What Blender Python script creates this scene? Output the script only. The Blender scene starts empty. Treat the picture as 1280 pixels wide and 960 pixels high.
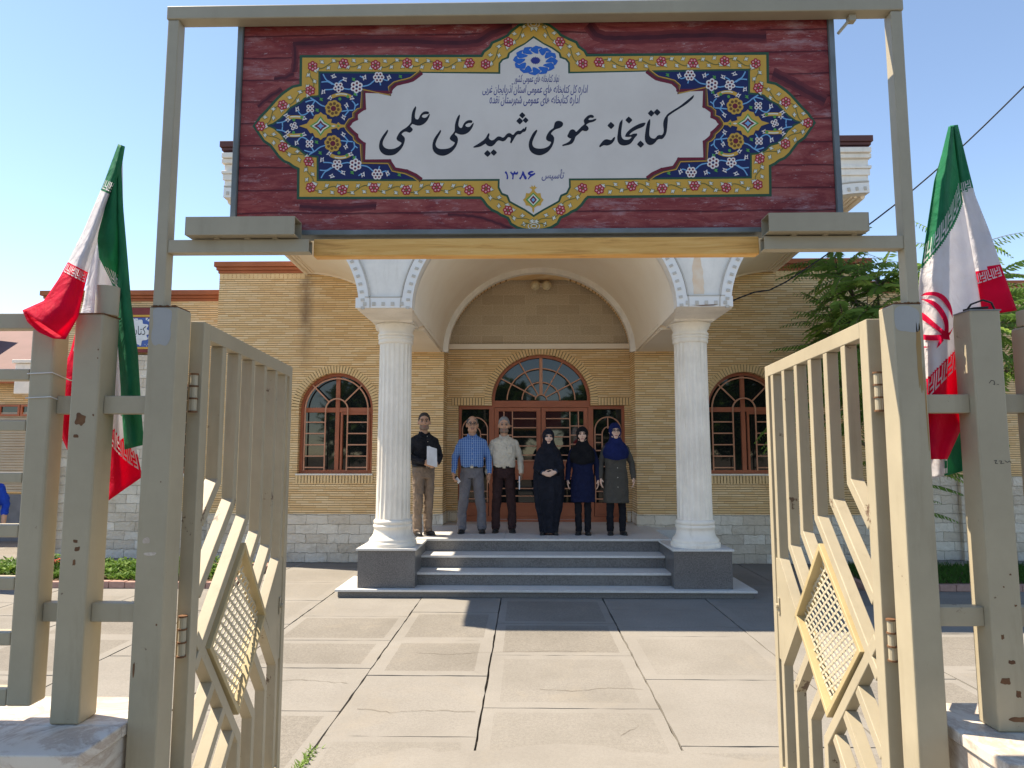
import bpy, bmesh, math, random
from math import sin, cos, pi, radians, sqrt
from mathutils import Vector, Matrix, noise
from mathutils.geometry import tessellate_polygon

random.seed(7)
SC = bpy.context.scene
COL = SC.collection

# ------------------------------------------------------------------ camera, sky, sun, exposure
PITCH, YAW, FPX, EYE = math.atan(86 / 850), math.atan(17 / 850 * cos(math.atan(86 / 850))), 850.0, 1.8
cam_data = bpy.data.cameras.new('camera')
cam_data.sensor_width = 36.0
cam_data.lens = FPX / 1280 * 36.0
cam_data.clip_start, cam_data.clip_end = 0.05, 2000
cam = bpy.data.objects.new('camera', cam_data)
cam.location = (0, 0, EYE)
cam.rotation_euler = (pi / 2 + PITCH, 0, YAW)
COL.objects.link(cam)
SC.camera = cam

SUN_VEC = Vector((-3.60, 1.05, 5.735)).normalized()
SUN_EL = math.asin(SUN_VEC.z)
SUN_ROT = math.atan2(SUN_VEC.x, SUN_VEC.y)
world = bpy.data.worlds.new('World')
SC.world = world
world.use_nodes = True
wn = world.node_tree.nodes
wl = world.node_tree.links
bg = wn['Background']
sky = wn.new('ShaderNodeTexSky')
sky.sky_type = 'NISHITA'
sky.sun_disc = False
sky.sun_elevation = SUN_EL
sky.sun_rotation = SUN_ROT
sky.altitude = 1300
sky.air_density = 1.0
sky.dust_density = 0.0
sky.ozone_density = 4.0
wl.new(sky.outputs[0], bg.inputs[0])
bg.inputs[1].default_value = 0.10
sun_data = bpy.data.lights.new('sun', 'SUN')
sun_data.energy = 3.3
sun_data.angle = radians(0.53)
sun_data.color = (1.0, 0.96, 0.89)
sun = bpy.data.objects.new('sun', sun_data)
sun.rotation_euler = (-SUN_VEC).to_track_quat('-Z', 'Y').to_euler()
sun.location = SUN_VEC * 40
COL.objects.link(sun)
SC.view_settings.view_transform = 'Standard'
SC.view_settings.look = 'None'
SC.view_settings.gamma = 1.0
SC.view_settings.use_curve_mapping = False
SC.view_settings.exposure = 1.65
SC.view_settings.use_white_balance = True
SC.view_settings.white_balance_temperature = 7900
SC.view_settings.white_balance_tint = 10
SC.cycles.max_bounces = 8
SC.cycles.diffuse_bounces = 5
SC.cycles.transparent_max_bounces = 8
SC.cycles.use_denoising = True


# ------------------------------------------------------------------ helpers
def ray(u, v):
    x, y = (u - 640) / FPX, -(v - 480) / FPX
    d = (x, cos(PITCH) - y * sin(PITCH), sin(PITCH) + y * cos(PITCH))
    return Vector((d[0] * cos(YAW) - d[1] * sin(YAW), d[0] * sin(YAW) + d[1] * cos(YAW), d[2]))


def at(u, v, Y):
    """where a measured point of the survey photo lies on the vertical plane at depth Y"""
    r = ray(u, v)
    return Vector((0, 0, EYE)) + r * (Y / r.y)


WL = {}


def link(o):
    COL.objects.link(o)
    return o


def tag(o, label=None, cat=None, group=None, kind=None):
    if label: o['label'] = label
    if cat: o['category'] = cat
    if group: o['group'] = group
    if kind: o['kind'] = kind
    return o


def thing(name, label, cat, loc=(0, 0, 0), rz=0.0, group=None):
    o = bpy.data.objects.new(name, None)
    o.empty_display_size = 0.2
    o.location = loc
    o.rotation_euler = (0, 0, rz)
    link(o)
    WL[o.name] = Vector(loc)
    return tag(o, label, cat, group)


class MB:
    """collects geometry; build() links it as one mesh object"""

    def __init__(s):
        s.v, s.f, s.m = [], [], []

    def add(s, vs, fs, m=0):
        b = len(s.v)
        s.v += [tuple(p) for p in vs]
        for f in fs:
            s.f.append([i + b for i in f])
            s.m.append(m)
        return s

    def box(s, x0, x1, y0, y1, z0, z1, m=0):
        vs = [(x, y, z) for z in (z0, z1) for y in (y0, y1) for x in (x0, x1)]
        return s.add(vs, [(0, 2, 3, 1), (4, 5, 7, 6), (0, 1, 5, 4), (2, 6, 7, 3), (0, 4, 6, 2), (1, 3, 7, 5)], m)

    def bar(s, p, q, w, h, up=(0, 0, 1), m=0):
        """rectangular bar from p to q, w wide, h high"""
        p, q = Vector(p), Vector(q)
        d = (q - p).normalized()
        a = d.cross(Vector(up))
        if a.length < 1e-5: a = d.cross(Vector((1, 0, 0)))
        a.normalize()
        b = a.cross(d).normalized()
        vs = []
        for c in (p, q):
            for i, j in ((-1, -1), (1, -1), (1, 1), (-1, 1)):
                vs.append(c + a * (i * w / 2) + b * (j * h / 2))
        return s.add(vs, [(3, 2, 1, 0), (4, 5, 6, 7), (0, 1, 5, 4), (1, 2, 6, 5), (2, 3, 7, 6), (3, 0, 4, 7)], m)

    def tube(s, pts, r, seg=8, m=0, cap=True):
        pts = [Vector(p) for p in pts]
        rs = r if isinstance(r, (list, tuple)) else [r] * len(pts)
        b = len(s.v)
        d0 = (pts[1] - pts[0]).normalized()
        ref = Vector((0, 0, 1)) if abs(d0.z) < 0.9 else Vector((0, 1, 0))
        a = d0.cross(ref).normalized()
        for i, p in enumerate(pts):
            if i == 0: d = pts[1] - pts[0]
            elif i == len(pts) - 1: d = pts[i] - pts[i - 1]
            else: d = pts[i + 1] - pts[i - 1]
            d.normalize()
            a = (a - d * a.dot(d)).normalized()
            c = d.cross(a)
            for k in range(seg):
                t = 2 * pi * k / seg
                s.v.append(tuple(p + (a * cos(t) + c * sin(t)) * rs[i]))
        for i in range(len(pts) - 1):
            for k in range(seg):
                k2 = (k + 1) % seg
                s.f.append([b + i * seg + k, b + i * seg + k2, b + (i + 1) * seg + k2, b + (i + 1) * seg + k])
                s.m.append(m)
        if cap:
            s.f.append([b + k for k in range(seg)][::-1]); s.m.append(m)
            e = b + (len(pts) - 1) * seg
            s.f.append([e + k for k in range(seg)]); s.m.append(m)
        return s

    def ball(s, c, r, seg=16, rings=10, m=0, rot=None):
        c = Vector(c)
        if not isinstance(r, (tuple, list)): r = (r, r, r)
        b = len(s.v)
        R = rot or Matrix.Identity(3)
        s.v.append(tuple(c + R @ Vector((0, 0, r[2]))))
        for i in range(1, rings):
            t = pi * i / rings
            for k in range(seg):
                p = 2 * pi * k / seg
                s.v.append(tuple(c + R @ Vector((r[0] * sin(t) * cos(p), r[1] * sin(t) * sin(p), r[2] * cos(t)))))
        s.v.append(tuple(c + R @ Vector((0, 0, -r[2]))))
        for k in range(seg):
            s.f.append([b, b + 1 + k, b + 1 + (k + 1) % seg]); s.m.append(m)
        for i in range(rings - 2):
            for k in range(seg):
                k2 = (k + 1) % seg
                q = b + 1 + i * seg
                s.f.append([q + k, q + seg + k, q + seg + k2, q + k2]); s.m.append(m)
        e = len(s.v) - 1
        q = b + 1 + (rings - 2) * seg
        for k in range(seg):
            s.f.append([q + k, e, q + (k + 1) % seg]); s.m.append(m)
        return s

    def loft(s, rings, m=0, cap=True, closed=True):
        b = len(s.v)
        n = len(rings[0])
        for r in rings: s.v += [tuple(p) for p in r]
        for i in range(len(rings) - 1):
            for k in range(n if closed else n - 1):
                k2 = (k + 1) % n
                s.f.append([b + i * n + k, b + i * n + k2, b + (i + 1) * n + k2, b + (i + 1) * n + k]); s.m.append(m)
        if cap and closed:
            s.f.append([b + k for k in range(n)][::-1]); s.m.append(m)
            e = b + (len(rings) - 1) * n
            s.f.append([e + k for k in range(n)]); s.m.append(m)
        return s

    def lathe(s, prof, c, seg=40, m=0, flute=None):
        rings = []
        for r, z in prof:
            ring = []
            for k in range(seg):
                t = 2 * pi * k / seg
                ring.append((c[0] + r * cos(t), c[1] + r * sin(t), z))
            rings.append(ring)
        return s.loft(rings, m)

    def plate(s, outer, holes, y0, y1, m=0, mside=None):
        """an upright plate: outline (x,z) with holes, front at y0 (towards the viewer), back at y1"""
        loops = [outer] + list(holes)
        flat = [p for l in loops for p in l]
        tris = tessellate_polygon([[Vector((p[0], p[1], 0)) for p in l] for l in loops])
        n = len(flat)
        b = len(s.v)
        s.v += [(p[0], y0, p[1]) for p in flat] + [(p[0], y1, p[1]) for p in flat]
        for t in tris:
            a = Vector(flat[t[1]] + (0,)) - Vector(flat[t[0]] + (0,))
            c = Vector(flat[t[2]] + (0,)) - Vector(flat[t[0]] + (0,))
            if abs(a.cross(c).z) < 1e-10: continue
            t = list(t) if a.cross(c).z > 0 else list(t)[::-1]
            s.f.append([b + i for i in t]); s.m.append(m)
            s.f.append([b + n + i for i in t[::-1]]); s.m.append(m)
        o = 0
        for li, l in enumerate(loops):
            k = len(l)
            area = sum(l[i][0] * l[(i + 1) % k][1] - l[(i + 1) % k][0] * l[i][1] for i in range(k))
            flip = (area > 0) != (li == 0)
            for i in range(k):
                j = (i + 1) % k
                q = [b + o + i, b + n + o + i, b + n + o + j, b + o + j]
                s.f.append(q[::-1] if flip else q); s.m.append(m if mside is None else mside)
            o += k
        return s

    def build(s, name, mats, parent=None, smooth=False, bevel=0.0, local=False, seg=2, auto=None):
        me = bpy.data.meshes.new(name)
        off = Vector((0, 0, 0))
        if parent is not None and not local:
            q = parent
            while q is not None:
                off += WL.get(q.name, Vector((0, 0, 0)))
                q = q.parent
        vs = [(p[0] - off.x, p[1] - off.y, p[2] - off.z) for p in s.v]
        me.from_pydata(vs, [], s.f)
        for mt in (mats if isinstance(mats, (list, tuple)) else [mats]): me.materials.append(mt)
        me.polygons.foreach_set('material_index', s.m)
        if smooth: me.polygons.foreach_set('use_smooth', [True] * len(me.polygons))
        me.update()
        o = link(bpy.data.objects.new(name, me))
        o.parent = parent
        WL.setdefault(o.name, Vector((0, 0, 0)))
        if bevel:
            md = o.modifiers.new('bevel', 'BEVEL')
            md.width, md.segments, md.limit_method, md.angle_limit = bevel, seg, 'ANGLE', radians(35)
            md.harden_normals = False
        if auto is not None:
            try: me.set_sharp_from_angle(angle=radians(auto))
            except Exception: pass
        return o


def arc(cx, cz, a, b, t0, t1, n):
    return [(cx + a * cos(radians(t0 + (t1 - t0) * i / n)), cz + b * sin(radians(t0 + (t1 - t0) * i / n))) for i in range(n + 1)]


# ------------------------------------------------------------------ materials
def lin(c):
    if isinstance(c, str):
        c = [int(c[i:i + 2], 16) / 255 for i in (0, 2, 4)]
        c = [x / 12.92 if x <= 0.04045 else ((x + 0.055) / 1.055) ** 2.4 for x in c]
    return (c[0], c[1], c[2], 1.0)


class NT:
    def __init__(s, name):
        s.mat = bpy.data.materials.new(name)
        s.mat.use_nodes = True
        s.n = s.mat.node_tree.nodes
        s.l = s.mat.node_tree.links
        s.bsdf = s.n['Principled BSDF']
        s.out = s.n['Material Output']
        s._pos = None

    def node(s, t, **kw):
        x = s.n.new(t)
        for k, v in kw.items(): setattr(x, k, v)
        return x

    def set(s, sock, v):
        if isinstance(v, bpy.types.NodeSocket): s.l.new(v, sock)
        else: sock.default_value = v

    def pos(s):
        if s._pos is None: s._pos = s.node('ShaderNodeTexCoord').outputs['Object']
        return s._pos

    def mapped(s, scale=(1, 1, 1), rot=(0, 0, 0)):
        m = s.node('ShaderNodeMapping')
        s.l.new(s.pos(), m.inputs[0])
        m.inputs['Scale'].default_value = scale
        m.inputs['Rotation'].default_value = rot
        return m.outputs[0]

    def noise(s, scale, detail=6, rough=0.6, vec=None, dist=0.0):
        x = s.node('ShaderNodeTexNoise')
        x.inputs['Scale'].default_value = scale
        x.inputs['Detail'].default_value = detail
        x.inputs['Roughness'].default_value = rough
        x.inputs['Distortion'].default_value = dist
        s.l.new(vec or s.pos(), x.inputs['Vector'])
        return x.outputs['Fac']

    def ramp(s, fac, stops, interp='LINEAR'):
        r = s.node('ShaderNodeValToRGB')
        r.color_ramp.interpolation = interp
        e = r.color_ramp.elements
        while len(e) < len(stops): e.new(0.5)
        for el, (p, c) in zip(e, stops):
            el.position = p
            el.color = lin(c) if not isinstance(c, (int, float)) else (c, c, c, 1)
        s.l.new(fac, r.inputs[0])
        return r.outputs[0]

    def mix(s, fac, a, b, mode='MIX'):
        x = s.node('ShaderNodeMix', data_type='RGBA', blend_type=mode)
        s.set(x.inputs[0], fac)
        for k, v in ((6, a), (7, b)):
            if isinstance(v, bpy.types.NodeSocket): s.l.new(v, x.inputs[k])
            else: x.inputs[k].default_value = lin(v)
        return x.outputs[2]

    def math(s, op, a, b=0.0, c=0.0):
        x = s.node('ShaderNodeMath', operation=op)
        for k, v in ((0, a), (1, b), (2, c)): s.set(x.inputs[k], v)
        return x.outputs[0]

    def bump(s, h, strength=0.3, dist=0.01, prev=None):
        b = s.node('ShaderNodeBump')
        b.inputs['Strength'].default_value = strength
        b.inputs['Distance'].default_value = dist
        s.l.new(h, b.inputs['Height'])
        if prev is not None: s.l.new(prev, b.inputs['Normal'])
        s.l.new(b.outputs[0], s.bsdf.inputs['Normal'])
        return b.outputs[0]

    def done(s, color, rough=0.6, spec=0.3, metal=0.0):
        if isinstance(color, bpy.types.NodeSocket): s.l.new(color, s.bsdf.inputs['Base Color'])
        else: s.bsdf.inputs['Base Color'].default_value = lin(color)
        s.set(s.bsdf.inputs['Roughness'], rough)
        s.bsdf.inputs['Specular IOR Level'].default_value = spec
        s.bsdf.inputs['Metallic'].default_value = metal
        return s.mat


def simple(name, c, c2=None, scale=6, rough=0.6, spec=0.3, bump=0.0, bscale=40, metal=0.0, bdist=0.004):
    t = NT(name)
    if c2 is None: c2 = tuple(x * 0.8 for x in c) if not isinstance(c, str) else c
    col = t.mix(t.ramp(t.noise(scale), [(0.35, 0.0), (0.68, 1.0)]), c, c2)
    if bump: t.bump(t.noise(bscale, 4), bump, bdist)
    return t.done(col, rough, spec, metal)


def cloth(name, c, c2=None, trans=0.0, rough=0.85, scale=9, wr=0.8):
    t = NT(name)
    if c2 is None: c2 = tuple(x * 0.82 for x in lin(c)[:3])
    col = t.mix(t.ramp(t.noise(scale, 4), [(0.35, 0.0), (0.65, 1.0)]), c, c2)
    t.bump(t.noise(11, 4, 0.55, dist=1.0), wr, 0.035)
    t.done(col, rough, 0.15)
    if trans:
        tr = t.node('ShaderNodeBsdfTranslucent')
        t.l.new(col, tr.inputs['Color'])
        mx = t.node('ShaderNodeMixShader')
        mx.inputs[0].default_value = trans
        t.l.new(t.bsdf.outputs[0], mx.inputs[1])
        t.l.new(tr.outputs[0], mx.inputs[2])
        t.l.new(mx.outputs[0], t.out.inputs[0])
    return t.mat


def m_brick():
    t = NT('buff_brick')
    sx = t.node('ShaderNodeSeparateXYZ')
    t.l.new(t.node('ShaderNodeNewGeometry').outputs['Position'], sx.inputs[0])
    x, y, z = sx.outputs
    u = t.math('ADD', x, y)
    H = 0.0385
    row = t.math('DIVIDE', z, H)
    fr = t.math('FRACT', row)
    fl = t.math('FLOOR', row)
    wn_ = t.node('ShaderNodeTexWhiteNoise', noise_dimensions='1D')
    t.l.new(fl, wn_.inputs['W'])
    off = wn_.outputs['Value']
    cu = t.math('ADD', t.math('DIVIDE', u, 0.215), off)
    cfr, cfl = t.math('FRACT', cu), t.math('FLOOR', cu)
    w2 = t.node('ShaderNodeTexWhiteNoise', noise_dimensions='2D')
    cb = t.node('ShaderNodeCombineXYZ')
    t.l.new(fl, cb.inputs[0]); t.l.new(cfl, cb.inputs[1]); t.l.new(cb.outputs[0], w2.inputs['Vector'])
    tint = w2.outputs['Value']
    base = t.ramp(tint, [(0.0, (0.77, 0.50, 0.25)), (0.5, (0.86, 0.60, 0.325)), (1.0, (0.91, 0.69, 0.42))])
    base = t.mix(t.ramp(t.noise(0.9, 5), [(0.35, 0.0), (0.7, 0.35)]), base, (0.70, 0.45, 0.22))
    joint = t.ramp(fr, [(0.0, 1.0), (0.15, 1.0), (0.25, 0.0), (0.93, 0.0), (1.0, 1.0)])
    vj = t.math('MULTIPLY', t.math('LESS_THAN', cfr, 0.03), 0.35)
    jm = t.math('MAXIMUM', joint, vj)
    col = t.mix(jm, base, (0.32, 0.185, 0.085))
    dx = t.math('ABSOLUTE', t.math('ADD', x, t.math('ADD', 3.70, t.math('MULTIPLY', t.noise(3, 4), 0.12))))
    sm = t.math('MULTIPLY', t.ramp(dx, [(0.0, 0.85), (0.05, 0.6), (0.16, 0.0)]), t.ramp(t.math('MULTIPLY', z, 0.2), [(0.62, 0.0), (0.80, 1.0)]))
    sm = t.math('MULTIPLY', sm, t.ramp(t.noise(4, 6, 0.7, vec=t.mapped((1, 1, 0.5))), [(0.3, 0.2), (0.6, 1.0)]))
    col = t.mix(sm, col, (0.22, 0.135, 0.085))
    h = t.math('SUBTRACT', 1.0, jm)
    h = t.math('ADD', h, t.math('MULTIPLY', t.noise(60, 3), 0.25))
    t.bump(h, 0.8, 0.012)
    return t.done(col, 0.85, 0.15)


def m_stone():
    t = NT('split_limestone')
    sx = t.node('ShaderNodeSeparateXYZ')
    t.l.new(t.node('ShaderNodeNewGeometry').outputs['Position'], sx.inputs[0])
    x, y, z = sx.outputs
    cb = t.node('ShaderNodeCombineXYZ')
    wob = t.math('MULTIPLY', t.math('SUBTRACT', t.noise(7, 3), 0.5), 0.055)
    t.l.new(t.math('ADD', t.math('ADD', x, y), wob), cb.inputs[0])
    t.l.new(t.math('ADD', z, wob), cb.inputs[1])
    b = t.node('ShaderNodeTexBrick')
    t.l.new(cb.outputs[0], b.inputs['Vector'])
    b.inputs['Scale'].default_value = 1.0
    b.inputs['Brick Width'].default_value = 0.36
    b.inputs['Row Height'].default_value = 0.155
    b.inputs['Mortar Size'].default_value = 0.0045
    b.inputs['Mortar Smooth'].default_value = 0.3
    b.inputs['Color1'].default_value = (0.88, 0.80, 0.68, 1)
    b.inputs['Color2'].default_value = (0.68, 0.58, 0.46, 1)
    b.inputs['Mortar'].default_value = (0.46, 0.38, 0.28, 1)
    col = t.mix(t.ramp(t.noise(3.2, 8, 0.7), [(0.48, 0.0), (0.78, 0.6)]), b.outputs['Color'], (0.42, 0.34, 0.24))
    h = t.math('ADD', t.math('MULTIPLY', t.noise(16, 8, 0.65), 1.0), t.math('MULTIPLY', b.outputs['Fac'], -0.5))
    t.bump(h, 1.0, 0.05)
    return t.done(col, 0.9, 0.15)


def m_concrete(name, c1, c2, grain=0.25, gs=160, bump=0.25):
    t = NT(name)
    col = t.mix(t.ramp(t.noise(1.1, 8, 0.65), [(0.32, 0.0), (0.7, 1.0)]), c1, c2)
    g = t.math('ADD', t.math('MULTIPLY', t.noise(gs, 3, 0.7), .6), t.math('MULTIPLY', t.noise(gs * .33, 3, 0.7), .4))
    col = t.mix(t.math('MULTIPLY', t.ramp(g, [(0.42, 1.0), (0.56, 0.0)]), grain), col, tuple(x * 0.45 for x in c1))
    st = t.ramp(t.noise(0.8, 8, 0.75, dist=1.2), [(0.54, 0.0), (0.70, 0.5)])
    col = t.mix(st, col, (0.26, 0.23, 0.19))
    t.bump(g, bump, 0.004)
    return t.done(col, 0.9, 0.15)


def m_paint(name, c, dirt=0.35, rust=True):
    """old oil paint on steel: brush unevenness, dirt, scattered rust chips"""
    t = NT(name)
    c2 = tuple(x * 0.82 for x in c)
    col = t.mix(t.ramp(t.noise(2.5, 7, 0.65), [(0.35, 0.0), (0.7, 1.0)]), c, c2)
    v = t.mapped((9, 9, 1.2))
    col = t.mix(t.math('MULTIPLY', t.ramp(t.noise(1.2, 7, 0.7, vec=v), [(0.55, 0.0), (0.75, 1.0)]), dirt), col, (c[0] * 0.48, c[1] * 0.43, c[2] * 0.35))
    if rust:
        f = t.ramp(t.noise(5.5, 10, 0.72), [(0.625, 0.0), (0.645, 1.0)])
        col = t.mix(t.math('MULTIPLY', f, 0.85), col, (0.09, 0.045, 0.025))
    t.bump(t.noise(22, 5, 0.6), 0.12, 0.003)
    return t.done(col, 0.45, 0.35)


def m_granite(name, c1, c2, rough=0.35):
    t = NT(name)
    a = t.noise(70, 4, 0.7)
    col = t.mix(t.ramp(a, [(0.38, 0.0), (0.62, 1.0)]), c1, c2)
    w = t.ramp(t.noise(2.0, 8, 0.75), [(0.45, 0.0), (0.75, 0.6)])
    col = t.mix(w, col, tuple(x * 0.5 + 0.10 for x in c2))
    return t.done(col, rough, 0.4)


def m_glass():
    t = NT('window_glass')
    t.done((0.012, 0.014, 0.014), 0.03, 0.6)
    return t.mat


M = {}
M['brick'] = m_brick()
M['stone'] = m_stone()
M['ochre_brick'] = simple('soldier_brick', (0.80, 0.57, 0.31), (0.70, 0.47, 0.235), 9, 0.85, 0.15, 0.3, 50)
M['mortar'] = simple('dark_mortar', (0.16, 0.10, 0.055), (0.22, 0.14, 0.08), 20, 0.95, 0.1)
M['terracotta'] = simple('terracotta_cornice', (0.42, 0.135, 0.06), (0.33, 0.10, 0.045), 2.5, 0.7, 0.2, 0.15, 30)
M['maroon'] = simple('maroon_cornice', (0.12, 0.045, 0.04), (0.09, 0.035, 0.035), 2.5, 0.6, 0.3)
M['plaster'] = simple('cream_plaster', (0.88, 0.78, 0.64), (0.83, 0.71, 0.565), 1.4, 0.8, 0.2, 0.08, 14)
M['white_plaster'] = m_paint('white_plaster', (0.86, 0.80, 0.72), 0.30, False)
M['white_paint'] = m_paint('white_column_paint', (0.88, 0.80, 0.69), 0.38, False)
M['border_paint'] = simple('bluish_white_border', (0.80, 0.78, 0.75), (0.75, 0.73, 0.70), 2.2, 0.6, 0.3)
M['dentil_shadow'] = simple('shaded_beige_dentil', (0.56, 0.52, 0.46), (0.48, 0.44, 0.38), 6, 0.8)  # beige with the shade of the dentil gaps put into its colour
M['tile_block'] = None
M['frame_paint'] = simple('salmon_window_paint', (0.42, 0.135, 0.07), (0.36, 0.11, 0.055), 3, 0.5, 0.3, 0.05)
M['grille_paint'] = simple('pale_salmon_grille', (0.55, 0.27, 0.17), (0.48, 0.22, 0.13), 5, 0.5, 0.3)
M['glass'] = m_glass()
M['steel'] = m_paint('cream_steel_paint', (0.405, 0.350, 0.250))
M['steel_clean'] = m_paint('cream_steel_paint_clean', (0.405, 0.352, 0.255), 0.2, False)
M['steel_dark'] = simple('grey_steel', (0.20, 0.215, 0.22), (0.16, 0.17, 0.175), 4, 0.45, 0.4)
M['gold_paint'] = m_paint('yellow_ochre_paint', (0.47, 0.37, 0.20), 0.35, False)
M['pale_gold'] = m_paint('pale_yellow_wire_paint', (0.56, 0.50, 0.37), 0.25, False)
M['rust'] = simple('rusty_iron', (0.10, 0.05, 0.03), (0.20, 0.10, 0.05), 12, 0.85, 0.2, 0.3, 60)
M['granite'] = m_granite('dark_granite', (0.075, 0.072, 0.075), (0.17, 0.16, 0.155))
M['riser'] = m_granite('black_slate_riser', (0.085, 0.08, 0.078), (0.19, 0.18, 0.17), 0.5)
M['tread'] = m_granite('grey_granite_tread', (0.55, 0.535, 0.51), (0.66, 0.645, 0.615), 0.5)
M['concrete'] = m_concrete('pavement_concrete', (0.262, 0.245, 0.222), (0.202, 0.187, 0.166), 0.42, 130, 0.35)
M['concrete_b'] = m_concrete('pavement_concrete_worn', (0.240, 0.222, 0.198), (0.186, 0.170, 0.149), 0.55, 110, 0.35)
M['concrete_c'] = m_concrete('pavement_concrete_pale', (0.272, 0.256, 0.234), (0.220, 0.205, 0.185), 0.35, 150, 0.3)
M['concrete_edge'] = m_concrete('trowelled_concrete_edge', (0.265, 0.249, 0.227), (0.215, 0.200, 0.180), 0.25, 200, 0.12)
M['joint'] = simple('dark_joint_soil', (0.10, 0.08, 0.06), (0.16, 0.13, 0.10), 12, 0.95, 0.1)
M['soil'] = simple('bed_soil', (0.12, 0.085, 0.055), (0.18, 0.13, 0.09), 8, 0.95, 0.1, 0.5, 40, 0, 0.02)
M['marble'] = None
M['black'] = simple('tube_inside_shade', (0.012, 0.012, 0.012), None, 6, 0.8)
# ------------------------------------------------------------------ ground
AX, WY = 0.23, 11.4          # the entrance axis and the plane of the front wall


def flat_tri(mb, pts, z, m=0):
    t = tessellate_polygon([[Vector((p[0], p[1], 0)) for p in pts]])
    fs = []
    for q in t:
        a = Vector(pts[q[1]] + (0,)) - Vector(pts[q[0]] + (0,))
        b = Vector(pts[q[2]] + (0,)) - Vector(pts[q[0]] + (0,))
        fs.append(list(q) if a.cross(b).z > 0 else list(q)[::-1])
    mb.add([(p[0], p[1], z) for p in pts], fs, m)


def ground():
    g = MB()
    g.add([(-400, -400, -0.035), (400, -400, -0.035), (400, 400, -0.035), (-400, 400, -0.035)], [(0, 1, 2, 3)])
    tag(g.build('ground', M['joint']), kind='structure')
    # cast concrete slabs with trowelled margins, real gaps between them
    p = MB()
    rnd = random.Random(3)
    xs = [-12.6, -11.3, -10.0, -8.7, -7.4, -6.15, -4.95, -3.72, -2.49, -1.30, -0.31, 0.95, 2.22, 3.45, 4.7, 5.95, 7.2, 8.5, 9.8, 11.1, 12.4]
    known = {9: [5.05, 6.05, 7.05, 8.03], 10: [4.45, 5.74, 7.1, 9.0], 11: [5.0, 6.35, 7.7], 12: [4.4, 5.72, 7.2]}
    for i in range(len(xs) - 1):
        ys = [1.3]
        if i - 1 in range(0) or True:
            k = known.get(i)
            if i == 8: k = [4.95, 5.9, 6.75, 7.72]
            if i == 9: k = [4.53, 5.72, 6.78]
            if i == 10: k = [5.03, 6.30, 7.45]
            if i == 11: k = [4.42, 5.66, 6.95]
            if k is None:
                o = rnd.uniform(0, 1.0)
                k = [3.9 + o + 1.15 * j for j in range(5)]
            lo = k[0] - 1.2
            while lo > 1.4:
                ys.append(lo); lo -= 1.2
            ys += k
            hi = k[-1] + 1.15
            while hi < 14:
                ys.append(hi); hi += 1.15
            ys.append(16.0)
        ys = sorted(ys)
        for j in range(len(ys) - 1):
            g_ = 0.005
            x0, x1, y0, y1 = xs[i] + g_ + 0.002, xs[i + 1] - g_ - 0.002, ys[j] + g_, ys[j + 1] - g_
            if y1 - y0 < 0.1: continue
            z = rnd.uniform(-0.004, 0.0)
            b = 0.095 * rnd.uniform(0.8, 1.2)
            n = 9

            def edge(p, q):
                out = []
                for k in range(n):
                    t = k / n
                    x, y = p[0] + (q[0] - p[0]) * t, p[1] + (q[1] - p[1]) * t
                    w = 0.005 if k else 0
                    out.append((x + rnd.uniform(-w, w), y + rnd.uniform(-w, w)))
                return out
            o = edge((x0, y0), (x1, y0)) + edge((x1, y0), (x1, y1)) + edge((x1, y1), (x0, y1)) + edge((x0, y1), (x0, y0))
            bx0, bx1, by0, by1 = x0 + b, x1 - b, y0 + b, y1 - b
            inn = []
            for k, (x, y) in enumerate(o):
                inn.append((min(max(x, bx0), bx1) + rnd.uniform(-.002, .002), min(max(y, by0), by1) + rnd.uniform(-.002, .002)))
            B = len(p.v)
            N = len(o)
            p.v += [(x, y, z - 0.03) for x, y in o] + [(x, y, z) for x, y in o] + [(x, y, z) for x, y in inn]
            for k in range(N):
                q = (k + 1) % N
                p.f.append([B + k, B + q, B + N + q, B + N + k]); p.m.append(1)
                p.f.append([B + N + k, B + N + q, B + 2 * N + q, B + 2 * N + k]); p.m.append(1)
            p.f.append([B + 2 * N + k for k in range(N)]); p.m.append(rnd.choice((0, 0, 2, 3)))
    rd = MB(); rd.add([(-60, -14, -.02), (60, -14, -.02), (60, 1.25, -.02), (-60, 1.25, -.02)], [(0, 1, 2, 3)])  # unseen asphalt behind the viewer, added to hold down bounce on the gate
    tag(rd.build('added_road', m_concrete('added_asphalt', (.15, .145, .135), (.12, .115, .107), .3, 150, .3)), kind='structure')
    for line in ([(-1.2, 5.0), (-.95, 4.93), (-.7, 4.97), (-.35, 4.95)], [(-1.0, 6.35), (-.7, 6.30), (-.42, 6.36), (.3, 6.44), (.62, 6.42)], [(.1, 5.42), (.35, 5.38), (.62, 5.45), (.9, 5.43)], [(1.0, 7.3), (1.4, 7.26), (1.9, 7.34), (2.2, 7.3)], [(-2.45, 5.62), (-2.1, 5.55), (-1.8, 5.6), (-1.4, 5.52)], [(.6, 4.55), (.75, 4.72), (.7, 4.95)], [(-5.6, 6.2), (-5.1, 6.35), (-4.6, 6.28)], [(3.9, 6.6), (4.3, 6.5), (4.6, 6.62)]):
        for a, b in zip(line[:-1], line[1:]):
            k = 7
            pts = [(a[0] + (b[0] - a[0]) * i / k + rnd.uniform(-.006, .006), a[1] + (b[1] - a[1]) * i / k + rnd.uniform(-.012, .012)) for i in range(k + 1)]
            for q, r in zip(pts[:-1], pts[1:]):
                w = rnd.uniform(.0012, .0028)
                p.add([(q[0], q[1] - w, .0012), (r[0], r[1] - w, .0012), (r[0], r[1] + w, .0012), (q[0], q[1] + w, .0012)], [(0, 1, 2, 3)], 4)
    tag(p.build('pavement', [M['concrete'], M['concrete_edge'], M['concrete_b'], M['concrete_c'], M['joint']]), kind='structure')
    # the rough cement patch by the gate
    pts = []
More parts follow.
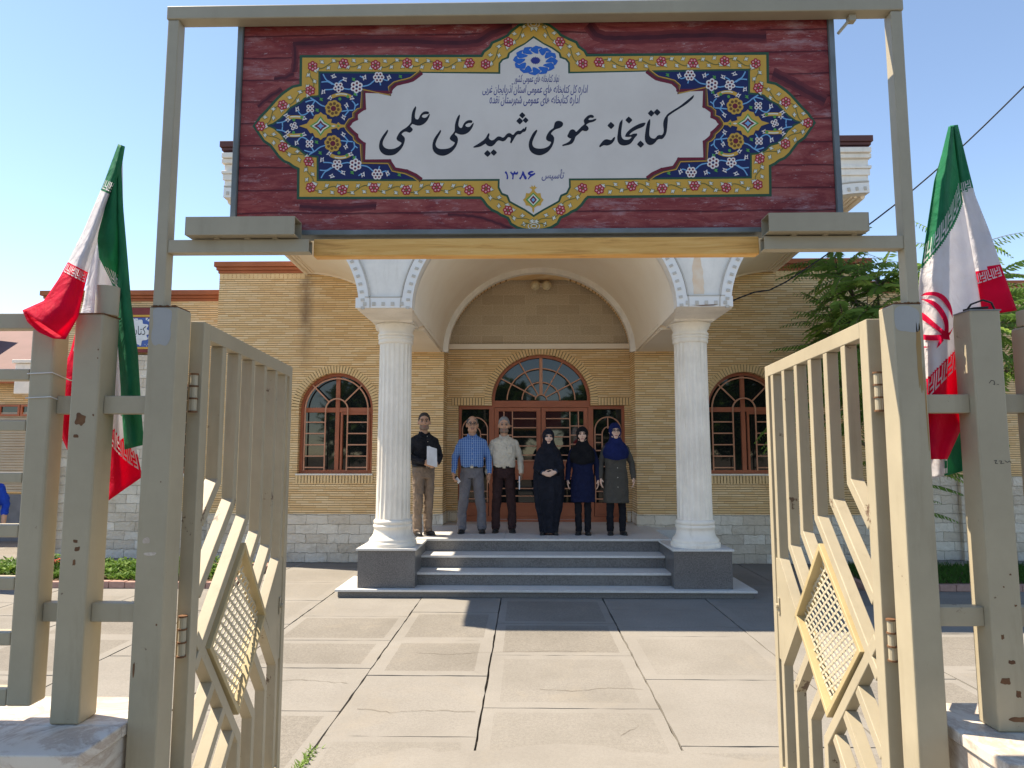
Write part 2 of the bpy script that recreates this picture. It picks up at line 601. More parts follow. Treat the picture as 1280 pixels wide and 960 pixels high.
    for x in [-2.5 + 0.09 * k for k in range(64)]:
        y = 4.30 + 0.10 * sin(x * 2.1 + 1) + 0.16 * noise.noise(Vector((x * 2.2, 3, 0))) + 0.05 * noise.noise(Vector((x * 9, 7, 0))) - 0.12 * max(0, x - 1.2) - 2.0 * max(0, -.98 - x)
        y = max(1.3, y)
        pts.append((x, y))
    pts += [(3.2, 1.3), (-2.5, 1.3)]
    q = MB()
    flat_tri(q, pts, 0.006)
    tag(q.build('cement_apron', M['concrete_edge']), kind='structure')


ground()

# ------------------------------------------------------------------ the library
lib = thing('library_building', 'buff brick library with white columned porch, arched windows and terracotta cornice', 'building', (AX, WY, 0))
SPR = 2.525


def arch_outline(cx, z0, zs, a, b=None, n=24):
    b = b or a
    return [(cx - a, z0), (cx + a, z0)] + arc(cx, zs, a, b, 0, 180, n)


WINS = [(-3.20, 0.628), (3.66, 0.628)]
holes = [arch_outline(cx, 1.454, SPR, r) for cx, r in WINS]
# front wall: brick, with the recess of the door cut from below
outer = [(-5.28, 0.79), (AX - 1.61, 0.79)] + arc(AX, 3.5, 1.61, 1.45, 180, 0, 40) + [(AX + 1.61, 0.79), (5.78, 0.79), (5.78, 4.88), (-5.28, 4.88)]
MB().plate(outer, holes, WY, WY + 0.55).build('brick_wall', M['brick'], lib)
for a, b in ((-5.30, AX - 1.61), (AX + 1.61, 5.80)): MB().box(a, b, WY - 0.018, WY + 0.5, 0, 0.79).build('stone_base', M['stone'], lib, bevel=0.006)
# brick return of the block (its left and right flank)
for a, b in ((-5.28, -5.05), (5.55, 5.78)): MB().box(a, b, WY + 0.55, WY + 5, 0, 4.88).build('side_wall', M['brick'], lib)
# recess: back wall with the door opening
dx0, dx1, DZ = AX - 1.415, AX + 1.515, 0.605
dcx = 0.275
door_hole = [(dx0, 0.60), (dx1, 0.60), (dx1, 2.63), (dcx + 0.87, 2.63), (dcx + 0.87, 2.73)] + arc(dcx, 2.73, 0.87, 0.805, 0, 180, 30)[1:] + [(dcx - 0.87, 2.63), (dx0, 2.63)]
rw = MB()
rw.plate([(AX - 1.9, 0.60), (AX + 1.9, 0.60), (AX + 1.9, 3.63), (AX - 1.9, 3.63)], [[(x, z + 0.003) for x, z in door_hole]], WY + 0.56, WY + 0.85)
rw.build('recess_wall', M['brick'], lib)
tb = NT('tan_block_tympanum')
bk = tb.node('ShaderNodeTexBrick')
mp = tb.node('ShaderNodeMapping')
mp.inputs['Rotation'].default_value = (radians(90), 0, 0)
tb.l.new(tb.node('ShaderNodeNewGeometry').outputs['Position'], mp.inputs[0])
tb.l.new(mp.outputs[0], bk.inputs['Vector'])
bk.inputs['Scale'].default_value = 1
bk.inputs['Brick Width'].default_value = 0.39
bk.inputs['Row Height'].default_value = 0.185
bk.inputs['Mortar Size'].default_value = 0.005
bk.inputs['Color1'].default_value = (0.62, 0.51, 0.37, 1)
bk.inputs['Color2'].default_value = (0.52, 0.42, 0.30, 1)
bk.inputs['Mortar'].default_value = (0.66, 0.57, 0.43, 1)
gr = tb.noise(55, 5, 0.75)
M['tile_block'] = tb.done(tb.mix(tb.ramp(gr, [(0.42, 0.0), (0.62, 0.55)]), bk.outputs['Color'], (0.30, 0.22, 0.14)), 0.9, 0.15)
tb.bump(gr, 0.5, 0.008)
MB().box(AX - 1.9, AX + 1.9, WY + 0.60, WY + 0.85, 3.725, 5.2).build('tympanum', M['tile_block'], lib)
MB().box(AX - 1.75, AX + 1.75, WY + 0.52, WY + 0.84, 3.632, 3.722).build('tympanum_ledge', M['plaster'], lib, bevel=0.005)
# skirting stones in the recess
sk = MB()
sk.box(AX - 1.62, AX - 1.61 + 0.012, WY - 0.02, WY + 0.53, 0.61, 0.80)
sk.box(AX + 1.61 - 0.012, AX + 1.62, WY - 0.02, WY + 0.53, 0.61, 0.80)
sk.box(AX - 1.59, dx0 - 0.01, WY + 0.545, WY + 0.58, 0.61, 0.80)
sk.box(dx1 + 0.01, AX + 1.59, WY + 0.545, WY + 0.58, 0.61, 0.80)
sk.build('skirting_stone', M['stone'], lib, bevel=0.004)


def soldier_arch(cx, zs, a, b, w, y0, y1, t0=0, t1=180, n=44):
    s = MB()
    g = 0.12
    for k in range(n):
        ta = radians(t0 + (t1 - t0) * (k + g) / n)
        tb_ = radians(t0 + (t1 - t0) * (k + 1 - g) / n)
        q = [(cx + (a) * cos(t), zs + (b) * sin(t)) for t in (ta, tb_)] + [(cx + (a + w) * cos(t), zs + (b + w) * sin(t)) for t in (tb_, ta)]
        q = [q[3], q[2], q[1], q[0]]
        vs = [(x, y0, z) for x, z in q] + [(x, y1, z) for x, z in q]
        s.add(vs, [(0, 1, 2, 3), (7, 6, 5, 4), (0, 4, 5, 1), (1, 5, 6, 2), (2, 6, 7, 3), (3, 7, 4, 0)])
    r = MB()
    pts_o = arc(cx, zs, a + w, b + w, t0, t1, 40)
    pts_i = arc(cx, zs, a, b, t0, t1, 40)
    for k in range(40):
        q = [pts_o[k], pts_o[k + 1], pts_i[k + 1], pts_i[k]]
        s.add([(x, y0 + 0.008, z) for x, z in q], [(0, 1, 2, 3)], 1)
    return s


def soldier_row(s, x0, x1, z0, z1, y0, y1, p=0.052):
    n = max(1, round((x1 - x0) / p))
    p = (x1 - x0) / n
    for k in range(n):
        s.box(x0 + k * p + 0.006, x0 + (k + 1) * p - 0.006, y0, y1, z0, z1)
    s.add([(x0, y0 + 0.008, z0), (x1, y0 + 0.008, z0), (x1, y0 + 0.008, z1), (x0, y0 + 0.008, z1)], [(0, 1, 2, 3)], 1)
    return s


def bars(s, lst, y, w=0.022, d=0.02, m=0):
    for a, b in lst:
        s.bar((a[0], y, a[1]), (b[0], y, b[1]), d, w, up=(0, 1, 0) if False else (0, -1, 0), m=m)


def arc_bar(s, cx, cz, a, b, t0, t1, y, w=0.022, d=0.02, n=24):
    o = arc(cx, cz, a + w / 2, b + w / 2, t0, t1, n)
    i = arc(cx, cz, a - w / 2, b - w / 2, t0, t1, n)
    for k in range(n):
        q = [o[k], o[k + 1], i[k + 1], i[k]]
        vs = [(x, y - d / 2, z) for x, z in q] + [(x, y + d / 2, z) for x, z in q]
        s.add(vs, [(0, 1, 2, 3), (7, 6, 5, 4), (0, 4, 5, 1), (2, 6, 7, 3)])


def arch_window(parent, cx, r, z0=1.454, zs=SPR, y=WY + 0.10):
    fr = MB()
    fr.plate(arch_outline(cx, z0, zs, r - 0.002), [arch_outline(cx, z0 + 0.06, zs, r - 0.055)], y, y + 0.07)
    w = fr.build('window', M['frame_paint'], parent, bevel=0.004)
    f2 = MB()
    f2.box(cx - 0.035, cx + 0.035, y + 0.004, y + 0.066, z0 + 0.061, zs + r - 0.056)
    f2.box(cx - r + 0.056, cx - 0.036, y + 0.006, y + 0.064, zs - 0.04, zs + 0.04)
    f2.box(cx + 0.036, cx + r - 0.056, y + 0.006, y + 0.064, zs - 0.04, zs + 0.04)
    # the opening sash
    a, b = cx + 0.06, cx + r - 0.06
    for q in ((a, a + 0.035, z0 + 0.062, zs - 0.042), (b - 0.035, b, z0 + 0.062, zs - 0.042)):
        f2.box(q[0], q[1], y - 0.006, y + 0.05, q[2], q[3])
    f2.box(a + 0.036, b - 0.036, y - 0.006, y + 0.05, zs - 0.08, zs - 0.042)
    f2.build('mullion', M['frame_paint'], w, bevel=0.004)
    g = MB()
    g.add([(cx + x, y + 0.045, z) for x, z in [(px - cx, pz) for px, pz in arch_outline(cx, z0 + 0.01, zs, r - 0.02)]], [list(range(27))])
    g.build('pane', M['glass'], w)
    gr = MB()
    yy = y - 0.045
    ro, ri = r * 0.85, r * 0.30
    arc_bar(gr, cx, zs, ro, ro, 0, 180, yy)
    arc_bar(gr, cx, zs, ri, ri, 0, 180, yy)
    for t in (45, 135):
        c, s_ = cos(radians(t)), sin(radians(t))
        bars(gr, [((cx + ri * c, zs + ri * s_), (cx + (r - 0.03) * c, zs + (r - 0.03) * s_))], yy + 0.004)
    for s_ in (-1, 1):
        for x in (ro, ri): bars(gr, [((cx + s_ * x, zs), (cx + s_ * x, z0 + 0.05))], yy)
        for k in range(5):
            z = zs - 0.21 - 0.19 * k
            bars(gr, [((cx + s_ * ro, z), (cx + s_ * ri, z))], yy + 0.003)
    gr.build('window_grille', M['grille_paint'], w)
    sl = MB()
    sl.box(cx - r - 0.02, cx + r + 0.02, WY - 0.03, WY + 0.12, z0 - 0.028, z0 - 0.002)
    sl.build('window_sill', M['white_plaster'], w, bevel=0.004)
    a = soldier_arch(cx, zs, r, r, 0.125, WY - 0.008, WY + 0.06)
    soldier_row(a, cx - r - 0.03, cx + r + 0.03, z0 - 0.16, z0 - 0.03, WY - 0.008, WY + 0.05)
    a.build('soldier_brick', [M['ochre_brick'], M['mortar']], w)
    return w


for cx, r in WINS: arch_window(lib, cx, r)

# entrance door ------------------------------------------------------
dy = WY + 0.63
sa = soldier_arch(dcx, 2.73, 0.875, 0.81, 0.125, WY + 0.55, WY + 0.6, n=54)
soldier_row(sa, dx0 - 0.12, dcx - 1.0, 2.635, 2.765, WY + 0.55, WY + 0.6)
soldier_row(sa, dcx + 1.0, dx1 + 0.12, 2.635, 2.765, WY + 0.55, WY + 0.6)
sa.build('door_arch_brick', [M['ochre_brick'], M['mortar']], lib)
d = MB()
d.plate([(x, z) for x, z in door_hole],
        [[(dx0 + .05, .70), (dcx - .92, .70), (dcx - .92, 2.57), (dx0 + .05, 2.57)], [(dcx + .92, .70), (dx1 - .05, .70), (dx1 - .05, 2.57), (dcx + .92, 2.57)],
         [(dcx - .83, .64), (dcx + .83, .64), (dcx + .83, 2.60), (dcx - .83, 2.60)], [(dcx - .82, 2.72), (dcx + .82, 2.72)] + arc(dcx, 2.73, .82, .755, 0, 180, 30)], dy, dy + 0.1)
door = d.build('entrance_door', M['frame_paint'], lib, bevel=0.005)
g = MB()
g.box(dx0 + .02, dx1 - .02, dy + 0.06, dy + 0.07, 0.66, 2.62)
g.add([(x, dy + 0.06, z) for x, z in [(dcx - .84, 2.7), (dcx + .84, 2.7)] + arc(dcx, 2.73, .84, .775, 0, 180, 30)], [list(range(33))])
g.build('pane', M['glass'], door)
fl = MB()
yy = dy - 0.015
for a_, b_ in ((.60, .555), (.335, .31), (.10, .09)): arc_bar(fl, dcx, 2.735, a_, b_, 0, 180, yy, 0.02)
for t in (30, 62, 118, 150):
    bars(fl, [((dcx + .10 * cos(radians(t)), 2.735 + .09 * sin(radians(t))), (dcx + .82 * cos(radians(t)), 2.735 + .755 * sin(radians(t))))], yy + 0.004, 0.02)
fl.box(dcx - .028, dcx + .028, dy - 0.02, dy + 0.05, 2.83, 3.48)
fl.build('fanlight_grille', M['grille_paint'], door)
# leaves
for s_ in (-1, 1):
    x0, x1 = sorted((dcx + s_ * 0.006, dcx + s_ * 0.825))
    lf = MB()
    lf.plate([(x0, .645), (x1, .645), (x1, 2.595), (x0, 2.595)], [[(x0 + .075, .93), (x1 - .075, .93), (x1 - .075, 1.33), (x0 + .075, 1.33)], [(x0 + .075, 1.66), (x1 - .075, 1.66), (x1 - .075, 2.53), (x0 + .075, 2.53)]], dy + 0.005, dy + 0.055)
    lo = lf.build('door_leaf', M['frame_paint'], door, bevel=0.004)
    pn = MB()
    pn.box(x0 + .08, x1 - .08, dy - 0.008, dy + 0.003, 0.70, 0.89)
    pn.box(x0 + .08, x1 - .08, dy - 0.008, dy + 0.003, 1.37, 1.62)
    pn.build('raised_panel', M['frame_paint'], lo, bevel=0.006)
    gr = MB()
    xi, xo = (x1 - .08, x0 + .08) if s_ < 0 else (x0 + .08, x1 - .08)
    xv = xi - s_ * -0.0 + s_ * 0.42
    bars(gr, [((xv, 1.66), (xv, 2.53)), ((xv + s_ * 0.15, 2.2), (xv + s_ * 0.15, 2.53)), ((xi, 1.665), (xo, 1.665))], dy - 0.02, 0.018)
    for k in range(5):
        z = 2.40 - 0.16 * k
        bars(gr, [((xi, z), (xv, z))], dy - 0.017, 0.018)
        if k > 0: bars(gr, [((xv, z + 0.03), (xo, z + 0.03))], dy - 0.014, 0.018)
    for z in (1.05, 1.18): bars(gr, [((xi, z), (xo, z))], dy - 0.017, 0.018)
    gr.build('grille', M['grille_paint'], lo)
    hd = MB()
    hx = dcx + s_ * 0.05
    hd.tube([(hx, dy - 0.0, 1.62), (hx, dy - 0.05, 1.60), (hx, dy - 0.05, 1.46), (hx, dy, 1.44)], 0.009, 8)
    hd.build('handle', M['steel_dark'], lo, smooth=True)
    # side light
    xa, xb = sorted((dcx + s_ * 0.93, (dx1 - .055) if s_ > 0 else (dx0 + .055)))
    c_, hw = (xa + xb) / 2, (xb - xa) / 2
    sl = MB()
    sl.box(xa, xb, dy + 0.0, dy + 0.05, .705, .93)
    sl.box(xa + .05, xb - .05, dy - 0.012, dy - 0.001, .74, .90)
    so = sl.build('side_light', M['frame_paint'], door, bevel=0.005)
    sg = MB()
    arc_bar(sg, c_, 2.20, hw - .015, hw - .015, 0, 180, dy - 0.01, 0.02)
    arc_bar(sg, c_, 2.12, hw * .42, hw * .55, 0, 180, dy - 0.01, 0.018)
    for q in (-1, 1):
        bars(sg, [((c_ + q * (hw - .015), .94), (c_ + q * (hw - .015), 2.2)), ((c_ + q * hw * .42, 1.6), (c_ + q * hw * .42, 2.12))], dy - 0.01, 0.018)
        for k in range(5): bars(sg, [((c_ + q * (hw - .015), 2.12 - .14 * k), (c_ + q * hw * .42, 2.12 - .14 * k))], dy - 0.007, 0.016)
    bars(sg, [((c_, 2.2 + hw * .1), (c_, 2.2 + hw - .015)), ((xa, 1.56), (xb, 1.56)), ((xa, 1.13), (xb, 1.13)), ((xa, 1.0), (xb, 1.0))], dy - 0.013, 0.018)
    sg.build('grille', M['grille_paint'], so)

# steps, platform, pedestals -------------------------------------------
PZ = 0.605
px0, px1 = AX - 1.64, AX + 1.635
sp = MB()
sp.box(-2.36, 2.83, 8.70, 9.6, 0.0, 0.072, 0)
sp.box(-2.39, 2.86, 8.665, 9.62, 0.072, 0.10, 1)
STEP = [(8.95, 0.10, 0.265), (9.30, 0.265, 0.43)]
sp.build('bottom_slab', [M['riser'], M['tread']], lib, bevel=0.004)
for y, z0, z1 in STEP:
    q = MB()
    q.box(px0 + 0.003, px1 - 0.003, y + 0.025, y + 0.7, z0 + 0.001, z1 - 0.03, 0)
    n = 3
    cuts = [px0 + 0.002, px0 + 1.32 + 0.3 * z0, px0 + 2.35 - 0.5 * z0, px1 - 0.002]
    for k in range(3): q.box(cuts[k] + 0.001, cuts[k + 1] - 0.001, y, y + 0.69, z1 - 0.03, z1, 1)
    q.build('step', [M['riser'], M['tread']], lib, bevel=0.003)
pf = MB()
pf.box(px0 - 0.06, px1 + 0.06, 9.69, WY + 0.62, 0.003, PZ - 0.03, 0)
cuts = [-1.55, -0.3, 1.0, 2.02]
ycut = [9.66, 10.15, 10.75, 11.35, WY + 0.625]
for j in range(4):
    for k in range(3):
        pf.box(cuts[k] + 0.001, cuts[k + 1] - 0.001, ycut[j] + 0.001, ycut[j + 1] - 0.001, PZ - 0.03, PZ + 0.0004 * ((j + k) % 2), 1)
pf.box(-2.3, -1.56, 11.0, WY - 0.02, 0.003, PZ - 0.02, 1)
pf.box(2.03, 2.75, 11.0, WY - 0.02, 0.003, PZ - 0.02, 1)
pf.build('porch_floor', [M['riser'], M['tread']], lib, bevel=0.003)
for s_ in (-1, 1):
    c = AX + s_ * 1.998
    q = MB()
    q.box(c - 0.365, c + 0.365, 8.77, 9.66, 0.102, 0.565, 0)
    q.box(c - 0.385, c + 0.385, 8.745, 9.68, 0.565, 0.592, 1)
    q.build('pedestal', [M['granite'], M['tread']], lib, bevel=0.004)

# columns ------------------------------------------------------------------
CY = 9.085


def column(c):
    z = 0.592
    base = MB()
    base.lathe([(.0, z), (.315, z), (.318, z + .03), (.312, z + .055), (.298, z + .065), (.300, z + .085), (.292, z + .10), (.268, z + .125), (.25, z + .16), (.242, z + .205), (.243, z + .23), (.252, z + .24), (.255, z + .262), (.248, z + .275), (.238, z + .282), (.248, z + .292), (.250, z + .318), (.243, z + .33), (.228, z + .345), (.0, z + .346)], (c, CY), 56)
    sh = MB()
    n, per = 20, 8
    z0, z1 = z + .346, 3.25
    rings = []
    for k in range(9):
        t = k / 8
        r = .226 - .012 * t
        zz = z0 + (z1 - z0) * t
        fl = .016 * min(1, min(t, 1 - t) * 60 + .15)
        ring = []
        for i in range(n * per):
            a = 2 * pi * i / (n * per)
            u = (i % per) / per
            q = 0 if u < 0.25 else sin(pi * (u - .25) / .75) ** 0.7
            ring.append((c + (r - fl * q) * cos(a), CY + (r - fl * q) * sin(a), zz))
        rings.append(ring)
    sh.loft(rings)
    cp = MB()
    cp.lathe([(.0, 3.25), (.222, 3.25), (.232, 3.262), (.232, 3.295), (.226, 3.31), (.236, 3.318), (.240, 3.335), (.234, 3.35), (.228, 3.353), (.238, 3.36), (.242, 3.375), (.236, 3.392), (.222, 3.395), (.224, 3.42), (.236, 3.455), (.256, 3.485), (.270, 3.50), (.268, 3.515), (.258, 3.52), (.0, 3.521)], (c, CY), 56)
    root = sh.build('column', M['white_paint'], lib, smooth=True, auto=40)
    base.build('column_base', M['white_paint'], root, smooth=True, auto=50)
    cp.build('capital', M['white_paint'], root, smooth=True, auto=50)
    im = MB()
    rings = []
    for zz, h, yf in ((3.52, .262, .262), (3.545, .268, .275), (3.553, .285, .40), (3.563, .315, .58), (3.573, .335, .74), (3.59, .345, .80), (3.66, .345, .80)):
        rings.append([(c - h, CY - yf, zz), (c + h, CY - yf, zz), (c + h, CY + h, zz), (c - h, CY + h, zz)])
    im.loft(rings)
    im.build('impost_block', M['white_plaster'], root, bevel=0.006)


CX = (AX - 1.985, AX + 1.985)
for c in CX: column(c)

# porch vaults and front -------------------------------------------------
FY = 8.25
vm = MB()
A = [(x, z) for x, z in arc(AX, 3.56, 1.63, 1.39, 0, 180, 48)]
Bk = [(x, z) for x, z in arc(AX, 3.50, 1.625, 1.45, 0, 180, 48)]
ys = [FY + 0.15 + (WY + 0.03 - FY - 0.15) * k / 6 for k in range(7)]
rings = []
for k, y in enumerate(ys):
    t = k / 6
    rings.append([(A[i][0] * (1 - t) + Bk[i][0] * t, y, A[i][1] * (1 - t) + Bk[i][1] * t) for i in range(49)])
vm.loft(rings, cap=False, closed=False)
vm.build('barrel_vault', M['plaster'], lib, smooth=True)
for s_ in (-1, 1):
    qv = MB()
    def E(cx, cz, a, b): return [(AX + s_ * (cx - a * cos(radians(t * 90 / 24))), cz + b * sin(radians(t * 90 / 24))) for t in range(25)]
    P, Q = E(4.04, 3.58, 1.75, 1.43), E(4.03, 3.58, 1.71, 1.31)
    rings = []
    for k in range(7):
        t = k / 6
        y = FY + 0.15 + (WY + 0.001 - FY - 0.15) * t
        rings.append([(P[i][0] * (1 - t) + Q[i][0] * t, y, P[i][1] * (1 - t) + Q[i][1] * t) for i in range(25)])
    qv.loft(rings if s_ < 0 else [r[::-1] for r in rings], cap=False, closed=False)
    # ribs along the outer edge of the soffit, and where it meets the wall
    for o, r_ in ((0.03, 0.03), (0.12, 0.018), (0.17, 0.014)):
        qv.tube([(P[24][0] - s_ * o, FY + 0.1, P[24][1] - 0.012), (Q[24][0] - s_ * o, WY, Q[24][1] - 0.012)], r_, 8)
    qv.tube([(x, WY - 0.012, z + 0.01) for x, z in Q[2:]], 0.032, 8)
    qv.build('side_vault', M['plaster'], lib, smooth=True, auto=40)
for c in CX:
    bm_ = MB()
    bm_.box(c - 0.33, c + 0.33, CY + 0.27, WY - 0.002, 3.50, 3.70)
    for s_ in (-1, 1):
        for k, (w, z) in enumerate(((0.012, 3.53), (0.022, 3.56), (0.034, 3.60))):
            xx = sorted((c + s_ * 0.325, c + s_ * (0.331 + w)))
            bm_.box(xx[0], xx[1], CY + 0.3, WY - 0.004, z - 0.014, z + 0.014)
    bm_.build('porch_beam', M['plaster'], lib, bevel=0.004)
ra = MB()
for (a1, b1, a2, b2, y0) in ((1.64, 1.46, 1.54, 1.365, WY - 0.03),):
    o, i = arc(AX, 3.5, a1, b1, 0, 180, 48), arc(AX, 3.5, a2, b2, 0, 180, 48)
    for k in range(48):
        q = [o[k], o[k + 1], i[k + 1], i[k]]
        vs = [(x, y0, z) for x, z in q] + [(x, y0 + 0.12, z) for x, z in q]
        ra.add(vs, [(0, 1, 2, 3), (7, 6, 5, 4), (2, 6, 7, 3)])
ra.build('vault_end_arch', M['white_plaster'], lib)
# front spandrels
TOPZ = 5.255
qL = [(AX - (4.04 - 1.75 * cos(radians(t * 90 / 24))), 3.58 + 1.43 * sin(radians(t * 90 / 24))) for t in range(25)]   # from the impost outwards
qR = [(2 * AX - x, z) for x, z in qL]
ctr = arc(AX, 3.58, 1.63, 1.37, 180, 0, 48)
outline = [(qL[24][0], TOPZ)] + qL[::-1] + ctr + qR + [(qR[24][0], TOPZ)]
sp = MB().plate(outline[::-1] if False else outline, [], FY, FY + 0.17)
spo = sp.build('porch_front', M['white_plaster'], lib)


def strip(s, pts, nrm, o0, o1, y0, y1, m=0):
    a = [(p[0] + n[0] * o0, p[1] + n[1] * o0) for p, n in zip(pts, nrm)]
    b = [(p[0] + n[0] * o1, p[1] + n[1] * o1) for p, n in zip(pts, nrm)]
    for k in range(len(pts) - 1):
        q = [a[k], a[k + 1], b[k + 1], b[k]]
        ar = sum(q[i][0] * q[(i + 1) % 4][1] - q[(i + 1) % 4][0] * q[i][1] for i in range(4))
        if ar < 0: q = q[::-1]
        vs = [(x, y0, z) for x, z in q] + [(x, y1, z) for x, z in q]
        s.add(vs, [(0, 1, 2, 3), (0, 4, 5, 1), (1, 5, 6, 2), (2, 6, 7, 3), (3, 7, 4, 0)], m)


def normals(pts, side):
    out = []
    for k in range(len(pts)):
        a, b = pts[max(0, k - 1)], pts[min(len(pts) - 1, k + 1)]
        d = Vector((b[0] - a[0], b[1] - a[1])).normalized()
        out.append((-d.y * side, d.x * side))
    return out


bd, dn = MB(), MB()
for pts, side in ((qL, -1), (qR, 1), (ctr, 1)):
    nr = normals(pts, side)
    strip(bd, pts, nr, 0.0, 0.13, FY - 0.022, FY + 0.004)
    strip(bd, pts, nr, 0.135, 0.15, FY - 0.03, FY + 0.004, 1)
    L, acc = 0, 0
    for k in range(len(pts) - 1):
        a, b = Vector(pts[k]), Vector(pts[k + 1])
        l = (b - a).length
        while acc < L + l:
            t = (acc - L) / l
            p, n = a.lerp(b, t), Vector(nr[k])
            d_ = (b - a).normalized()
            c0 = p + n * 0.052
            q = [c0 + d_ * i * 0.016 + n * j * 0.022 for i, j in ((-1, -1), (1, -1), (1, 1), (-1, 1))]
            ar = sum(q[i].x * q[(i + 1) % 4].y - q[(i + 1) % 4].x * q[i].y for i in range(4))
            if ar < 0: q = q[::-1]
            vs = [(v.x, FY - 0.034, v.y) for v in q] + [(v.x, FY - 0.02, v.y) for v in q]
            dn.add(vs, [(0, 1, 2, 3), (0, 4, 5, 1), (1, 5, 6, 2), (2, 6, 7, 3), (3, 7, 4, 0)])
            acc += 0.098
        L += l
for c in CX:
    bd.box(c - 0.345, c + 0.325, FY - 0.024, FY + 0.003, 3.582, 3.71)
    bd.box(c - 0.23, c + 0.23, FY - 0.03, FY + 0.003, 3.712, 3.724, 1)
    for k in range(5):
        x = c - 0.25 + k * 0.115
        dn.box(x, x + 0.04, FY - 0.036, FY - 0.022, 3.608, 3.652)
bd.build('spandrel_border', [M['border_paint'], M['dentil_shadow']], spo, bevel=0.0)
dn.build('dentil', M['dentil_shadow'], spo)
# fascia, cornice, roof
xl, xr = qL[24][0], qR[24][0]
fa = MB()
fa.box(xl - 0.004, xr + 0.004, FY + 0.002, WY - 0.01, TOPZ - 0.22, 5.575)
fa.box(xl - 0.02, xr + 0.02, FY - 0.02, FY + 0.0, TOPZ - 0.02, TOPZ + 0.06)
fa.box(xl - 0.035, xr + 0.035, FY - 0.035, FY + 0.5, TOPZ + 0.062, TOPZ + 0.10)
fa.box(xl - 0.005, xr + 0.005, FY - 0.012, FY + 0.0, TOPZ + 0.101, TOPZ + 0.19)
fa.box(xl - 0.03, xr + 0.03, FY - 0.05, WY - 0.02, TOPZ + 0.192, TOPZ + 0.25)
fa.box(xl - 0.02, xr + 0.02, FY - 0.08, WY - 0.02, TOPZ + 0.252, TOPZ + 0.318)
fa.build('porch_fascia', M['white_plaster'], lib, bevel=0.008)
ck = MB()
for k, (o, z0, z1) in enumerate(((.02, 5.576, 5.615), (.04, 5.617, 5.655), (.06, 5.657, 5.735))):
    ck.box(xl - o, xr + o, FY - o, WY + 3, z0, z1)
ck.build('porch_cornice', M['maroon'], lib, bevel=0.006)
# main eaves cornice: two lengths either side of the porch
for x0, x1 in ((-5.28, AX - 4.02), (AX + 4.02, 5.78)):
    ec, sr = MB(), MB()
    for o, z0, z1 in ((.02, 4.882, 4.93), (.045, 4.932, 4.985), (.075, 4.987, 5.075)):
        a = x0 - (o if x0 < -5 else 0)
        b = x1 + (o if x1 > 5 else 0)
        ec.box(a, b, WY - o, WY + 4, z0, z1)
    soldier_row(sr, x0, x1, 4.78, 4.878, WY - 0.006, WY + 0.03, 0.075)
    ec.build('eaves_cornice', M['terracotta'], lib, bevel=0.005)
    sr.build('soldier_course', [M['ochre_brick'], M['mortar']], lib)
# wings -----------------------------------------------------------------
VY = 11.86


def rect_window(parent, x0, x1, z0, z1, y, nv=3, nr=7):
    f = MB().plate([(x0, z0), (x1, z0), (x1, z1), (x0, z1)], [[(x0 + .05, z0 + .05), (x1 - .05, z0 + .05), (x1 - .05, z1 - .05), (x0 + .05, z1 - .05)]], y + 0.08, y + 0.15)
    w = f.build('window', M['frame_paint'], parent, bevel=0.004)
    MB().box(x0 + .03, x1 - .03, y + 0.12, y + 0.13, z0 + .03, z1 - .03).build('pane', M['glass'], w)
    g = MB()
    for k in range(nv): 
        x = x0 + .08 + (x1 - x0 - .16) * k / (nv - 1)
        bars(g, [((x, z0 + .03), (x, z1 - .03))], y + 0.05, 0.022)
    for k in range(nr):
        z = z0 + .1 + (z1 - z0 - .2) * k / (nr - 1)
        bars(g, [((x0 + .08, z), (x1 - .08, z))], y + 0.046, 0.02)
    g.build('window_grille', M['grille_paint'], w)
    MB().box(x0 - .03, x1 + .03, y - .03, y + .1, z0 - .05, z0 - .004).build('window_sill', M['white_plaster'], w, bevel=0.004)


wl_ = MB()
hl = [(-6.42, 1.44), (-5.72, 1.44), (-5.72, 3.02), (-6.42, 3.02)]
wl_.plate([(-8.6, 0.79), (-5.285, 0.79), (-5.285, 4.50), (-8.6, 4.50)], [hl], VY, VY + 0.3)
hr = [(8.55, 1.44), (9.85, 1.44), (9.85, 2.56), (8.55, 2.56)]
wl_.build('wing_wall', M['brick'], lib)
wl_ = MB()
wl_.plate([(5.785, 0.79), (14.0, 0.79), (14.0, 4.60), (5.785, 4.60)], [hr], VY, VY + 0.3)
wl_.build('wing_wall', M['brick'], lib)
rect_window(lib, -6.42, -5.72, 1.44, 3.02, VY, 3, 8)
rect_window(lib, 8.55, 9.85, 1.44, 2.56, VY, 6, 6)
ws = MB()
ws.box(-6.5, -5.3, VY - 0.02, VY + 0.3, 0, 0.79)
ws.box(-8.62, -6.5, VY - 0.10, VY - 0.004, 0, 3.52)
ws.box(-8.62, -8.1, VY - 0.22, VY - 0.102, 0, 3.52)
ws.build('stone_cladding', M['stone'], lib, bevel=0.008)
ws = MB()
ws.box(5.80, 7.35, VY - 0.02, VY + 0.3, 0, 1.40)
ws.box(7.35, 14.0, VY - 0.10, VY + 0.3, 0, 1.40)
ws.build('stone_cladding', M['stone'], lib, bevel=0.008)
for a, b, q in ((-8.6, -5.36, 0), (5.86, 14.0, .10)):
    wc = MB()
    for o, z0, z1 in ((.02, 4.502, 4.55), (.05, 4.552, 4.60), (.09, 4.602, 4.69)): wc.box(a - (o if q == 0 else 0), b, VY - o, VY + 4, z0 + q, z1 + q)
    wc.build('wing_cornice', M['terracotta'], lib, bevel=0.005)
ww = MB()
ww.box(-8.6, -8.3, VY + 0.301, VY + 4, 0, 4.50)
ww.build('wing_side_wall', M['brick'], lib)

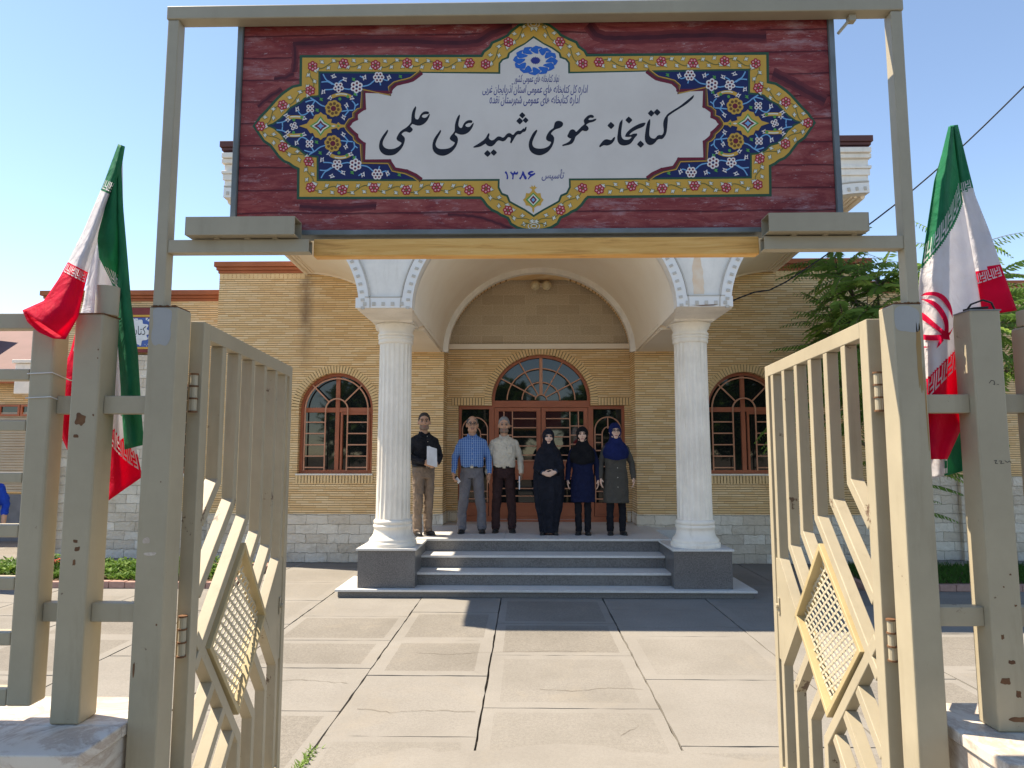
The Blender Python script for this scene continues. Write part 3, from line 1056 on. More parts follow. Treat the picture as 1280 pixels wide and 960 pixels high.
# twin lamps under the vault
lm = thing('wall_lamp', 'twin cream globe lamp fixed under the crown of the porch vault', 'lamp', (0.28, WY + 0.59, 4.78))
for s_ in (-1, 1):
    MB().ball((0.28 + s_ * 0.10, WY + 0.46, 4.76), (0.085, 0.10, 0.085), 20, 12).build('lamp_shade', simple('yellowed_lamp_shade', (0.72, 0.62, 0.42), (0.55, 0.45, 0.28), 18, 0.4) if s_ < 0 else bpy.data.materials['yellowed_lamp_shade'], lm, smooth=True)
MB().box(0.28 - 0.13, 0.28 + 0.13, WY + 0.54, WY + 0.599, 4.76, 4.83).build('bracket', M['plaster'], lm, bevel=0.008)

# rust water stain on the right spandrel, and the split in the plaster under it
rust = simple('orange_rust_stain', (0.78, 0.56, 0.38), (0.80, 0.66, 0.52), 7, 0.8)
rr2 = random.Random(4)
L_, R2 = [], []
for i in range(15):
    t = i / 14
    z = 4.36 - 0.62 * t
    L_.append((2.075 + .035 * (1 - t) - .03 * sin(t * 3) + rr2.uniform(-.008, .008), z)); R2.append((2.20 - .06 * (1 - t) ** 2 + rr2.uniform(-.008, .008), z))
MB().plate(L_ + R2[::-1], [], FY - .002, FY - .0005).build('rust_stain', rust, spo)
MB().plate([(2.02, 3.60), (2.16, 3.588), (2.30, 3.592), (2.36, 3.604), (2.28, 3.606), (2.15, 3.600)], [], FY - .027, FY - .0245).build('plaster_split', M['rust'], spo)
# ------------------------------------------------------------------ gate frame
GY = 2.35
mm = NT('stained_cream_marble')
v_ = mm.ramp(mm.noise(3.0, 10, 0.75, dist=1.5), [(0.44, 0.0), (0.52, 1.0), (0.60, 0.0)])
cm = mm.mix(mm.ramp(mm.noise(2.4, 6), [(0.35, 0.0), (0.7, 1.0)]), (0.66, 0.60, 0.53), (0.56, 0.50, 0.43))
cm = mm.mix(mm.math('MULTIPLY', v_, 0.55), cm, (0.30, 0.19, 0.13))
cm = mm.mix(mm.ramp(mm.noise(9, 9, 0.75), [(0.60, 0.0), (0.68, 0.6)]), cm, (0.10, 0.085, 0.075))
mm.bump(mm.noise(30, 4), 0.15, 0.004)
M['marble'] = mm.done(cm, 0.45, 0.35)
wd = NT('varnished_yellow_timber')
wv = wd.noise(3.0, 8, 0.65, vec=wd.mapped((1.0, 6, 14)), dist=1.2)
cw = wd.ramp(wv, [(0.3, (0.52, 0.24, 0.055)), (0.5, (0.76, 0.40, 0.11)), (0.72, (0.84, 0.52, 0.18))])
cw = wd.mix(wd.ramp(wd.noise(6, 9, 0.75, vec=wd.mapped((1, 1, 5))), [(0.66, 0.0), (0.70, 0.7)]), cw, (0.16, 0.08, 0.03))
wd.bump(wv, 0.2, 0.003)
M['timber'] = wd.done(cw, 0.45, 0.35)

gate = thing('entrance_gateway', 'cream steel entrance gate frame of thick posts and thin uprights carrying the sign', 'gate frame', (0.02, GY, 0))
for x0, x1 in ((-1.335, -1.233), (1.278, 1.378)):
    MB().box(x0, x1, GY, GY + 0.10, 0.0, 2.315).build('post', M['steel'], gate, bevel=0.005)
    w = MB()
    w.box(x0 + 0.004, x1 - 0.004, GY + 0.002, GY + 0.098, 2.3155, 2.319)
    for k in range(14):
        a = random.uniform(x0 + .01, x1 - .01)
        w.ball((a, GY + random.uniform(0.0, 0.03), 2.319), (0.006, 0.006, 0.004), 8, 6)
    w.build('weld_seam', M['rust'], gate)
for x0, x1 in ((-1.327, -1.285), (1.332, 1.374)):
    MB().box(x0, x1, GY + 0.004, GY + 0.052, 2.3195, 3.402).build('upright', M['steel_clean'], gate, bevel=0.004)
MB().box(-1.331, 1.378, GY, GY + 0.055, 3.403, 3.455).build('top_beam', M['steel_clean'], gate, bevel=0.004)


def hollow(mb, x0, x1, y0, y1, z0, z1, open_side, t=0.003):
    """a square steel tube with one open end"""
    mb.box(x0, x1, y0, y1, z0, z0 + t); mb.box(x0, x1, y0, y1, z1 - t, z1)
    mb.box(x0, x1, y0, y0 + t, z0 + t, z1 - t); mb.box(x0, x1, y1 - t, y1, z0 + t, z1 - t)
    xx = x0 + 0.08 if open_side > 0 else x1 - 0.08
    xx = (x1 - 0.06) if open_side > 0 else (x0 + 0.06)
    mb.box(xx - 0.002, xx + 0.002, y0 + t, y1 - t, z0 + t, z1 - t, 1)  # black plate standing in for the shade inside the tube
    e = x0 if open_side > 0 else x1
    mb.box(e - 0.001, e + 0.001, y0, y1, z0, z1)


for x0, x1, o in ((-1.2845, -0.775, 1), (0.845, 1.3315, -1)):
    b = MB(); hollow(b, x0, x1, GY + 0.008, GY + 0.050, 2.516, 2.562, o)
    b.build('lower_beam', [M['steel_clean'], M['black']], gate)
for x0, x1, o in ((-1.205, -0.815, 1), (0.850, 1.195, -1)):
    b = MB(); hollow(b, x0, x1, GY - 0.03, GY + 0.045, 2.568, 2.634, o)
    tb_ = b.build('tube_housing', [M['steel_clean'], M['black']], gate)
    f = MB()
    for x in (x0 + 0.09, x0 + 0.2, x0 + 0.3): f.box(x, x + 0.018, GY + 0.0, GY + 0.03, 2.563, 2.5675)
    f.build('fixing_foot', M['steel_clean'], tb_)
MB().box(-0.7735, 0.8435, GY + 0.055, GY + 0.10, 2.512, 2.578).build('timber_batten', M['timber'], gate, bevel=0.004)
br = MB()
br.bar((1.160, GY + 0.05, 3.345), (1.195, GY + 0.03, 3.385), 0.010, 0.008)
br.box(1.19, 1.215, GY + 0.02, GY + 0.045, 3.378, 3.402)
br.build('stay_bracket', M['steel_clean'], gate)


# ------------------------------------------------------------------ gate leaves
def leaf(side, origin, direction, L, label):
    a = math.atan2(direction[1], direction[0])
    root = thing('gate_leaf', label, 'gate', (origin[0], origin[1], 0), a, 'open gate leaves')
    T = 0.05

    def Y(y0, y1):            # y=0 is the face towards the drive, negative goes away from it
        q = (side * y0, side * y1)
        return min(q), max(q)

    def part(name, polys, mats, y0=-T, y1=0.0, bevel=0.003, parent=root):
        m = MB()
        lo, hi = Y(y0, y1)
        for p in polys: m.plate(p, [], lo, hi)
        return m.build(name, mats, parent, bevel=bevel, local=True)

    def sb(p, q, w=0.046):
        p, q = Vector(p), Vector(q)
        d = (q - p).normalized()
        n = Vector((-d.y, d.x)) * (w / 2)
        return [tuple(p - n), tuple(q - n), tuple(q + n), tuple(p + n)]

    def path(pts, w=0.046):
        pts = [Vector(p) for p in pts]
        lft, rgt = [], []
        for i, p in enumerate(pts):
            if i == 0: d = (pts[1] - p).normalized(); k = 1
            elif i == len(pts) - 1: d = (p - pts[i - 1]).normalized(); k = 1
            else:
                d1, d2 = (p - pts[i - 1]).normalized(), (pts[i + 1] - p).normalized()
                d = (d1 + d2).normalized(); k = 1 / max(0.3, d.dot(d1))
            n = Vector((-d.y, d.x)) * (w / 2 * k)
            lft.append(tuple(p + n)); rgt.append(tuple(p - n))
        return lft + rgt[::-1]
    top, bot = 2.292, 0.075
    part('stile', [[(0, bot), (.07, bot), (.07, top), (0, top)]], M['steel'])
    part('stile', [[(L - .06, bot), (L, bot), (L, top), (L - .06, top)]], M['steel'])
    part('top_rail', [[(.0705, top - .062), (L - .0605, top - .062), (L - .0605, top), (.0705, top)]], M['steel_clean'])
    part('bottom_rail', [[(.0705, bot), (L - .0605, bot), (L - .0605, bot + .055), (.0705, bot + .055)]], M['steel'])
    k = (L - 0.06) / 1.36
    S = [.245 * k, .45 * k, .655 * k, .867 * k, 1.077 * k, 1.287 * k]
    Bz = [1.686, 1.595, 1.507, 1.415, 1.322, 1.226]
    dt, dh, db, df = (.605 * k, 1.40), (.19 * k, 1.05), (.60 * k, .66), (1.005 * k, 1.0)
    for i in range(6):
        s, z = S[i], Bz[i]
        if i < 3: e = (.072, z - .88 * (s - .072))
        else:
            t = (z - .88 * s - 1.40 - .605 * k * 1.02) / (-1.02 - .88)
            e = (t + 0.012, z - .88 * (s - t) + 0.010)
        part('slat', [path([(s, top - .063), (s, z), e])], M['steel'], y0=-T + .001, y1=-.001)
    # lower slats
    lowz = {2: .545, 3: .571, 4: .628, 5: .69}
    part('slat', [path([(.072, 1.125), (S[2], lowz[2] + .0), (S[2], bot + .056)])], M['steel'], y0=-T + .001, y1=-.0015)
    for i in (3, 4, 5):
        s, z = S[i], lowz[i]
        m_ = (df[1] - db[1]) / (df[0] - db[0])
        t = (z + 1.0 * s - db[1] + m_ * db[0]) / (m_ + 1.0)
        part('slat', [path([(t + .012, db[1] + m_ * (t - db[0]) - .012), (s, z), (s, bot + .056)])], M['steel'], y0=-T + .001, y1=-.001)
    for s, z in ((.285, .90), (.43, .755), (.565, .61)):
        part('slat', [sb((s - .012, z - .012), (.0705, z - .82 * (s - .0705)))], M['steel'], y0=-T + .001, y1=-.002)
    part('lock_plate', [[(df[0] + .02, df[1]), (S[5] + .023, 1.225), (L - .0605, 1.225), (L - .0605, .69), (S[5] + .023, .69)]], M['steel'], y0=-T * .75, y1=-.006, bevel=0.002)
    lk = MB()
    for q in (.975,):
        lo, hi = Y(-.005, .014)
        lk.tube([((L - .10), lo if side < 0 else hi, q), ((L - .10), hi if side < 0 else lo, q)], .013, 12)
        lk.box(L - .115, L - .085, min(side * -.004, side * .001), max(side * -.004, side * .001), q - .045, q + .045)
    lk.build('lock', M['steel_clean'], root, local=True, bevel=0.002)
    ey = MB()
    pts = [(L + .022 + .018 * cos(t), side * -.02, 1.272 + .018 * sin(t)) for t in [2 * pi * i / 16 for i in range(17)]]
    ey.tube(pts, .0075, 8)
    ey.build('latch_eye', M['steel_clean'] if side > 0 else M['rust'], root, smooth=True, local=True)
    # diamond: ochre frame standing proud, wire mesh inside
    c = (sum(p[0] for p in (dt, dh, db, df)) / 4, sum(p[1] for p in (dt, dh, db, df)) / 4)

    def inset(f): return [(c[0] + (p[0] - c[0]) * f, c[1] + (p[1] - c[1]) * f) for p in (dt, df, db, dh)]
    fr = MB()
    lo, hi = Y(-T - .008, .009)
    fr.plate(inset(1.0), [inset(.915)], lo, hi)
    dm = fr.build('diamond_frame', M['gold_paint'], root, bevel=0.002, local=True)
    mesh = MB()
    inn = inset(.925)

    def inside(p):
        sgn = None
        for i in range(4):
            a_, b_ = inn[i], inn[(i + 1) % 4]
            cr = (b_[0] - a_[0]) * (p[1] - a_[1]) - (b_[1] - a_[1]) * (p[0] - a_[0])
            if sgn is None: sgn = cr > 0
            elif (cr > 0) != sgn: return False
        return True
    # expanded metal: zigzag strands joined into hexagons
    pw, ph = 0.036, 0.046
    n = 30
    for i in range(-n, n):
        seg = []
        for j in range(-n, n):
            x = c[0] + i * pw
            z = c[1] + j * ph
            q = 1 if (i % 2 == 0) else -1
            pts = [(x - q * .0125, z), (x - q * .0125, z + ph * .30), (x + q * .0125, z + ph * .5), (x + q * .0125, z + ph * .8), (x - q * .0125, z + ph)]
            for a_, b_ in zip(pts[:-1], pts[1:]):
                if inside(a_) and inside(b_):
                    mesh.bar((a_[0], side * -.022, a_[1]), (b_[0], side * -.022, b_[1]), .0095, .0040, up=(0, 1, 0))
    mesh.build('wire_mesh', M['pale_gold'], dm, local=True)
    # hinges
    for z in (2.02, 1.15, 0.35):
        h = MB()
        h.tube([(-.022, side * -.02, z - .07), (-.022, side * -.02, z + .07)], .013, 12)
        h.build('hinge', M['steel'], root, local=True)
        hr_ = MB()
        for q in (-.072, -.024, .0215, .066): hr_.tube([(-.022, side * -.02, z + q), (-.022, side * -.02, z + q + .006)], .0162, 12)
        hr_.box(-.012, -.0005, min(side * -.034, side * -.024), max(side * -.034, side * -.024), z - .05, z + .05)
        hr_.build('rusty_knuckle', M['rust'], root, local=True)
    return root


leaf(-1, (-1.207, 2.50), (-.134, 1.353), 1.375, 'left open steel gate leaf in its own shade, slats bent around a yellow wire diamond')
leaf(1, (1.258, 2.50), (.118, 1.407), 1.42, 'right open steel gate leaf with its broad face lit bright cream by the sun')


# ------------------------------------------------------------------ railings on the boundary walls
def railing(s_, vx, post_x, stub, label, plabel):
    """s_=-1 left, 1 right; vx: x of the panel's end upright (inner, outer); post_x: x range of the post"""
    r = thing('steel_railing', label, 'railing', (vx[0], GY - 0.02, 0.9), 0, 'stepped steel railings')
    y0, y1 = GY - 0.02, GY + 0.03
    xa, xb = sorted(vx)
    zt, zb = 2.292, 0.957
    far = s_ * 3.1
    MB().box(xa, xb, y0, y1 + .03, zb, zt - .058).build('end_upright', M['steel'], r, bevel=0.008)
    for k, (z1, z0) in enumerate(((2.292, 2.235), (2.093, 2.053), (1.913, 1.875), (1.732, 1.696), (1.555, 1.512), (1.378, 1.336), (1.197, 1.153), (1.013, .957))):
        e = (xa if s_ < 0 else xb)
        if k == 0: e = xb if s_ < 0 else xa
        a, b = sorted((e - s_ * -.0005 if k else e, far))
        MB().box(a, b, y0 + .002, y1, z0, z1).build('rail', M['steel'], r, bevel=0.004)
    fx = sorted((far + s_ * .0005, far + s_ * .08))
    MB().box(fx[0], fx[1], y0, y1 + .03, zb, zt).build('end_upright', M['steel'], r, bevel=0.006)
    p = thing('railing_post', plabel, 'post', ((post_x[0] + post_x[1]) / 2, GY + 0.03, 0.9), 0, 'square posts of the railing')
    MB().box(post_x[0], post_x[1], GY - 0.02, GY + 0.08, 0.901, 2.29).build('post', M['steel'], p, bevel=0.006)
    if stub:
        c = (post_x[0] + post_x[1]) / 2 + 0.03
        st_ = MB().tube([(c, GY + .03, 2.2905), (c, GY + .03, 2.395)], .038, 24)
        st_.build('pole_socket', M['steel_clean'], p, smooth=True, auto=40)
        MB().box(post_x[0] - .002, post_x[1] + .002, GY - .022, GY + .082, 2.286, 2.2904).build('cap_plate', M['rust'], p)
    else:
        MB().box(post_x[0] - .002, post_x[1] + .002, GY - .022, GY + .082, 2.286, 2.2904).build('cap_plate', M['steel_dark'], p)
    inner = -1.3355 if s_ < 0 else 1.3785
    for z0, z1 in ((1.936, 2.0), (1.225, 1.288)):
        for a, b in ((post_x[1], inner) if s_ < 0 else (inner, post_x[0]), ((xb, post_x[0]) if s_ < 0 else (post_x[1], xa))):
            MB().box(a + .0005, b - .0005, GY + 0.012, GY + 0.055, z0, z1).build('connector', M['steel'], p, bevel=0.003)
    return r


railing(-1, (-1.655, -1.738), (-1.586, -1.487), True, 'cream steel railing panel left of the gate, the red flag curling over its top rail', 'square railing post left of the gate with a pipe socket on top')
railing(1, (1.715, 1.80), (1.527, 1.630), False, 'cream steel railing panel right of the gate at the edge of the picture', 'square railing post right of the gate with a black wire on top')
for s_, x0, x1, lab in ((-1, -3.3, -1.337, 'low marble topped boundary wall left of the gate'), (1, 1.40, 3.3, 'low marble topped boundary wall right of the gate, half in sun')):
    w = thing('boundary_wall', lab, 'wall', ((x0 + x1) / 2, GY, 0), 0)
    b = MB()
    b.box(x0 + .012, x1 - .012, 2.14, 2.56, 0, .858)
    b.build('wall', M['marble'], w, bevel=0.006)
    c = MB()
    n = 3
    for k in range(n):
        a0, a1 = x0 + (x1 - x0) * k / n, x0 + (x1 - x0) * (k + 1) / n
        c.box(a0 + .001, a1 - .001, 2.105, 2.33, .86, .90)
        c.box(a0 + .001, a1 - .001, 2.332, 2.60, .86, .8995)
    c.build('coping', M['marble'], w, bevel=0.005)
# black wire on the right post, white strings
wr = MB()
wr.tube([(1.53, GY + .0, 2.292), (1.545, GY - .0, 2.312), (1.58, GY - .01, 2.325), (1.615, GY, 2.318), (1.632, GY + .01, 2.296), (1.62, GY + .02, 2.292)], .0035, 6)
wr.tube([(1.525, GY + .01, 2.293), (1.56, GY + .01, 2.300), (1.60, GY - .005, 2.30)], .0045, 6)
tag(wr.build('wire', simple('black_wire_sheath', (0.02, 0.02, 0.02), None, 5, 0.5), None, smooth=True), 'loop of black wire lying on the right railing post', 'wire')


# wear on the painted steel: chipped patches, a fresh-paint patch, rust runs (each a shape of its own)
def decal(name, parent, cx, cz, w, h, mat, y, n=16, seed=0, rough=.35):
    r = random.Random(seed)
    rough = min(rough, .28)
    pts = []
    for i in range(n):
        t = 2 * pi * i / n
        k = 1 + r.uniform(-rough, rough)
        q = max(abs(cos(t)), abs(sin(t)))
        pts.append((cx + w / 2 * cos(t) / q * k, cz + h / 2 * sin(t) / q * k))
    for _ in range(2):
        pts = [(a[0] * u + b[0] * (1 - u), a[1] * u + b[1] * (1 - u)) for a, b in zip(pts, pts[1:] + pts[:1]) for u in (.75, .25)]
    m = MB(); m.plate(pts, [], y - .0006, y - .0001)
    return m.build(name, mat, parent)


M['fresh_paint'] = m_paint('fresh_grey_paint', (0.37, 0.37, 0.36), 0.1, False)
M['rust_run'] = simple('orange_rust_run', (0.36, 0.20, 0.07), (0.30, 0.22, 0.11), 16, 0.8)
M['scribble'] = simple('dark_scribble', (0.06, 0.055, 0.05), None, 5, 0.8)
posts = [o for o in bpy.data.objects if o.name.startswith('post')]
gp = [o for o in gate.children if o.name.startswith('post')]
rp = {o.parent.location.x > 0: o for o in posts if o.parent and o.parent.name.startswith('railing_post')}
decal('paint_patch', gp[0], -1.288, 2.245, .066, .135, M['fresh_paint'], GY, 18, 1, .10)
decal('paint_patch', gp[1], 1.322, 2.262, .082, .088, M['fresh_paint'], GY, 18, 2, .10)
decal('rust_run', gp[1], 1.358, 2.13, .016, .22, M['rust_run'], GY, 22, 3, .25)
decal('rust_run', gp[1], 1.371, 1.95, .005, .24, M['rust_run'], GY, 20, 4, .3)
for i, (x, z, w, h, s) in enumerate(((-1.302, 1.50, .020, .020, 0), (-1.285, 1.455, .04, .012, 1), (-1.262, 1.70, .004, .004, 2), (-1.322, 1.07, .006, .05, 3), (-1.252, 1.22, .005, .007, 4))):
    decal('paint_chip', gp[0], x, z, w, h, M['marble'] if i in (0, 1) else M['rust'], GY, 12, 20 + i, .6)
for i, (x, z, w, h) in enumerate(((-1.545, 1.915, .034, .040), (-1.556, 1.858, .018, .010), (-1.500, 1.93, .006, .008), (-1.535, 1.50, .016, .01), (-1.528, 1.475, .02, .014), (-1.535, 1.43, .01, .022), (-1.497, 2.16, .004, .006), (-1.497, 2.13, .004, .005))):
    decal('paint_chip', rp[False], x, z, w, h, M['rust'], GY - .02, 14, 40 + i, .55)
for i, (x, z, w, h) in enumerate(((1.60, 1.40, .006, .006), (1.575, 1.36, .005, .005), (1.61, 1.30, .008, .006), (1.56, 1.20, .010, .014), (1.585, 1.12, .02, .012), (1.56, 1.06, .03, .02), (1.60, 1.02, .016, .022), (1.59, 0.94, .05, .016))):
    decal('paint_chip', rp[True], x, z, w, h, M['rust'], GY - .02, 14, 60 + i, .6)
sc_ = MB()
for base, pts in (((1.575, 2.035), ((0, 0), (.006, .008), (.013, .006), (.014, -.004), (.010, -.002))), ((1.575, 2.035), ((.020, -.003), (.025, -.003))), ((1.572, 1.765), ((0, .006), (.007, .008), (.003, 0), (.010, -.001))), ((1.572, 1.765), ((.013, .006), (.020, .006), (.017, -.001), (.026, 0))), ((1.572, 1.765), ((.028, .007), (.034, .002), (.040, .006), (.044, .001)))):
    P = [(base[0] + x * 1.3, GY - .0205, base[1] + z * 1.3) for x, z in pts]
    for a, b in zip(P[:-1], P[1:]): sc_.bar(a, b, .0016, .0008, up=(0, 1, 0))
sc_.build('scribble', M['scribble'], rp[True])
# ------------------------------------------------------------------ the painted name board
SY = 2.415
UC, SL = 667.8, 0.0061
rnd = random.Random(11)
sign = thing('sign_board', 'large red painted library name board with Persian lettering, fixed in the gate frame', 'sign', (0.03, SY, 3.0))
pw = NT('painted_red_planks')
geo = pw.node('ShaderNodeNewGeometry').outputs['Position']
sx = pw.node('ShaderNodeSeparateXYZ'); pw.l.new(geo, sx.inputs[0])
def mp_(s):
    m = pw.node('ShaderNodeMapping'); pw.l.new(geo, m.inputs[0]); m.inputs['Scale'].default_value = s; return m.outputs[0]
base = pw.ramp(pw.noise(3.2, 10, 0.72, vec=mp_((1.6, 1, 7)), dist=0.8), [(0.28, (0.10, 0.014, 0.018)), (0.45, (0.225, 0.036, 0.038)), (0.58, (0.31, 0.075, 0.068)), (0.75, (0.42, 0.18, 0.16))])
wear = pw.ramp(pw.noise(4.0, 12, 0.78, vec=mp_((1.3, 1, 5))), [(0.55, 0.0), (0.70, 0.75)])
base = pw.mix(wear, base, (0.42, 0.27, 0.29))
fl_ = pw.ramp(pw.noise(26, 6, 0.8, vec=mp_((1, 1, 3.5))), [(0.60, 0.0), (0.66, 0.6)])
base = pw.mix(fl_, base, (0.55, 0.44, 0.44))
pl = pw.math('FRACT', pw.math('ADD', pw.math('MULTIPLY', sx.outputs[2], 11.5), pw.math('MULTIPLY', pw.noise(1.5, 4, 0.6, vec=mp_((1, 1, 1))), 0.45)))
ln = pw.ramp(pl, [(0.0, 1.0), (0.035, 1.0), (0.06, 0.0), (0.93, 0.0), (0.97, 0.35), (1.0, 1.0)])
base = pw.mix(pw.math('MULTIPLY', ln, 0.8), base, (0.055, 0.006, 0.012))
M['planks'] = pw.done(base, 0.6, 0.25)
sb_ = MB()
sb_.box(-1.064, 1.128, SY, SY + 0.05, 2.612, 3.440)
sb_.build('panel', M['planks'], sign)
fr = MB()
fr.box(-1.086, -1.066, SY - 0.012, SY + 0.06, 2.592, 3.455)
fr.box(1.130, 1.150, SY - 0.012, SY + 0.06, 2.592, 3.455)
fr.box(-1.0655, 1.1295, SY - 0.012, SY + 0.06, 2.592, 2.6115)
fr.box(-1.0655, 1.1295, SY - 0.012, SY + 0.06, 3.4405, 3.455)
fr.build('frame', simple('weathered_blue_grey_steel', (0.17, 0.20, 0.215), (0.12, 0.14, 0.14), 7, 0.5, 0.35, 0.1, 30), sign, bevel=0.003)
LAY = [0]


def SP(u, v, y):
    p = at(u, v, SY)
    return (p.x, y, p.z)


def mir(p):           # the left half mirrored about the board's own axis
    b = p[1] + SL * (p[0] - UC)
    u = 2 * UC - p[0]
    return (u, b - SL * (u - UC))


B0 = 156.3
def flip(p):          # upper half mirrored to the lower half
    b = p[1] + SL * (p[0] - UC)
    b2 = 2 * B0 - b
    u = UC + (p[0] - UC) * (1 + 7.2e-5 * (b2 - b))
    return (u, b2 - SL * (u - UC))


def poly(mb, pts, lay, m=0):
    """flat painted shape on the board; lay = paint layer in tenths of a millimetre"""
    LAY[0] += 1
    y = SY - lay * 1e-4 - (LAY[0] % 40) * 1.2e-6
    P = [Vector((p[0], p[1], 0)) for p in pts]
    tr = tessellate_polygon([P])
    vs = [SP(p[0], p[1], y) for p in pts]
    fs = []
    for t in tr:
        a, b = P[t[1]] - P[t[0]], P[t[2]] - P[t[0]]
        c = a.x * b.y - a.y * b.x
        if abs(c) < 1e-9: continue
        fs.append(list(t) if c < 0 else list(t)[::-1])
    mb.add(vs, fs, m)


def ribbon(mb, pts, w, lay, m=0, taper=False):
    L, R = [], []
    n = len(pts)
    for i, p in enumerate(pts):
        a, b = pts[max(0, i - 1)], pts[min(n - 1, i + 1)]
        d = Vector((b[0] - a[0], b[1] - a[1]))
        if d.length < 1e-6: d = Vector((1, 0))
        d.normalize()
        ww = w / 2 * (1 - 0.7 * i / (n - 1) if taper else 1)
        L.append((p[0] - d.y * ww, p[1] + d.x * ww)); R.append((p[0] + d.y * ww, p[1] - d.x * ww))
    LAY[0] += 1
    y = SY - lay * 1e-4 - (LAY[0] % 40) * 1.2e-6
    vs = [SP(*p, y) for p in L] + [SP(*p, y) for p in R]
    fs = []
    for i in range(n - 1):
        q = [i, i + 1, n + i + 1, n + i]
        pp = [(L + R)[k] for k in q]
        ar = sum(pp[k][0] * pp[(k + 1) % 4][1] - pp[(k + 1) % 4][0] * pp[k][1] for k in range(4))
        fs.append(q if ar < 0 else q[::-1])
    mb.add(vs, fs, m)


def offset(pts, d):
    n = len(pts)
    ar = sum(pts[i][0] * pts[(i + 1) % n][1] - pts[(i + 1) % n][0] * pts[i][1] for i in range(n))
    s = 1 if ar > 0 else -1
    out = []
    for i in range(n):
        a, p, b = (Vector(pts[(i + k) % n]) for k in (-1, 0, 1))
        d1, d2 = (p - a).normalized(), (b - p).normalized()
        n1, n2 = Vector((-d1.y, d1.x)), Vector((-d2.y, d2.x))
        m_ = (n1 + n2)
        if m_.length < 1e-3: m_ = n1
        m_.normalize()
        k = min(1.6, 1 / max(0.4, m_.dot(n1)))
        out.append(tuple(p + m_ * (d * s * k)))
    return out


def smooth_path(pts, n=4):
    """Catmull-Rom through the traced points"""
    out = []
    N = len(pts)
    for i in range(N - 1):
        p0, p1, p2, p3 = pts[max(0, i - 1)], pts[i], pts[i + 1], pts[min(N - 1, i + 2)]
        for k in range(n):
            t = k / n
            out.append(tuple(0.5 * (2 * p1[j] + (p2[j] - p0[j]) * t + (2 * p0[j] - 5 * p1[j] + 4 * p2[j] - p3[j]) * t * t + (3 * p1[j] - p0[j] - 3 * p2[j] + p3[j]) * t ** 3) for j in (0, 1)))
    out.append(tuple(pts[-1]))
    return out


def smooth_loop(pts, n=3, keep=0.55):
    """closed Catmull-Rom that keeps sharp corners sharp"""
    N = len(pts)
    out = []
    sharp = []
    for i in range(N):
        a, p, b = (Vector(pts[(i + k) % N]) for k in (-1, 0, 1))
        d1, d2 = (p - a), (b - p)
        sharp.append(d1.length < 1e-6 or d2.length < 1e-6 or d1.normalized().dot(d2.normalized()) < keep)
    for i in range(N):
        p0, p1, p2, p3 = pts[i - 1], pts[i], pts[(i + 1) % N], pts[(i + 2) % N]
        if sharp[i]: p0 = p1
        if sharp[(i + 1) % N]: p3 = p2
        for k in range(n):
            t = k / n
            out.append(tuple(0.5 * (2 * p1[j] + (p2[j] - p0[j]) * t + (2 * p0[j] - 5 * p1[j] + 4 * p2[j] - p3[j]) * t * t + (3 * p1[j] - p0[j] - 3 * p2[j] + p3[j]) * t ** 3) for j in (0, 1)))
    return out


def paint(name, c, c2=None):
    return simple(name, c, c2 or tuple(x * 0.88 for x in c), 5, 0.5, 0.3)


P_ = dict(green=paint('sign_dark_green', (0.022, 0.085, 0.045)), gold=paint('sign_gold', (0.64, 0.36, 0.06)), blue=paint('sign_navy', (0.010, 0.018, 0.10)),
          white=simple('sign_marbled_white', (0.72, 0.655, 0.595), (0.64, 0.575, 0.52), 3.5, 0.5, 0.3), maroon=paint('sign_maroon', (0.17, 0.012, 0.028)),
          red=paint('sign_red', (0.42, 0.012, 0.03)), pink=paint('sign_pink', (0.72, 0.36, 0.36)), cream=paint('sign_cream', (0.72, 0.70, 0.60)), sky=paint('sign_light_blue', (0.16, 0.40, 0.66)),
          leafgreen=paint('sign_leaf_green', (0.08, 0.33, 0.07)), petal=paint('sign_petal_white', (0.80, 0.72, 0.68)), brown=paint('sign_brown_edge', (0.17, 0.075, 0.02)),
          logo=paint('sign_emblem_blue', (0.012, 0.13, 0.50)), ink=paint('sign_ink_black', (0.008, 0.008, 0.016)), navytext=paint('sign_text_blue', (0.025, 0.035, 0.22)), vine=paint('sign_vine_green', (0.13, 0.16, 0.05)))

# cartouche outlines, traced on the left half and mirrored
GO = [(667, 23), (658.9, 25.6), (647.7, 30.5), (637.8, 38), (633.6, 43), (623.8, 48), (613.9, 52.3), (611, 58), (603.4, 63.6), (601, 68.3), (374.7, 68.9), (374.2, 105), (365.3, 106.9), (358.8, 111), (352, 116), (345.6, 121.9), (339, 129.4), (331.6, 137.8), (324, 145.3),
      (315.6, 157.8), (323, 169), (328.8, 177.5), (337, 183), (342.8, 190.6), (347.5, 197), (354, 202.8), (360.6, 205.6), (366.3, 209.8), (371.4, 212.2), (371, 249.3), (600, 248.8), (602.5, 251), (607.5, 258), (613.8, 263.8), (621, 267), (625, 270), (633.8, 273.8), (637.5, 281), (646, 286), (655, 288.6), (667.5, 290)]
GI = [(667, 45), (656, 53.8), (644.8, 59.4), (635, 66.4), (633.6, 71.3), (627, 74), (623.2, 79), (623, 90.3), (398, 89.2), (398, 119), (387.8, 120), (380.3, 122), (375.6, 126.6), (370, 129.8), (362.5, 134), (356.9, 140.6), (349.5, 148), (341, 154), (332.5, 157),
      (341.9, 161), (350.3, 168), (356.9, 177.5), (363.4, 184), (371.9, 186), (377.5, 191.6), (385, 196.3), (395.8, 197.2), (395.8, 226.6), (622.3, 226.2), (622, 235), (626.3, 243.3), (633, 246), (636, 253), (645, 258), (656, 263.8), (667, 271.5)]


def closed(half): return half + [mir(p) for p in half[::-1][1:-1]]


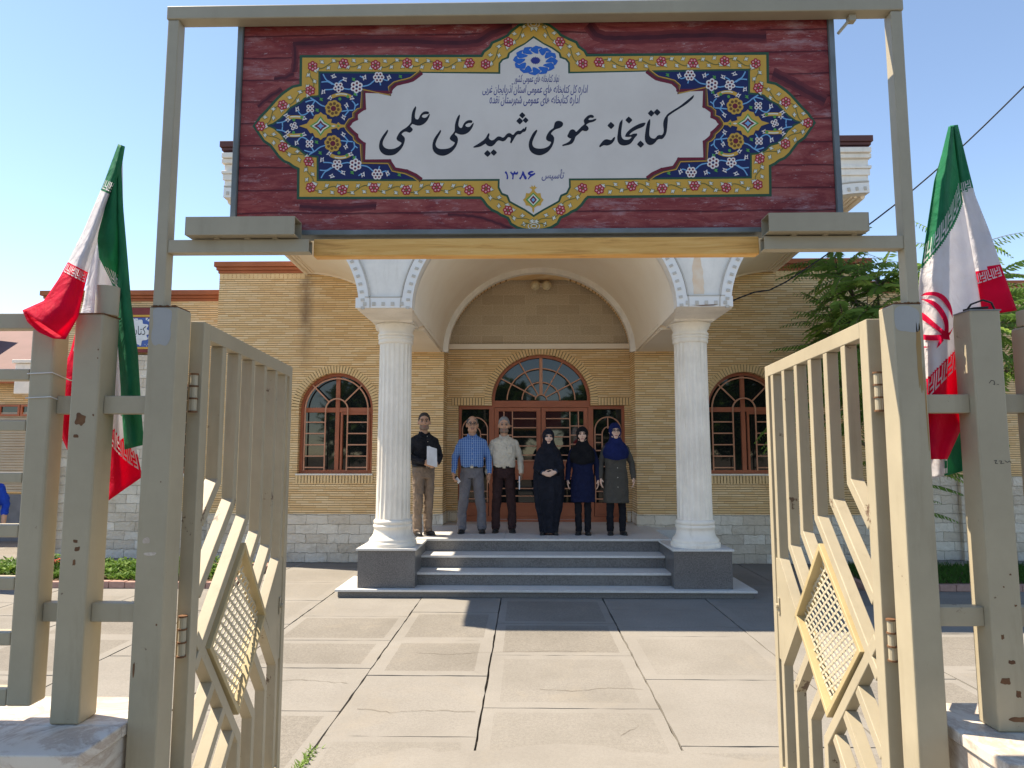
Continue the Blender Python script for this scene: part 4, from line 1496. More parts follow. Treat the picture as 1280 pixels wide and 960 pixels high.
GO, GI = closed(GO), closed(GI)
m = MB(); poly(m, GO, 5); m.build('green_outline', P_['green'], sign)
m = MB(); poly(m, offset(GO, 3.3), 6); m.build('gold_band', P_['gold'], sign)
m = MB(); poly(m, GI, 8); poly(m, offset(GI, 2.4), 10, 1); m.build('inner_field', [P_['green'], P_['blue']], sign)
# white text field
WL_ = [(528, 91.5), (520, 97.8), (516, 100.6), (509.7, 102.5), (503, 104), (495.6, 106), (490, 111), (488.6, 115.6), (456, 115), (456, 136), (450.6, 139), (446, 142.8), (446, 149), (440, 152), (437.5, 156), (435.5, 158.0)]
WLo = [(437.3, 160.5), (441, 164.5), (446, 168.8), (447, 173), (450, 176), (455.6, 180), (455.6, 201), (487.5, 201), (493.8, 211), (508.8, 213.8), (520, 218.8), (527.5, 224.4)]
edgeL = WL_ + WLo
gi_in = offset(GI, 2.4)
half_n = len(GI) // 2 + 1
top_part = [(667, 47.8), (656, 56), (645.5, 61.6), (637.4, 67.4), (636, 73), (629, 75.5), (625.6, 79.6), (625.4, 92.6)]
bot_part = [(624.6, 223.8), (624.4, 234.3), (628, 241.3), (635, 244), (638, 251.5), (646, 255.9), (656.5, 261.5), (667, 268.6)]
WF = closed(top_part + edgeL + bot_part)
m = MB(); poly(m, WF, 14); m.build('white_field', P_['white'], sign)
eg = MB()
for f in (lambda p: p, mir):
    ed = [f(p) for p in edgeL]
    ribbon(eg, [(p[0] - (3.0 if f(p)[0] < UC else -3.0) * 0, p[1]) for p in ed], 3.6, 16, 0)
    inn = []
    for i, p in enumerate(edgeL):
        a, b = Vector(edgeL[max(0, i - 1)]), Vector(edgeL[min(len(edgeL) - 1, i + 1)])
        d = (b - a).normalized()
        n_ = Vector((d.y, -d.x))
        q = Vector(p) + n_ * (3.6 if n_.x < 0.2 else -3.6)
        inn.append(f((q.x, q.y)))
    ribbon(eg, inn, 2.6, 15, 1)
    ribbon(eg, [(p[0] + (-1.7 if p[0] < UC else 1.7), p[1]) for p in inn], 1.1, 17, 2)
    for k in (3, 7, 9, 12, 15, 18, 21, 23, 25):
        p = ed[min(k, len(ed) - 1)]
        poly(eg, [(p[0] + 2.1 * cos(t), p[1] + 2.1 * sin(t)) for t in [2 * pi * i / 8 for i in range(8)]], 18, 0)
eg.build('field_edging', [P_['maroon'], P_['brown'], P_['gold']], sign)


def disc(mb, c, r, lay, m=0, n=10):
    rx, ry = r if isinstance(r, tuple) else (r, r)
    poly(mb, [(c[0] + rx * cos(2 * pi * i / n), c[1] + ry * sin(2 * pi * i / n)) for i in range(n)], lay, m)


def flower(mb, c, r, lay, mp, mi, mc, n=6, a0=0.0):
    """round-petalled flower: outline petals, inner petals, centre"""
    for k in range(n):
        t = a0 + 2 * pi * k / n
        disc(mb, (c[0] + r * .62 * cos(t), c[1] + r * .62 * sin(t)), r * .42, lay, mp, 9)
    disc(mb, c, r * .55, lay + .5, mp)
    for k in range(n):
        t = a0 + 2 * pi * k / n
        disc(mb, (c[0] + r * .60 * cos(t), c[1] + r * .60 * sin(t)), r * .20, lay + 1, mi, 7)
    disc(mb, c, r * .22, lay + 1.2, mc, 8)


def leafy(mb, c, ang, s, lay, m=0):
    """small three-lobed white leaf"""
    pts = [(-1.1, .12), (-.3, .3), (-.5, .85), (.15, .55), (1.0, .1), (.2, -.25), (.1, -.8), (-.35, -.3)]
    ca, sa = cos(ang), sin(ang)
    P = [(c[0] + s * (x * ca - y * sa), c[1] + s * (x * sa + y * ca)) for x, y in pts]
    poly(mb, P, lay, m)


# band flowers, vines and leaves (left half traced, mirrored)
TOPF = [(635.5, 53), (607, 80.5), (587, 79), (547, 81.5), (509, 79), (469.5, 81.5), (430, 79.5), (391, 83), (388, 113.5), (353.5, 131.5), (325.8, 158)]
LOWF = [(354, 184), (386, 202), (388.5, 234.5), (428, 237.8), (467.5, 235), (508, 238), (546, 234.5), (586.5, 238), (607.5, 236), (635, 263.3)]
bf, bl = MB(), MB()
chain = [(667, 30)] + TOPF + LOWF + [(667, 283)]
for f in (lambda p: p, mir):
    for p in TOPF + LOWF:
        if f is mir and False: continue
        flower(bf, f(p), 6.3, 22, 0, 1, 2, 6, rnd.uniform(0, 1))
    for a, b in zip(chain[:-1], chain[1:]):
        A_, B_ = Vector(a), Vector(b)
        d = B_ - A_
        L = d.length
        if L < 24: continue
        u = d / L
        n_ = Vector((-u.y, u.x))
        wave = [tuple(A_ + u * (L * t) + n_ * (3.9 * sin(2 * pi * t))) for t in [i / 14 for i in range(15)]]
        ribbon(bl, [f(p) for p in wave], 0.9, 19, 1)
        k = 5 if L > 32 else 4
        for i in range(k):
            t = (i + 0.75) / (k + .5)
            sgn = 1 if i % 2 else -1
            c = A_ + u * (L * t) + n_ * (4.2 * sgn)
            an = math.atan2(u.y, u.x) + sgn * 0.7 + (pi if i >= k / 2 else 0)
            cc = f(tuple(c))
            if f is mir: an = pi - an
            leafy(bl, cc, an, 4.1, 20, 1)
            leafy(bl, cc, an, 3.2, 21, 0)
bf.build('band_flowers', [P_['red'], P_['pink'], P_['vine']], sign)
bl.build('band_leaves', [P_['cream'], P_['vine']], sign)
# knots at the band's top and bottom centre
kn = MB()
for c in ((667, 30.5), (667.3, 283)):
    for r, w in ((6, 1.0), (3, 1.0)):
        ribbon(kn, [(c[0] + r * 1.2 * cos(2 * pi * i / 20), c[1] + r * .75 * sin(2 * pi * i / 20)) for i in range(21)], w, 21, 0)
    for s_ in (-1, 1):
        ribbon(kn, [(c[0] + s_ * 4, c[1] - 2), (c[0] + s_ * 9, c[1] - 4), (c[0] + s_ * 16, c[1] + (-1 if c[1] > 100 else 5))], 1.0, 21, 1)
kn.build('band_knots', [P_['cream'], P_['vine']], sign)

# navy field ornament
vi, wf, gm = MB(), MB(), MB()
VINES = [[(404, 93), (408, 100), (413, 103), (423, 109.5)], [(402, 103), (410, 102.5), (416, 106)], [(406, 112.5), (415, 112), (423, 109.5), (436, 112), (446, 109), (460, 107), (468, 101), (473.5, 97), (484, 101), (488, 95)], [(423, 109), (424, 103), (431, 99)],
         [(446, 116), (446, 120)], [(455, 98), (450, 95.5)], [(475, 103), (476, 107)], [(417, 136), (402, 132), (394, 126), (388, 126), (382, 128)], [(394, 126), (391, 131), (388, 136)], [(388, 136), (384, 142), (377, 144), (372, 138)], [(394, 126), (388, 122.5)], [(388, 138), (392, 145)],
         [(427, 139.5), (435, 138.5), (442, 138)], [(435, 138.5), (433, 133)], [(436, 139), (431, 145)], [(440, 126), (444, 131), (443, 138)], [(444, 133), (448, 130)], [(346, 154), (353, 153), (358, 151)], [(353, 153), (353.5, 158)]]
BUDS = [(417.5, 95.5, .2), (431.5, 99.5, .9), (455.5, 97, -1.2), (486.5, 97.5, 1.7), (404.5, 115.5, 2.2), (433, 132, -1.5), (430, 147, 1.2), (372, 137, 2.0), (360, 150.5, 3.0), (413, 123, 2.8), (440, 122.5, .3), (358, 145, 3.1), (380.5, 148, .2)]
for f in (lambda p: p, mir):
    for g_ in (lambda p: p, flip):
        F = lambda p: f(g_(p))
        for v in VINES: ribbon(vi, [F(p) for p in smooth_path(v, 3)], 1.5, 19, 0)
        for x, y, a in BUDS:
            leafy(wf, F((x, y)), a, 4.0, 21, 0)
            disc(wf, F((x, y)), 1.1, 22, 2, 6)
        flower(wf, F((423.4, 109.5)), 6.6, 22, 0, 1, 2, 5, .3)
        flower(wf, F((446, 109)), 7.8, 22, 0, 1, 2, 6, .6)
        flower(wf, F((473.5, 97)), 6.9, 22, 0, 1, 2, 6, 0)
        flower(wf, F((388, 136)), 5.6, 22, 0, 1, 2, 4, .8)
        for c, w in (((427, 121.5), 12), ((369.5, 147.5), 10.5)):
            pts = [(c[0] + w * t, c[1] - (3.2 if w > 11 else 0.8) * (1 - t * t)) for t in [-1 + i / 5 for i in range(11)]]
            ribbon(gm, [F(p) for p in pts], 4.4, 21, 0)
            ribbon(gm, [F((p[0], p[1] - .6)) for p in pts[2:-2]], 1.5, 22, 3)
            disc(gm, F((c[0] - 2, c[1] + 2.6)), 2.0, 22, 1, 7)
            disc(gm, F((c[0] + 8, c[1] - .4)), 2.0, 22, 1, 7)
        flower(gm, F((417, 136)), 10.4, 22, 0, 4, 2, 8, .2)
        disc(gm, F((417, 136)), 3.4, 24, 2)
        for p in ((402, 124.5), (442.5, 99.5), (444.5, 118), (501, 96), (397, 138)):
            leafy(gm, F(p), .8, 3.2, 21, 1)
    # centre medallion (on the axis)
    c = (401, 157.9)
    star = [(-27, 0), (-17, -3.2), (-13, -9), (-9.5, -8.6), (-7, -14), (-2.5, -15), (0, -17.5), (3, -14.8), (7, -13.5), (8.5, -9), (14, -8.4), (13, -4.2), (20, -2.4), (22, -5), (25, -2), (31, -1.4)]
    star = star + [(x, -y) for x, y in star[::-1] if y != 0]
    poly(gm, [f((c[0] + x, c[1] + y)) for x, y in star], 23, 0)
    for q, w_, h_, mt in ((0, 14, 12.6, 1), (0, 11, 10, 3), (0, 8.4, 7, 2), (0, 4.4, 3.8, 5)):
        poly(gm, [f((c[0] + x, c[1] + y)) for x, y in ((-w_, 0), (-w_ * .35, -h_ * .45), (0, -h_), (w_ * .35, -h_ * .45), (w_, 0), (w_ * .35, h_ * .45), (0, h_), (-w_ * .35, h_ * .45))], 24 + (14 - w_) * .12, mt)
    poly(gm, [f((c[0] + x, c[1] + y)) for x, y in ((13, 0), (16, -1.3), (19, 0), (16, 1.3))], 25, 3)
    poly(gm, [f((c[0] + x, c[1] + y)) for x, y in ((21, -1.8), (24.5, 0), (21, 1.8))], 25, 1)
    flower(wf, f((367.5, 158)), 5.2, 22, 0, 1, 2, 4, .4)
vi.build('vines', P_['sky'], sign)
wf.build('white_flowers', [P_['petal'], P_['maroon'], P_['blue']], sign)
gm.build('gold_ornaments', [P_['gold'], P_['leafgreen'], P_['maroon'], P_['cream'], P_['brown'], P_['sky']], sign)
# small ornament under the date
so = MB()
c = (666.6, 250)
st_ = [(0, 17), (1.5, 12.5), (1.2, 10), (5, 7.5), (9.5, 7), (10, 4), (13, 0), (10, -3), (9, -8.5), (5, -8), (2, -11), (1.5, -13), (5, -15.5), (2.4, -16), (2, -18.5), (0, -16)]
poly(so, [(c[0] + x, c[1] + y) for x, y in st_ + [(-x, y) for x, y in st_[::-1] if x]], 19, 0)
for w_, h_, mt in ((9.5, 9, 1), (7, 7.2, 3), (4.6, 5.4, 2), (2.4, 2.6, 4)):
    poly(so, [(c[0] + x, c[1] + y) for x, y in ((-w_, 0), (0, -h_), (w_, 0), (0, h_))], 21 + (9.5 - w_) * .1, mt)
so.build('small_ornament', [P_['gold'], P_['leafgreen'], P_['maroon'], P_['cream'], P_['sky']], sign)

# emblem: twelve folded blades around a star
em = MB()
ec_ = (669.3, 76.0)
for k in range(12):
    t0 = 2 * pi * k / 12 - pi / 2 + 0.02
    B = [(.50, -.05), (.62, -.30), (.70, -.36), (.86, -.28), (1.0, 0.02), (.93, .16), (.86, .26), (.80, .06), (.60, .10), (.47, .16)]
    B = [(.46, .02), (.56, -.16), (.72, -.28), (.84, -.20), (1.0, .0), (.95, .20), (.90, .29), (.78, .10), (.62, .16), (.47, .20)]
    pts = []
    for r_, a in B:
        t = t0 + a * 1.25
        pts.append((ec_[0] + 28.2 * r_ * cos(t), ec_[1] + 18.6 * r_ * sin(t)))
    poly(em, pts, 20)
star = []
for k in range(32):
    r_ = 1 if k % 2 == 0 else .78
    star.append((ec_[0] + 6.6 * r_ * cos(2 * pi * k / 32), ec_[1] + 4.9 * r_ * sin(2 * pi * k / 32)))
poly(em, star, 20, 1)
em.build('emblem', [P_['logo'], P_['navytext']], sign)

# the name, brushed in black
ZA, ZB, ZC, ZD = (740, 115), (640, 115), (570, 115), (465, 115)
K = 130 / 1280
STROKES = [
 (ZA, [(1250,45),(1240,75),(1200,115),(1150,155),(1080,200),(1000,250),(945,290),(930,310),(928,350),(922,420),(915,480),(905,520),(885,555),(860,578),(830,578),(800,590),(775,620),(745,645),(715,652),(690,645),(665,620),(653,580),(655,530),(665,460),(680,390),(700,350),(712,342),(712,380),(705,450),(700,510),(705,545),(725,570),(760,580),(785,570),(805,545),(830,535),(855,537),(875,520),(885,480),(880,420),(880,380),(890,340),(910,305),(940,270),(1000,230),(1080,180),(1150,125),(1200,85)]),
 (ZA, [(655,385),(640,415),(610,435),(560,455),(510,480),(470,510),(455,530),(475,535),(510,520),(550,517),(550,535),(525,560),(500,600),(470,635),(430,652),(385,658),(345,645),(322,615),(314,570),(320,510),(330,440),(345,380),(372,345),(370,380),(360,450),(355,520),(365,565),(390,590),(430,595),(465,585),(490,560),(480,550),(450,552),(415,550),(412,540),(430,505),(470,465),(520,430),(580,400),(630,385)]),
 (ZA, [(280,560),(278,580),(262,610),(240,635),(210,652),(180,658),(145,655),(115,668),(98,680),(92,670),(110,640),(140,605),(165,590),(195,590),(225,598),(245,592),(262,570)]),
 (ZB, [(1035,335),(1020,355),(985,370),(950,378),(920,395),(905,415),(920,420),(938,445),(935,465),(915,480),(885,478),(870,472),(845,490),(820,515),(790,540),(775,560),(765,590),(745,625),(715,645),(675,655),(625,665),(625,655),(670,635),(710,610),(730,580),(732,568),(715,570),(690,555),(685,540),(700,510),(715,480),(740,466),(765,472),(785,495),(800,490),(830,460),(860,430),(890,405),(895,390),(888,370),(888,350),(905,325),(935,298),(970,286),(995,292),(1005,310),(990,318),(965,315),(945,325),(935,340),(950,350),(985,348),(1015,338)]),
 (ZB, [(520,420),(530,385),(550,365),(585,362),(615,375),(625,400),(612,425),(580,445),(545,455),(510,475),(485,500),(475,520),(500,540),(515,570),(510,620),(490,670),(455,720),(410,755),(360,775),(310,775),(260,755),(225,720),(210,670),(215,610),(240,550),(270,500),(300,472),(308,480),(290,520),(265,570),(248,620),(250,660),(275,690),(320,702),(370,702),(420,690),(460,665),(482,630),(478,612),(450,605),(425,585),(425,555),(440,520),(470,480),(510,450)]),
 (ZC, [(865,435),(862,460),(850,485),(820,495),(790,520),(760,520),(735,540),(715,570),(695,605),(680,630),(670,622),(678,590),(675,565),(655,555),(635,560),(610,590),(580,607),(550,600),(525,595),(500,610),(475,640),(445,665),(415,668),(385,655),(365,632),(340,648),(300,670),(260,680),(220,685),(222,675),(265,650),(310,620),(350,590),(375,560),(390,530),(405,512),(410,530),(400,560),(410,585),(435,600),(465,595),(490,575),(515,555),(545,555),(570,567),(595,560),(620,530),(645,513),(670,515),(690,530),(710,530),(735,500),(765,482),(790,485),(815,470),(830,455),(845,458),(855,440)]),
 (ZD, [(1250,385),(1240,420),(1215,465),(1180,500),(1140,520),(1095,524),(1055,512),(1030,500),(1015,520),(1025,535),(1045,555),(1055,590),(1045,640),(1020,690),(980,735),(930,768),(880,783),(830,778),(785,755),(755,715),(748,660),(760,600),(790,545),(820,505),(840,475),(848,482),(835,515),(805,570),(785,620),(780,650),(795,685),(830,705),(880,708),(940,700),(990,675),(1018,640),(1020,620),(1000,610),(970,590),(962,570),(975,545),(1000,515),(1020,485),(1023,460),(1025,410),(1040,350),(1060,305),(1078,285),(1078,310),(1065,360),(1060,410),(1075,440),(1100,450),(1115,435),(1130,400),(1155,370),(1190,353),(1225,355),(1232,368),(1222,380),(1195,380),(1165,390),(1148,405),(1150,425),(1175,437),(1205,432),(1230,405)]),
 (ZD, [(710,275),(700,310),(675,355),(640,390),(600,410),(560,412),(520,400),(495,390),(480,410),(465,425),(490,450),(498,468),(480,490),(460,500),(430,488),(405,488),(380,500),(360,520),(375,540),(395,560),(402,590),(390,640),(365,690),(325,735),(280,768),(225,780),(170,775),(125,750),(98,710),(92,660),(105,600),(135,545),(165,505),(190,472),(196,482),(180,520),(150,570),(132,615),(130,650),(150,685),(190,705),(240,708),(290,698),(340,670),(365,640),(366,625),(345,612),(315,595),(307,570),(320,540),(345,500),(380,470),(415,450),(440,430),(465,405),(485,375),(488,340),(495,270),(515,215),(538,183),(540,205),(528,260),(525,310),(535,335),(560,345),(580,330),(595,295),(620,262),(655,245),(690,248),(700,260),(690,272),(660,272),(630,280),(612,298),(618,315),(645,325),(675,315),(695,290)]),
]
DOTS = [(ZA, 727, 265, 40), (ZA, 801, 253, 41), (ZA, 597, 645, 43), (ZA, 453, 348, 42), (ZA, 233, 415, 43), (ZC, 816, 290, 37), (ZC, 857, 350, 35), (ZC, 784, 360, 41), (ZC, 388, 760, 41), (ZC, 465, 748, 39)]
tx = MB()
for (ox, oy), pts in STROKES:
    poly(tx, offset(smooth_loop([(ox + x * K, oy + y * K) for x, y in pts], 3, 0.3), -0.4), 18)
for (ox, oy), x, y, r in DOTS:
    c = (ox + x * K, oy + y * K)
    r *= K
    q = [(-1, .08), (-.75, .35), (-.05, .98), (.12, .98), (.85, .25), (.98, 0), (.75, -.35), (.05, -.98), (-.12, -.98), (-.85, -.25)]
    poly(tx, [(c[0] + a * r, c[1] + b * r) for a, b in q], 18.5)
tx.build('lettering', P_['ink'], sign)

# small lines: joined Persian letter forms set from right to left
FORMS = {'ا': (0xFE8D, 0xFE8E), 'أ': (0xFE83, 0xFE84), 'آ': (0xFE81, 0xFE82), 'ب': (0xFE8F, 0xFE90, 0xFE91, 0xFE92), 'ت': (0xFE95, 0xFE96, 0xFE97, 0xFE98), 'ج': (0xFE9D, 0xFE9E, 0xFE9F, 0xFEA0), 'خ': (0xFEA5, 0xFEA6, 0xFEA7, 0xFEA8), 'د': (0xFEA9, 0xFEAA), 'ذ': (0xFEAB, 0xFEAC), 'ر': (0xFEAD, 0xFEAE),
         'س': (0xFEB1, 0xFEB2, 0xFEB3, 0xFEB4), 'ش': (0xFEB5, 0xFEB6, 0xFEB7, 0xFEB8), 'ع': (0xFEC9, 0xFECA, 0xFECB, 0xFECC), 'غ': (0xFECD, 0xFECE, 0xFECF, 0xFED0), 'ق': (0xFED5, 0xFED6, 0xFED7, 0xFED8), 'ک': (0xFB8E, 0xFB8F, 0xFB90, 0xFB91), 'ل': (0xFEDD, 0xFEDE, 0xFEDF, 0xFEE0), 'م': (0xFEE1, 0xFEE2, 0xFEE3, 0xFEE4),
         'ن': (0xFEE5, 0xFEE6, 0xFEE7, 0xFEE8), 'ه': (0x0665, 0xFEEA, 0xFEEB, 0xFEEC), 'و': (0xFEED, 0xFEEE), 'ی': (0xFBFC, 0xFBFD, 0xFBFE, 0xFBFF)}


def shape(s):
    out = []
    for i, ch in enumerate(s):
        if ch not in FORMS: out.append(ch); continue
        pj = i > 0 and s[i - 1] in FORMS and len(FORMS[s[i - 1]]) == 4
        nj = i + 1 < len(s) and s[i + 1] in FORMS and len(FORMS[ch]) == 4
        f = FORMS[ch]
        k = (3 if nj else 1) if pj else (2 if nj else 0)
        out.append(chr(f[k]))
    return ''.join(out[::-1])


def text_mesh(name, body, u0, u1, v_mid, height, mat, parent, lay=18, shear=0.25, depth_y=None, track=1.0):
    cu = bpy.data.curves.new(name, 'FONT')
    cu.body = body
    cu.size = 1
    cu.shear = shear
    cu.resolution_u = 3
    cu.offset = 0.008
    ob = bpy.data.objects.new(name, cu)
    COL.objects.link(ob)
    dg = bpy.context.evaluated_depsgraph_get()
    me = bpy.data.meshes.new_from_object(ob.evaluated_get(dg))
    bpy.data.objects.remove(ob)
    xs = [v.co.x for v in me.vertices]; zs = [v.co.y for v in me.vertices]
    x0, x1, z0, z1 = min(xs), max(xs), min(zs), max(zs)
    y = SY - lay * 1e-4
    for v in me.vertices:
        tx_, tz = (v.co.x - x0) / (x1 - x0), (v.co.y - z0) / (z1 - z0)
        p = SP(u0 + (u1 - u0) * tx_, v_mid + height * (0.5 - tz), y)
        v.co = Vector(p) - WL[parent.name]
    me.materials.clear(); me.materials.append(mat)
    o = link(bpy.data.objects.new(name, me))
    o.parent = parent
    return o


text_mesh('lettering', shape('نهاد کتابخانه های عمومی کشور'), 642.5, 699, 99.5, 12.5, P_['navytext'], sign)
text_mesh('lettering', shape('اداره کل کتابخانه های عمومی استان آذربایجان غربی'), 603, 735, 112, 15, P_['navytext'], sign)
text_mesh('lettering', shape('اداره کتابخانه های عمومی شهرستان نقده'), 612, 725, 126, 14, P_['navytext'], sign)
text_mesh('lettering', shape('تأسیس'), 677, 705.5, 219, 14.5, P_['navytext'], sign)
DG = [[(140,255),(165,245),(185,290),(195,340),(190,375),(168,375),(172,330),(160,290),(145,280)],
      [(222,262),(245,248),(257,270),(280,275),(290,248),(305,250),(312,270),(335,263),(345,248),(355,262),(345,295),(320,303),(298,298),(287,308),(282,340),(278,378),(255,375),(262,330),(252,300),(238,285)],
      [(432,243),(446,260),(462,300),(492,350),(485,378),(460,375),(440,335),(428,310),(415,340),(395,378),(372,372),(372,355),(395,330),(413,285),(422,252)],
      [(508,278),(535,250),(575,240),(605,250),(585,268),(550,276),(556,290),(590,285),(620,270),(628,290),(600,315),(570,330),(545,350),(520,380),(508,370),(530,335),(545,315),(520,305)]]
dg_ = MB()
for g in DG: poly(dg_, smooth_loop([(620 + x / 12.8, 195 + y / 12.8) for x, y in g], 3, .3), 18)
dg_.build('lettering', paint('sign_date_blue', (0.02, 0.035, 0.30)), sign)
# printed grooves of the plank picture
gv = MB()
for line, w in (([(366, 55), (470, 51), (584, 53), (612, 42), (640, 31)], 8), ([(368, 54), (369, 74), (367, 90)], 5), ([(343, 98), (356, 97), (367, 92)], 4.5), ([(322, 133), (336, 122), (352, 112)], 4), ([(735, 30), (752, 46), (800, 47), (880, 44), (958, 46)], 9), ([(966, 92), (990, 104), (1015, 118), (1032, 126)], 9), ([(375, 258), (420, 260), (470, 257)], 6), ([(560, 268), (600, 272), (640, 286)], 3)):
    for q, k in ((1.7, 0), (1.15, 1), (.6, 2)): ribbon(gv, [(u + .35 * sin(u * .9 + v), v + .45 * sin(u * .55)) for u, v in smooth_path(line, 9)], w * q, 1 + k * .7, k)
gv.build('printed_grooves', [simple('sign_groove_rim', (0.185, 0.030, 0.034), (0.13, 0.02, 0.025), 22, 0.6), simple('sign_groove_side', (0.115, 0.018, 0.024), (0.16, 0.026, 0.03), 16, 0.6), simple('sign_groove_bottom', (0.06, 0.010, 0.018), (0.10, 0.016, 0.024), 12, 0.6)], sign)
# ------------------------------------------------------------------ flags
FG = dict(green=cloth('flag_green', (0.02, 0.27, 0.13), (0.015, 0.21, 0.10), 0.5, 0.7, 9, 0.5), white=cloth('flag_white', (0.80, 0.78, 0.80), (0.72, 0.70, 0.73), 0.45, 0.7, 9, 0.5), red=cloth('flag_red', (0.86, 0.014, 0.085), (0.76, 0.012, 0.07), 0.6, 0.7, 9, 0.5),
          pole=simple('flag_pole_metal', (0.45, 0.46, 0.47), (0.35, 0.36, 0.37), 5, 0.35, 0.5))


def interp(path, t):
    """point at fraction t (by length) of a traced line of (u, v, depth)"""
    P = [Vector(p) for p in path]
    L = [0]
    for a, b in zip(P[:-1], P[1:]): L.append(L[-1] + (b.xy - a.xy).length)
    d = t * L[-1]
    for i in range(len(P) - 1):
        if d <= L[i + 1] or i == len(P) - 2:
            k = (d - L[i]) / max(1e-6, L[i + 1] - L[i])
            return P[i].lerp(P[i + 1], k)


def drape(mb, left, right, bands, nu=14, nv=40, fold=0.02, waves=1.5, phase=0.0, bulge=0.03):
    """a hanging strip of cloth between two edge lines (u, v, depth in metres); bands = [(t_left, t_right, material)...] from the top"""
    b = len(mb.v)
    for j in range(nv + 1):
        t = j / nv
        a, c = interp(left, t), interp(right, t)
        for i in range(nu + 1):
            s = i / nu
            q = a.lerp(c, s)
            dy = -bulge * sin(pi * s) + fold * sin(2 * pi * waves * s + phase + 1.2 * t) * min(1, 4 * t + .2)
            p = at(q.x, q.y, q.z + dy)
            mb.v.append(tuple(p))
    for j in range(nv):
        for i in range(nu):
            s, t = (i + .5) / nu, (j + .5) / nv
            m = bands[-1][2]
            for tl, tr, mt in bands:
                if t < tl + (tr - tl) * s: m = mt; break
            k = b + j * (nu + 1) + i
            mb.f.append([k, k + nu + 1, k + nu + 2, k + 1]); mb.m.append(m)


# square kufic strokes of the flag's border script on a 16 x 7 cell block
KUFIC = [((0, 0), (0, 6)), ((0, 6), (3, 6)), ((2, 0), (2, 4)), ((2, 4), (5, 4)), ((5, 0), (5, 6)), ((7, 0), (7, 6)), ((5, 6), (9, 6)), ((9, 0), (9, 4)), ((9, 2), (12, 2)), ((11, 4), (14, 4)), ((12, 0), (12, 2)), ((14, 0), (14, 6)), ((11, 6), (14, 6))]


def kufic(mb, left, right, t0, t1, s0=0.05, s1=0.95, n=2, dl=0.0, off=0.006, bulge=0.03, fold=0.02, waves=1.5, phase=0.0, m=0, slant=(0, 0)):
    """border script lying on a draped strip: between fractions t0,t1 of its length; slant=(at left, at right) shifts"""
    def P(s, t):
        t = t + slant[0] + (slant[1] - slant[0]) * s
        a, c = interp(left, min(1, max(0, t))), interp(right, min(1, max(0, t)))
        q = a.lerp(c, s)
        dy = -bulge * sin(pi * s) + fold * sin(2 * pi * waves * s + phase + 1.2 * t) * min(1, 4 * t + .2)
        return at(q.x, q.y, q.z + dy - off)
    for r in range(n):
        for (x0, y0), (x1, y1) in KUFIC:
            k = 5
            prev = None
            for i in range(k):
                f0, f1 = i / k, (i + 1) / k
                xa, xb = x0 + (x1 - x0) * f0, x0 + (x1 - x0) * f1
                ya, yb = y0 + (y1 - y0) * f0, y0 + (y1 - y0) * f1
                w = .42
                if x0 == x1: q = [(xa - w, ya - (w if i == 0 else 0)), (xa + w, ya - (w if i == 0 else 0)), (xb + w, yb + (w if i == k - 1 else 0)), (xb - w, yb + (w if i == k - 1 else 0))]
                else: q = [(xa - (w if i == 0 else 0), ya - w), (xb + (w if i == k - 1 else 0), ya - w), (xb + (w if i == k - 1 else 0), ya + w), (xa - (w if i == 0 else 0), ya + w)]
                vs = []
                for x, y in q:
                    s = s0 + (s1 - s0) * ((r + (x + .5) / 16) / n)
                    vs.append(tuple(P(s, t0 + (t1 - t0) * y / 6)))
                mb.add(vs, [(3, 2, 1, 0)], m)


def solid(o, th=0.002):
    md = o.modifiers.new('thickness', 'SOLIDIFY'); md.thickness = th; md.offset = 0
    return o


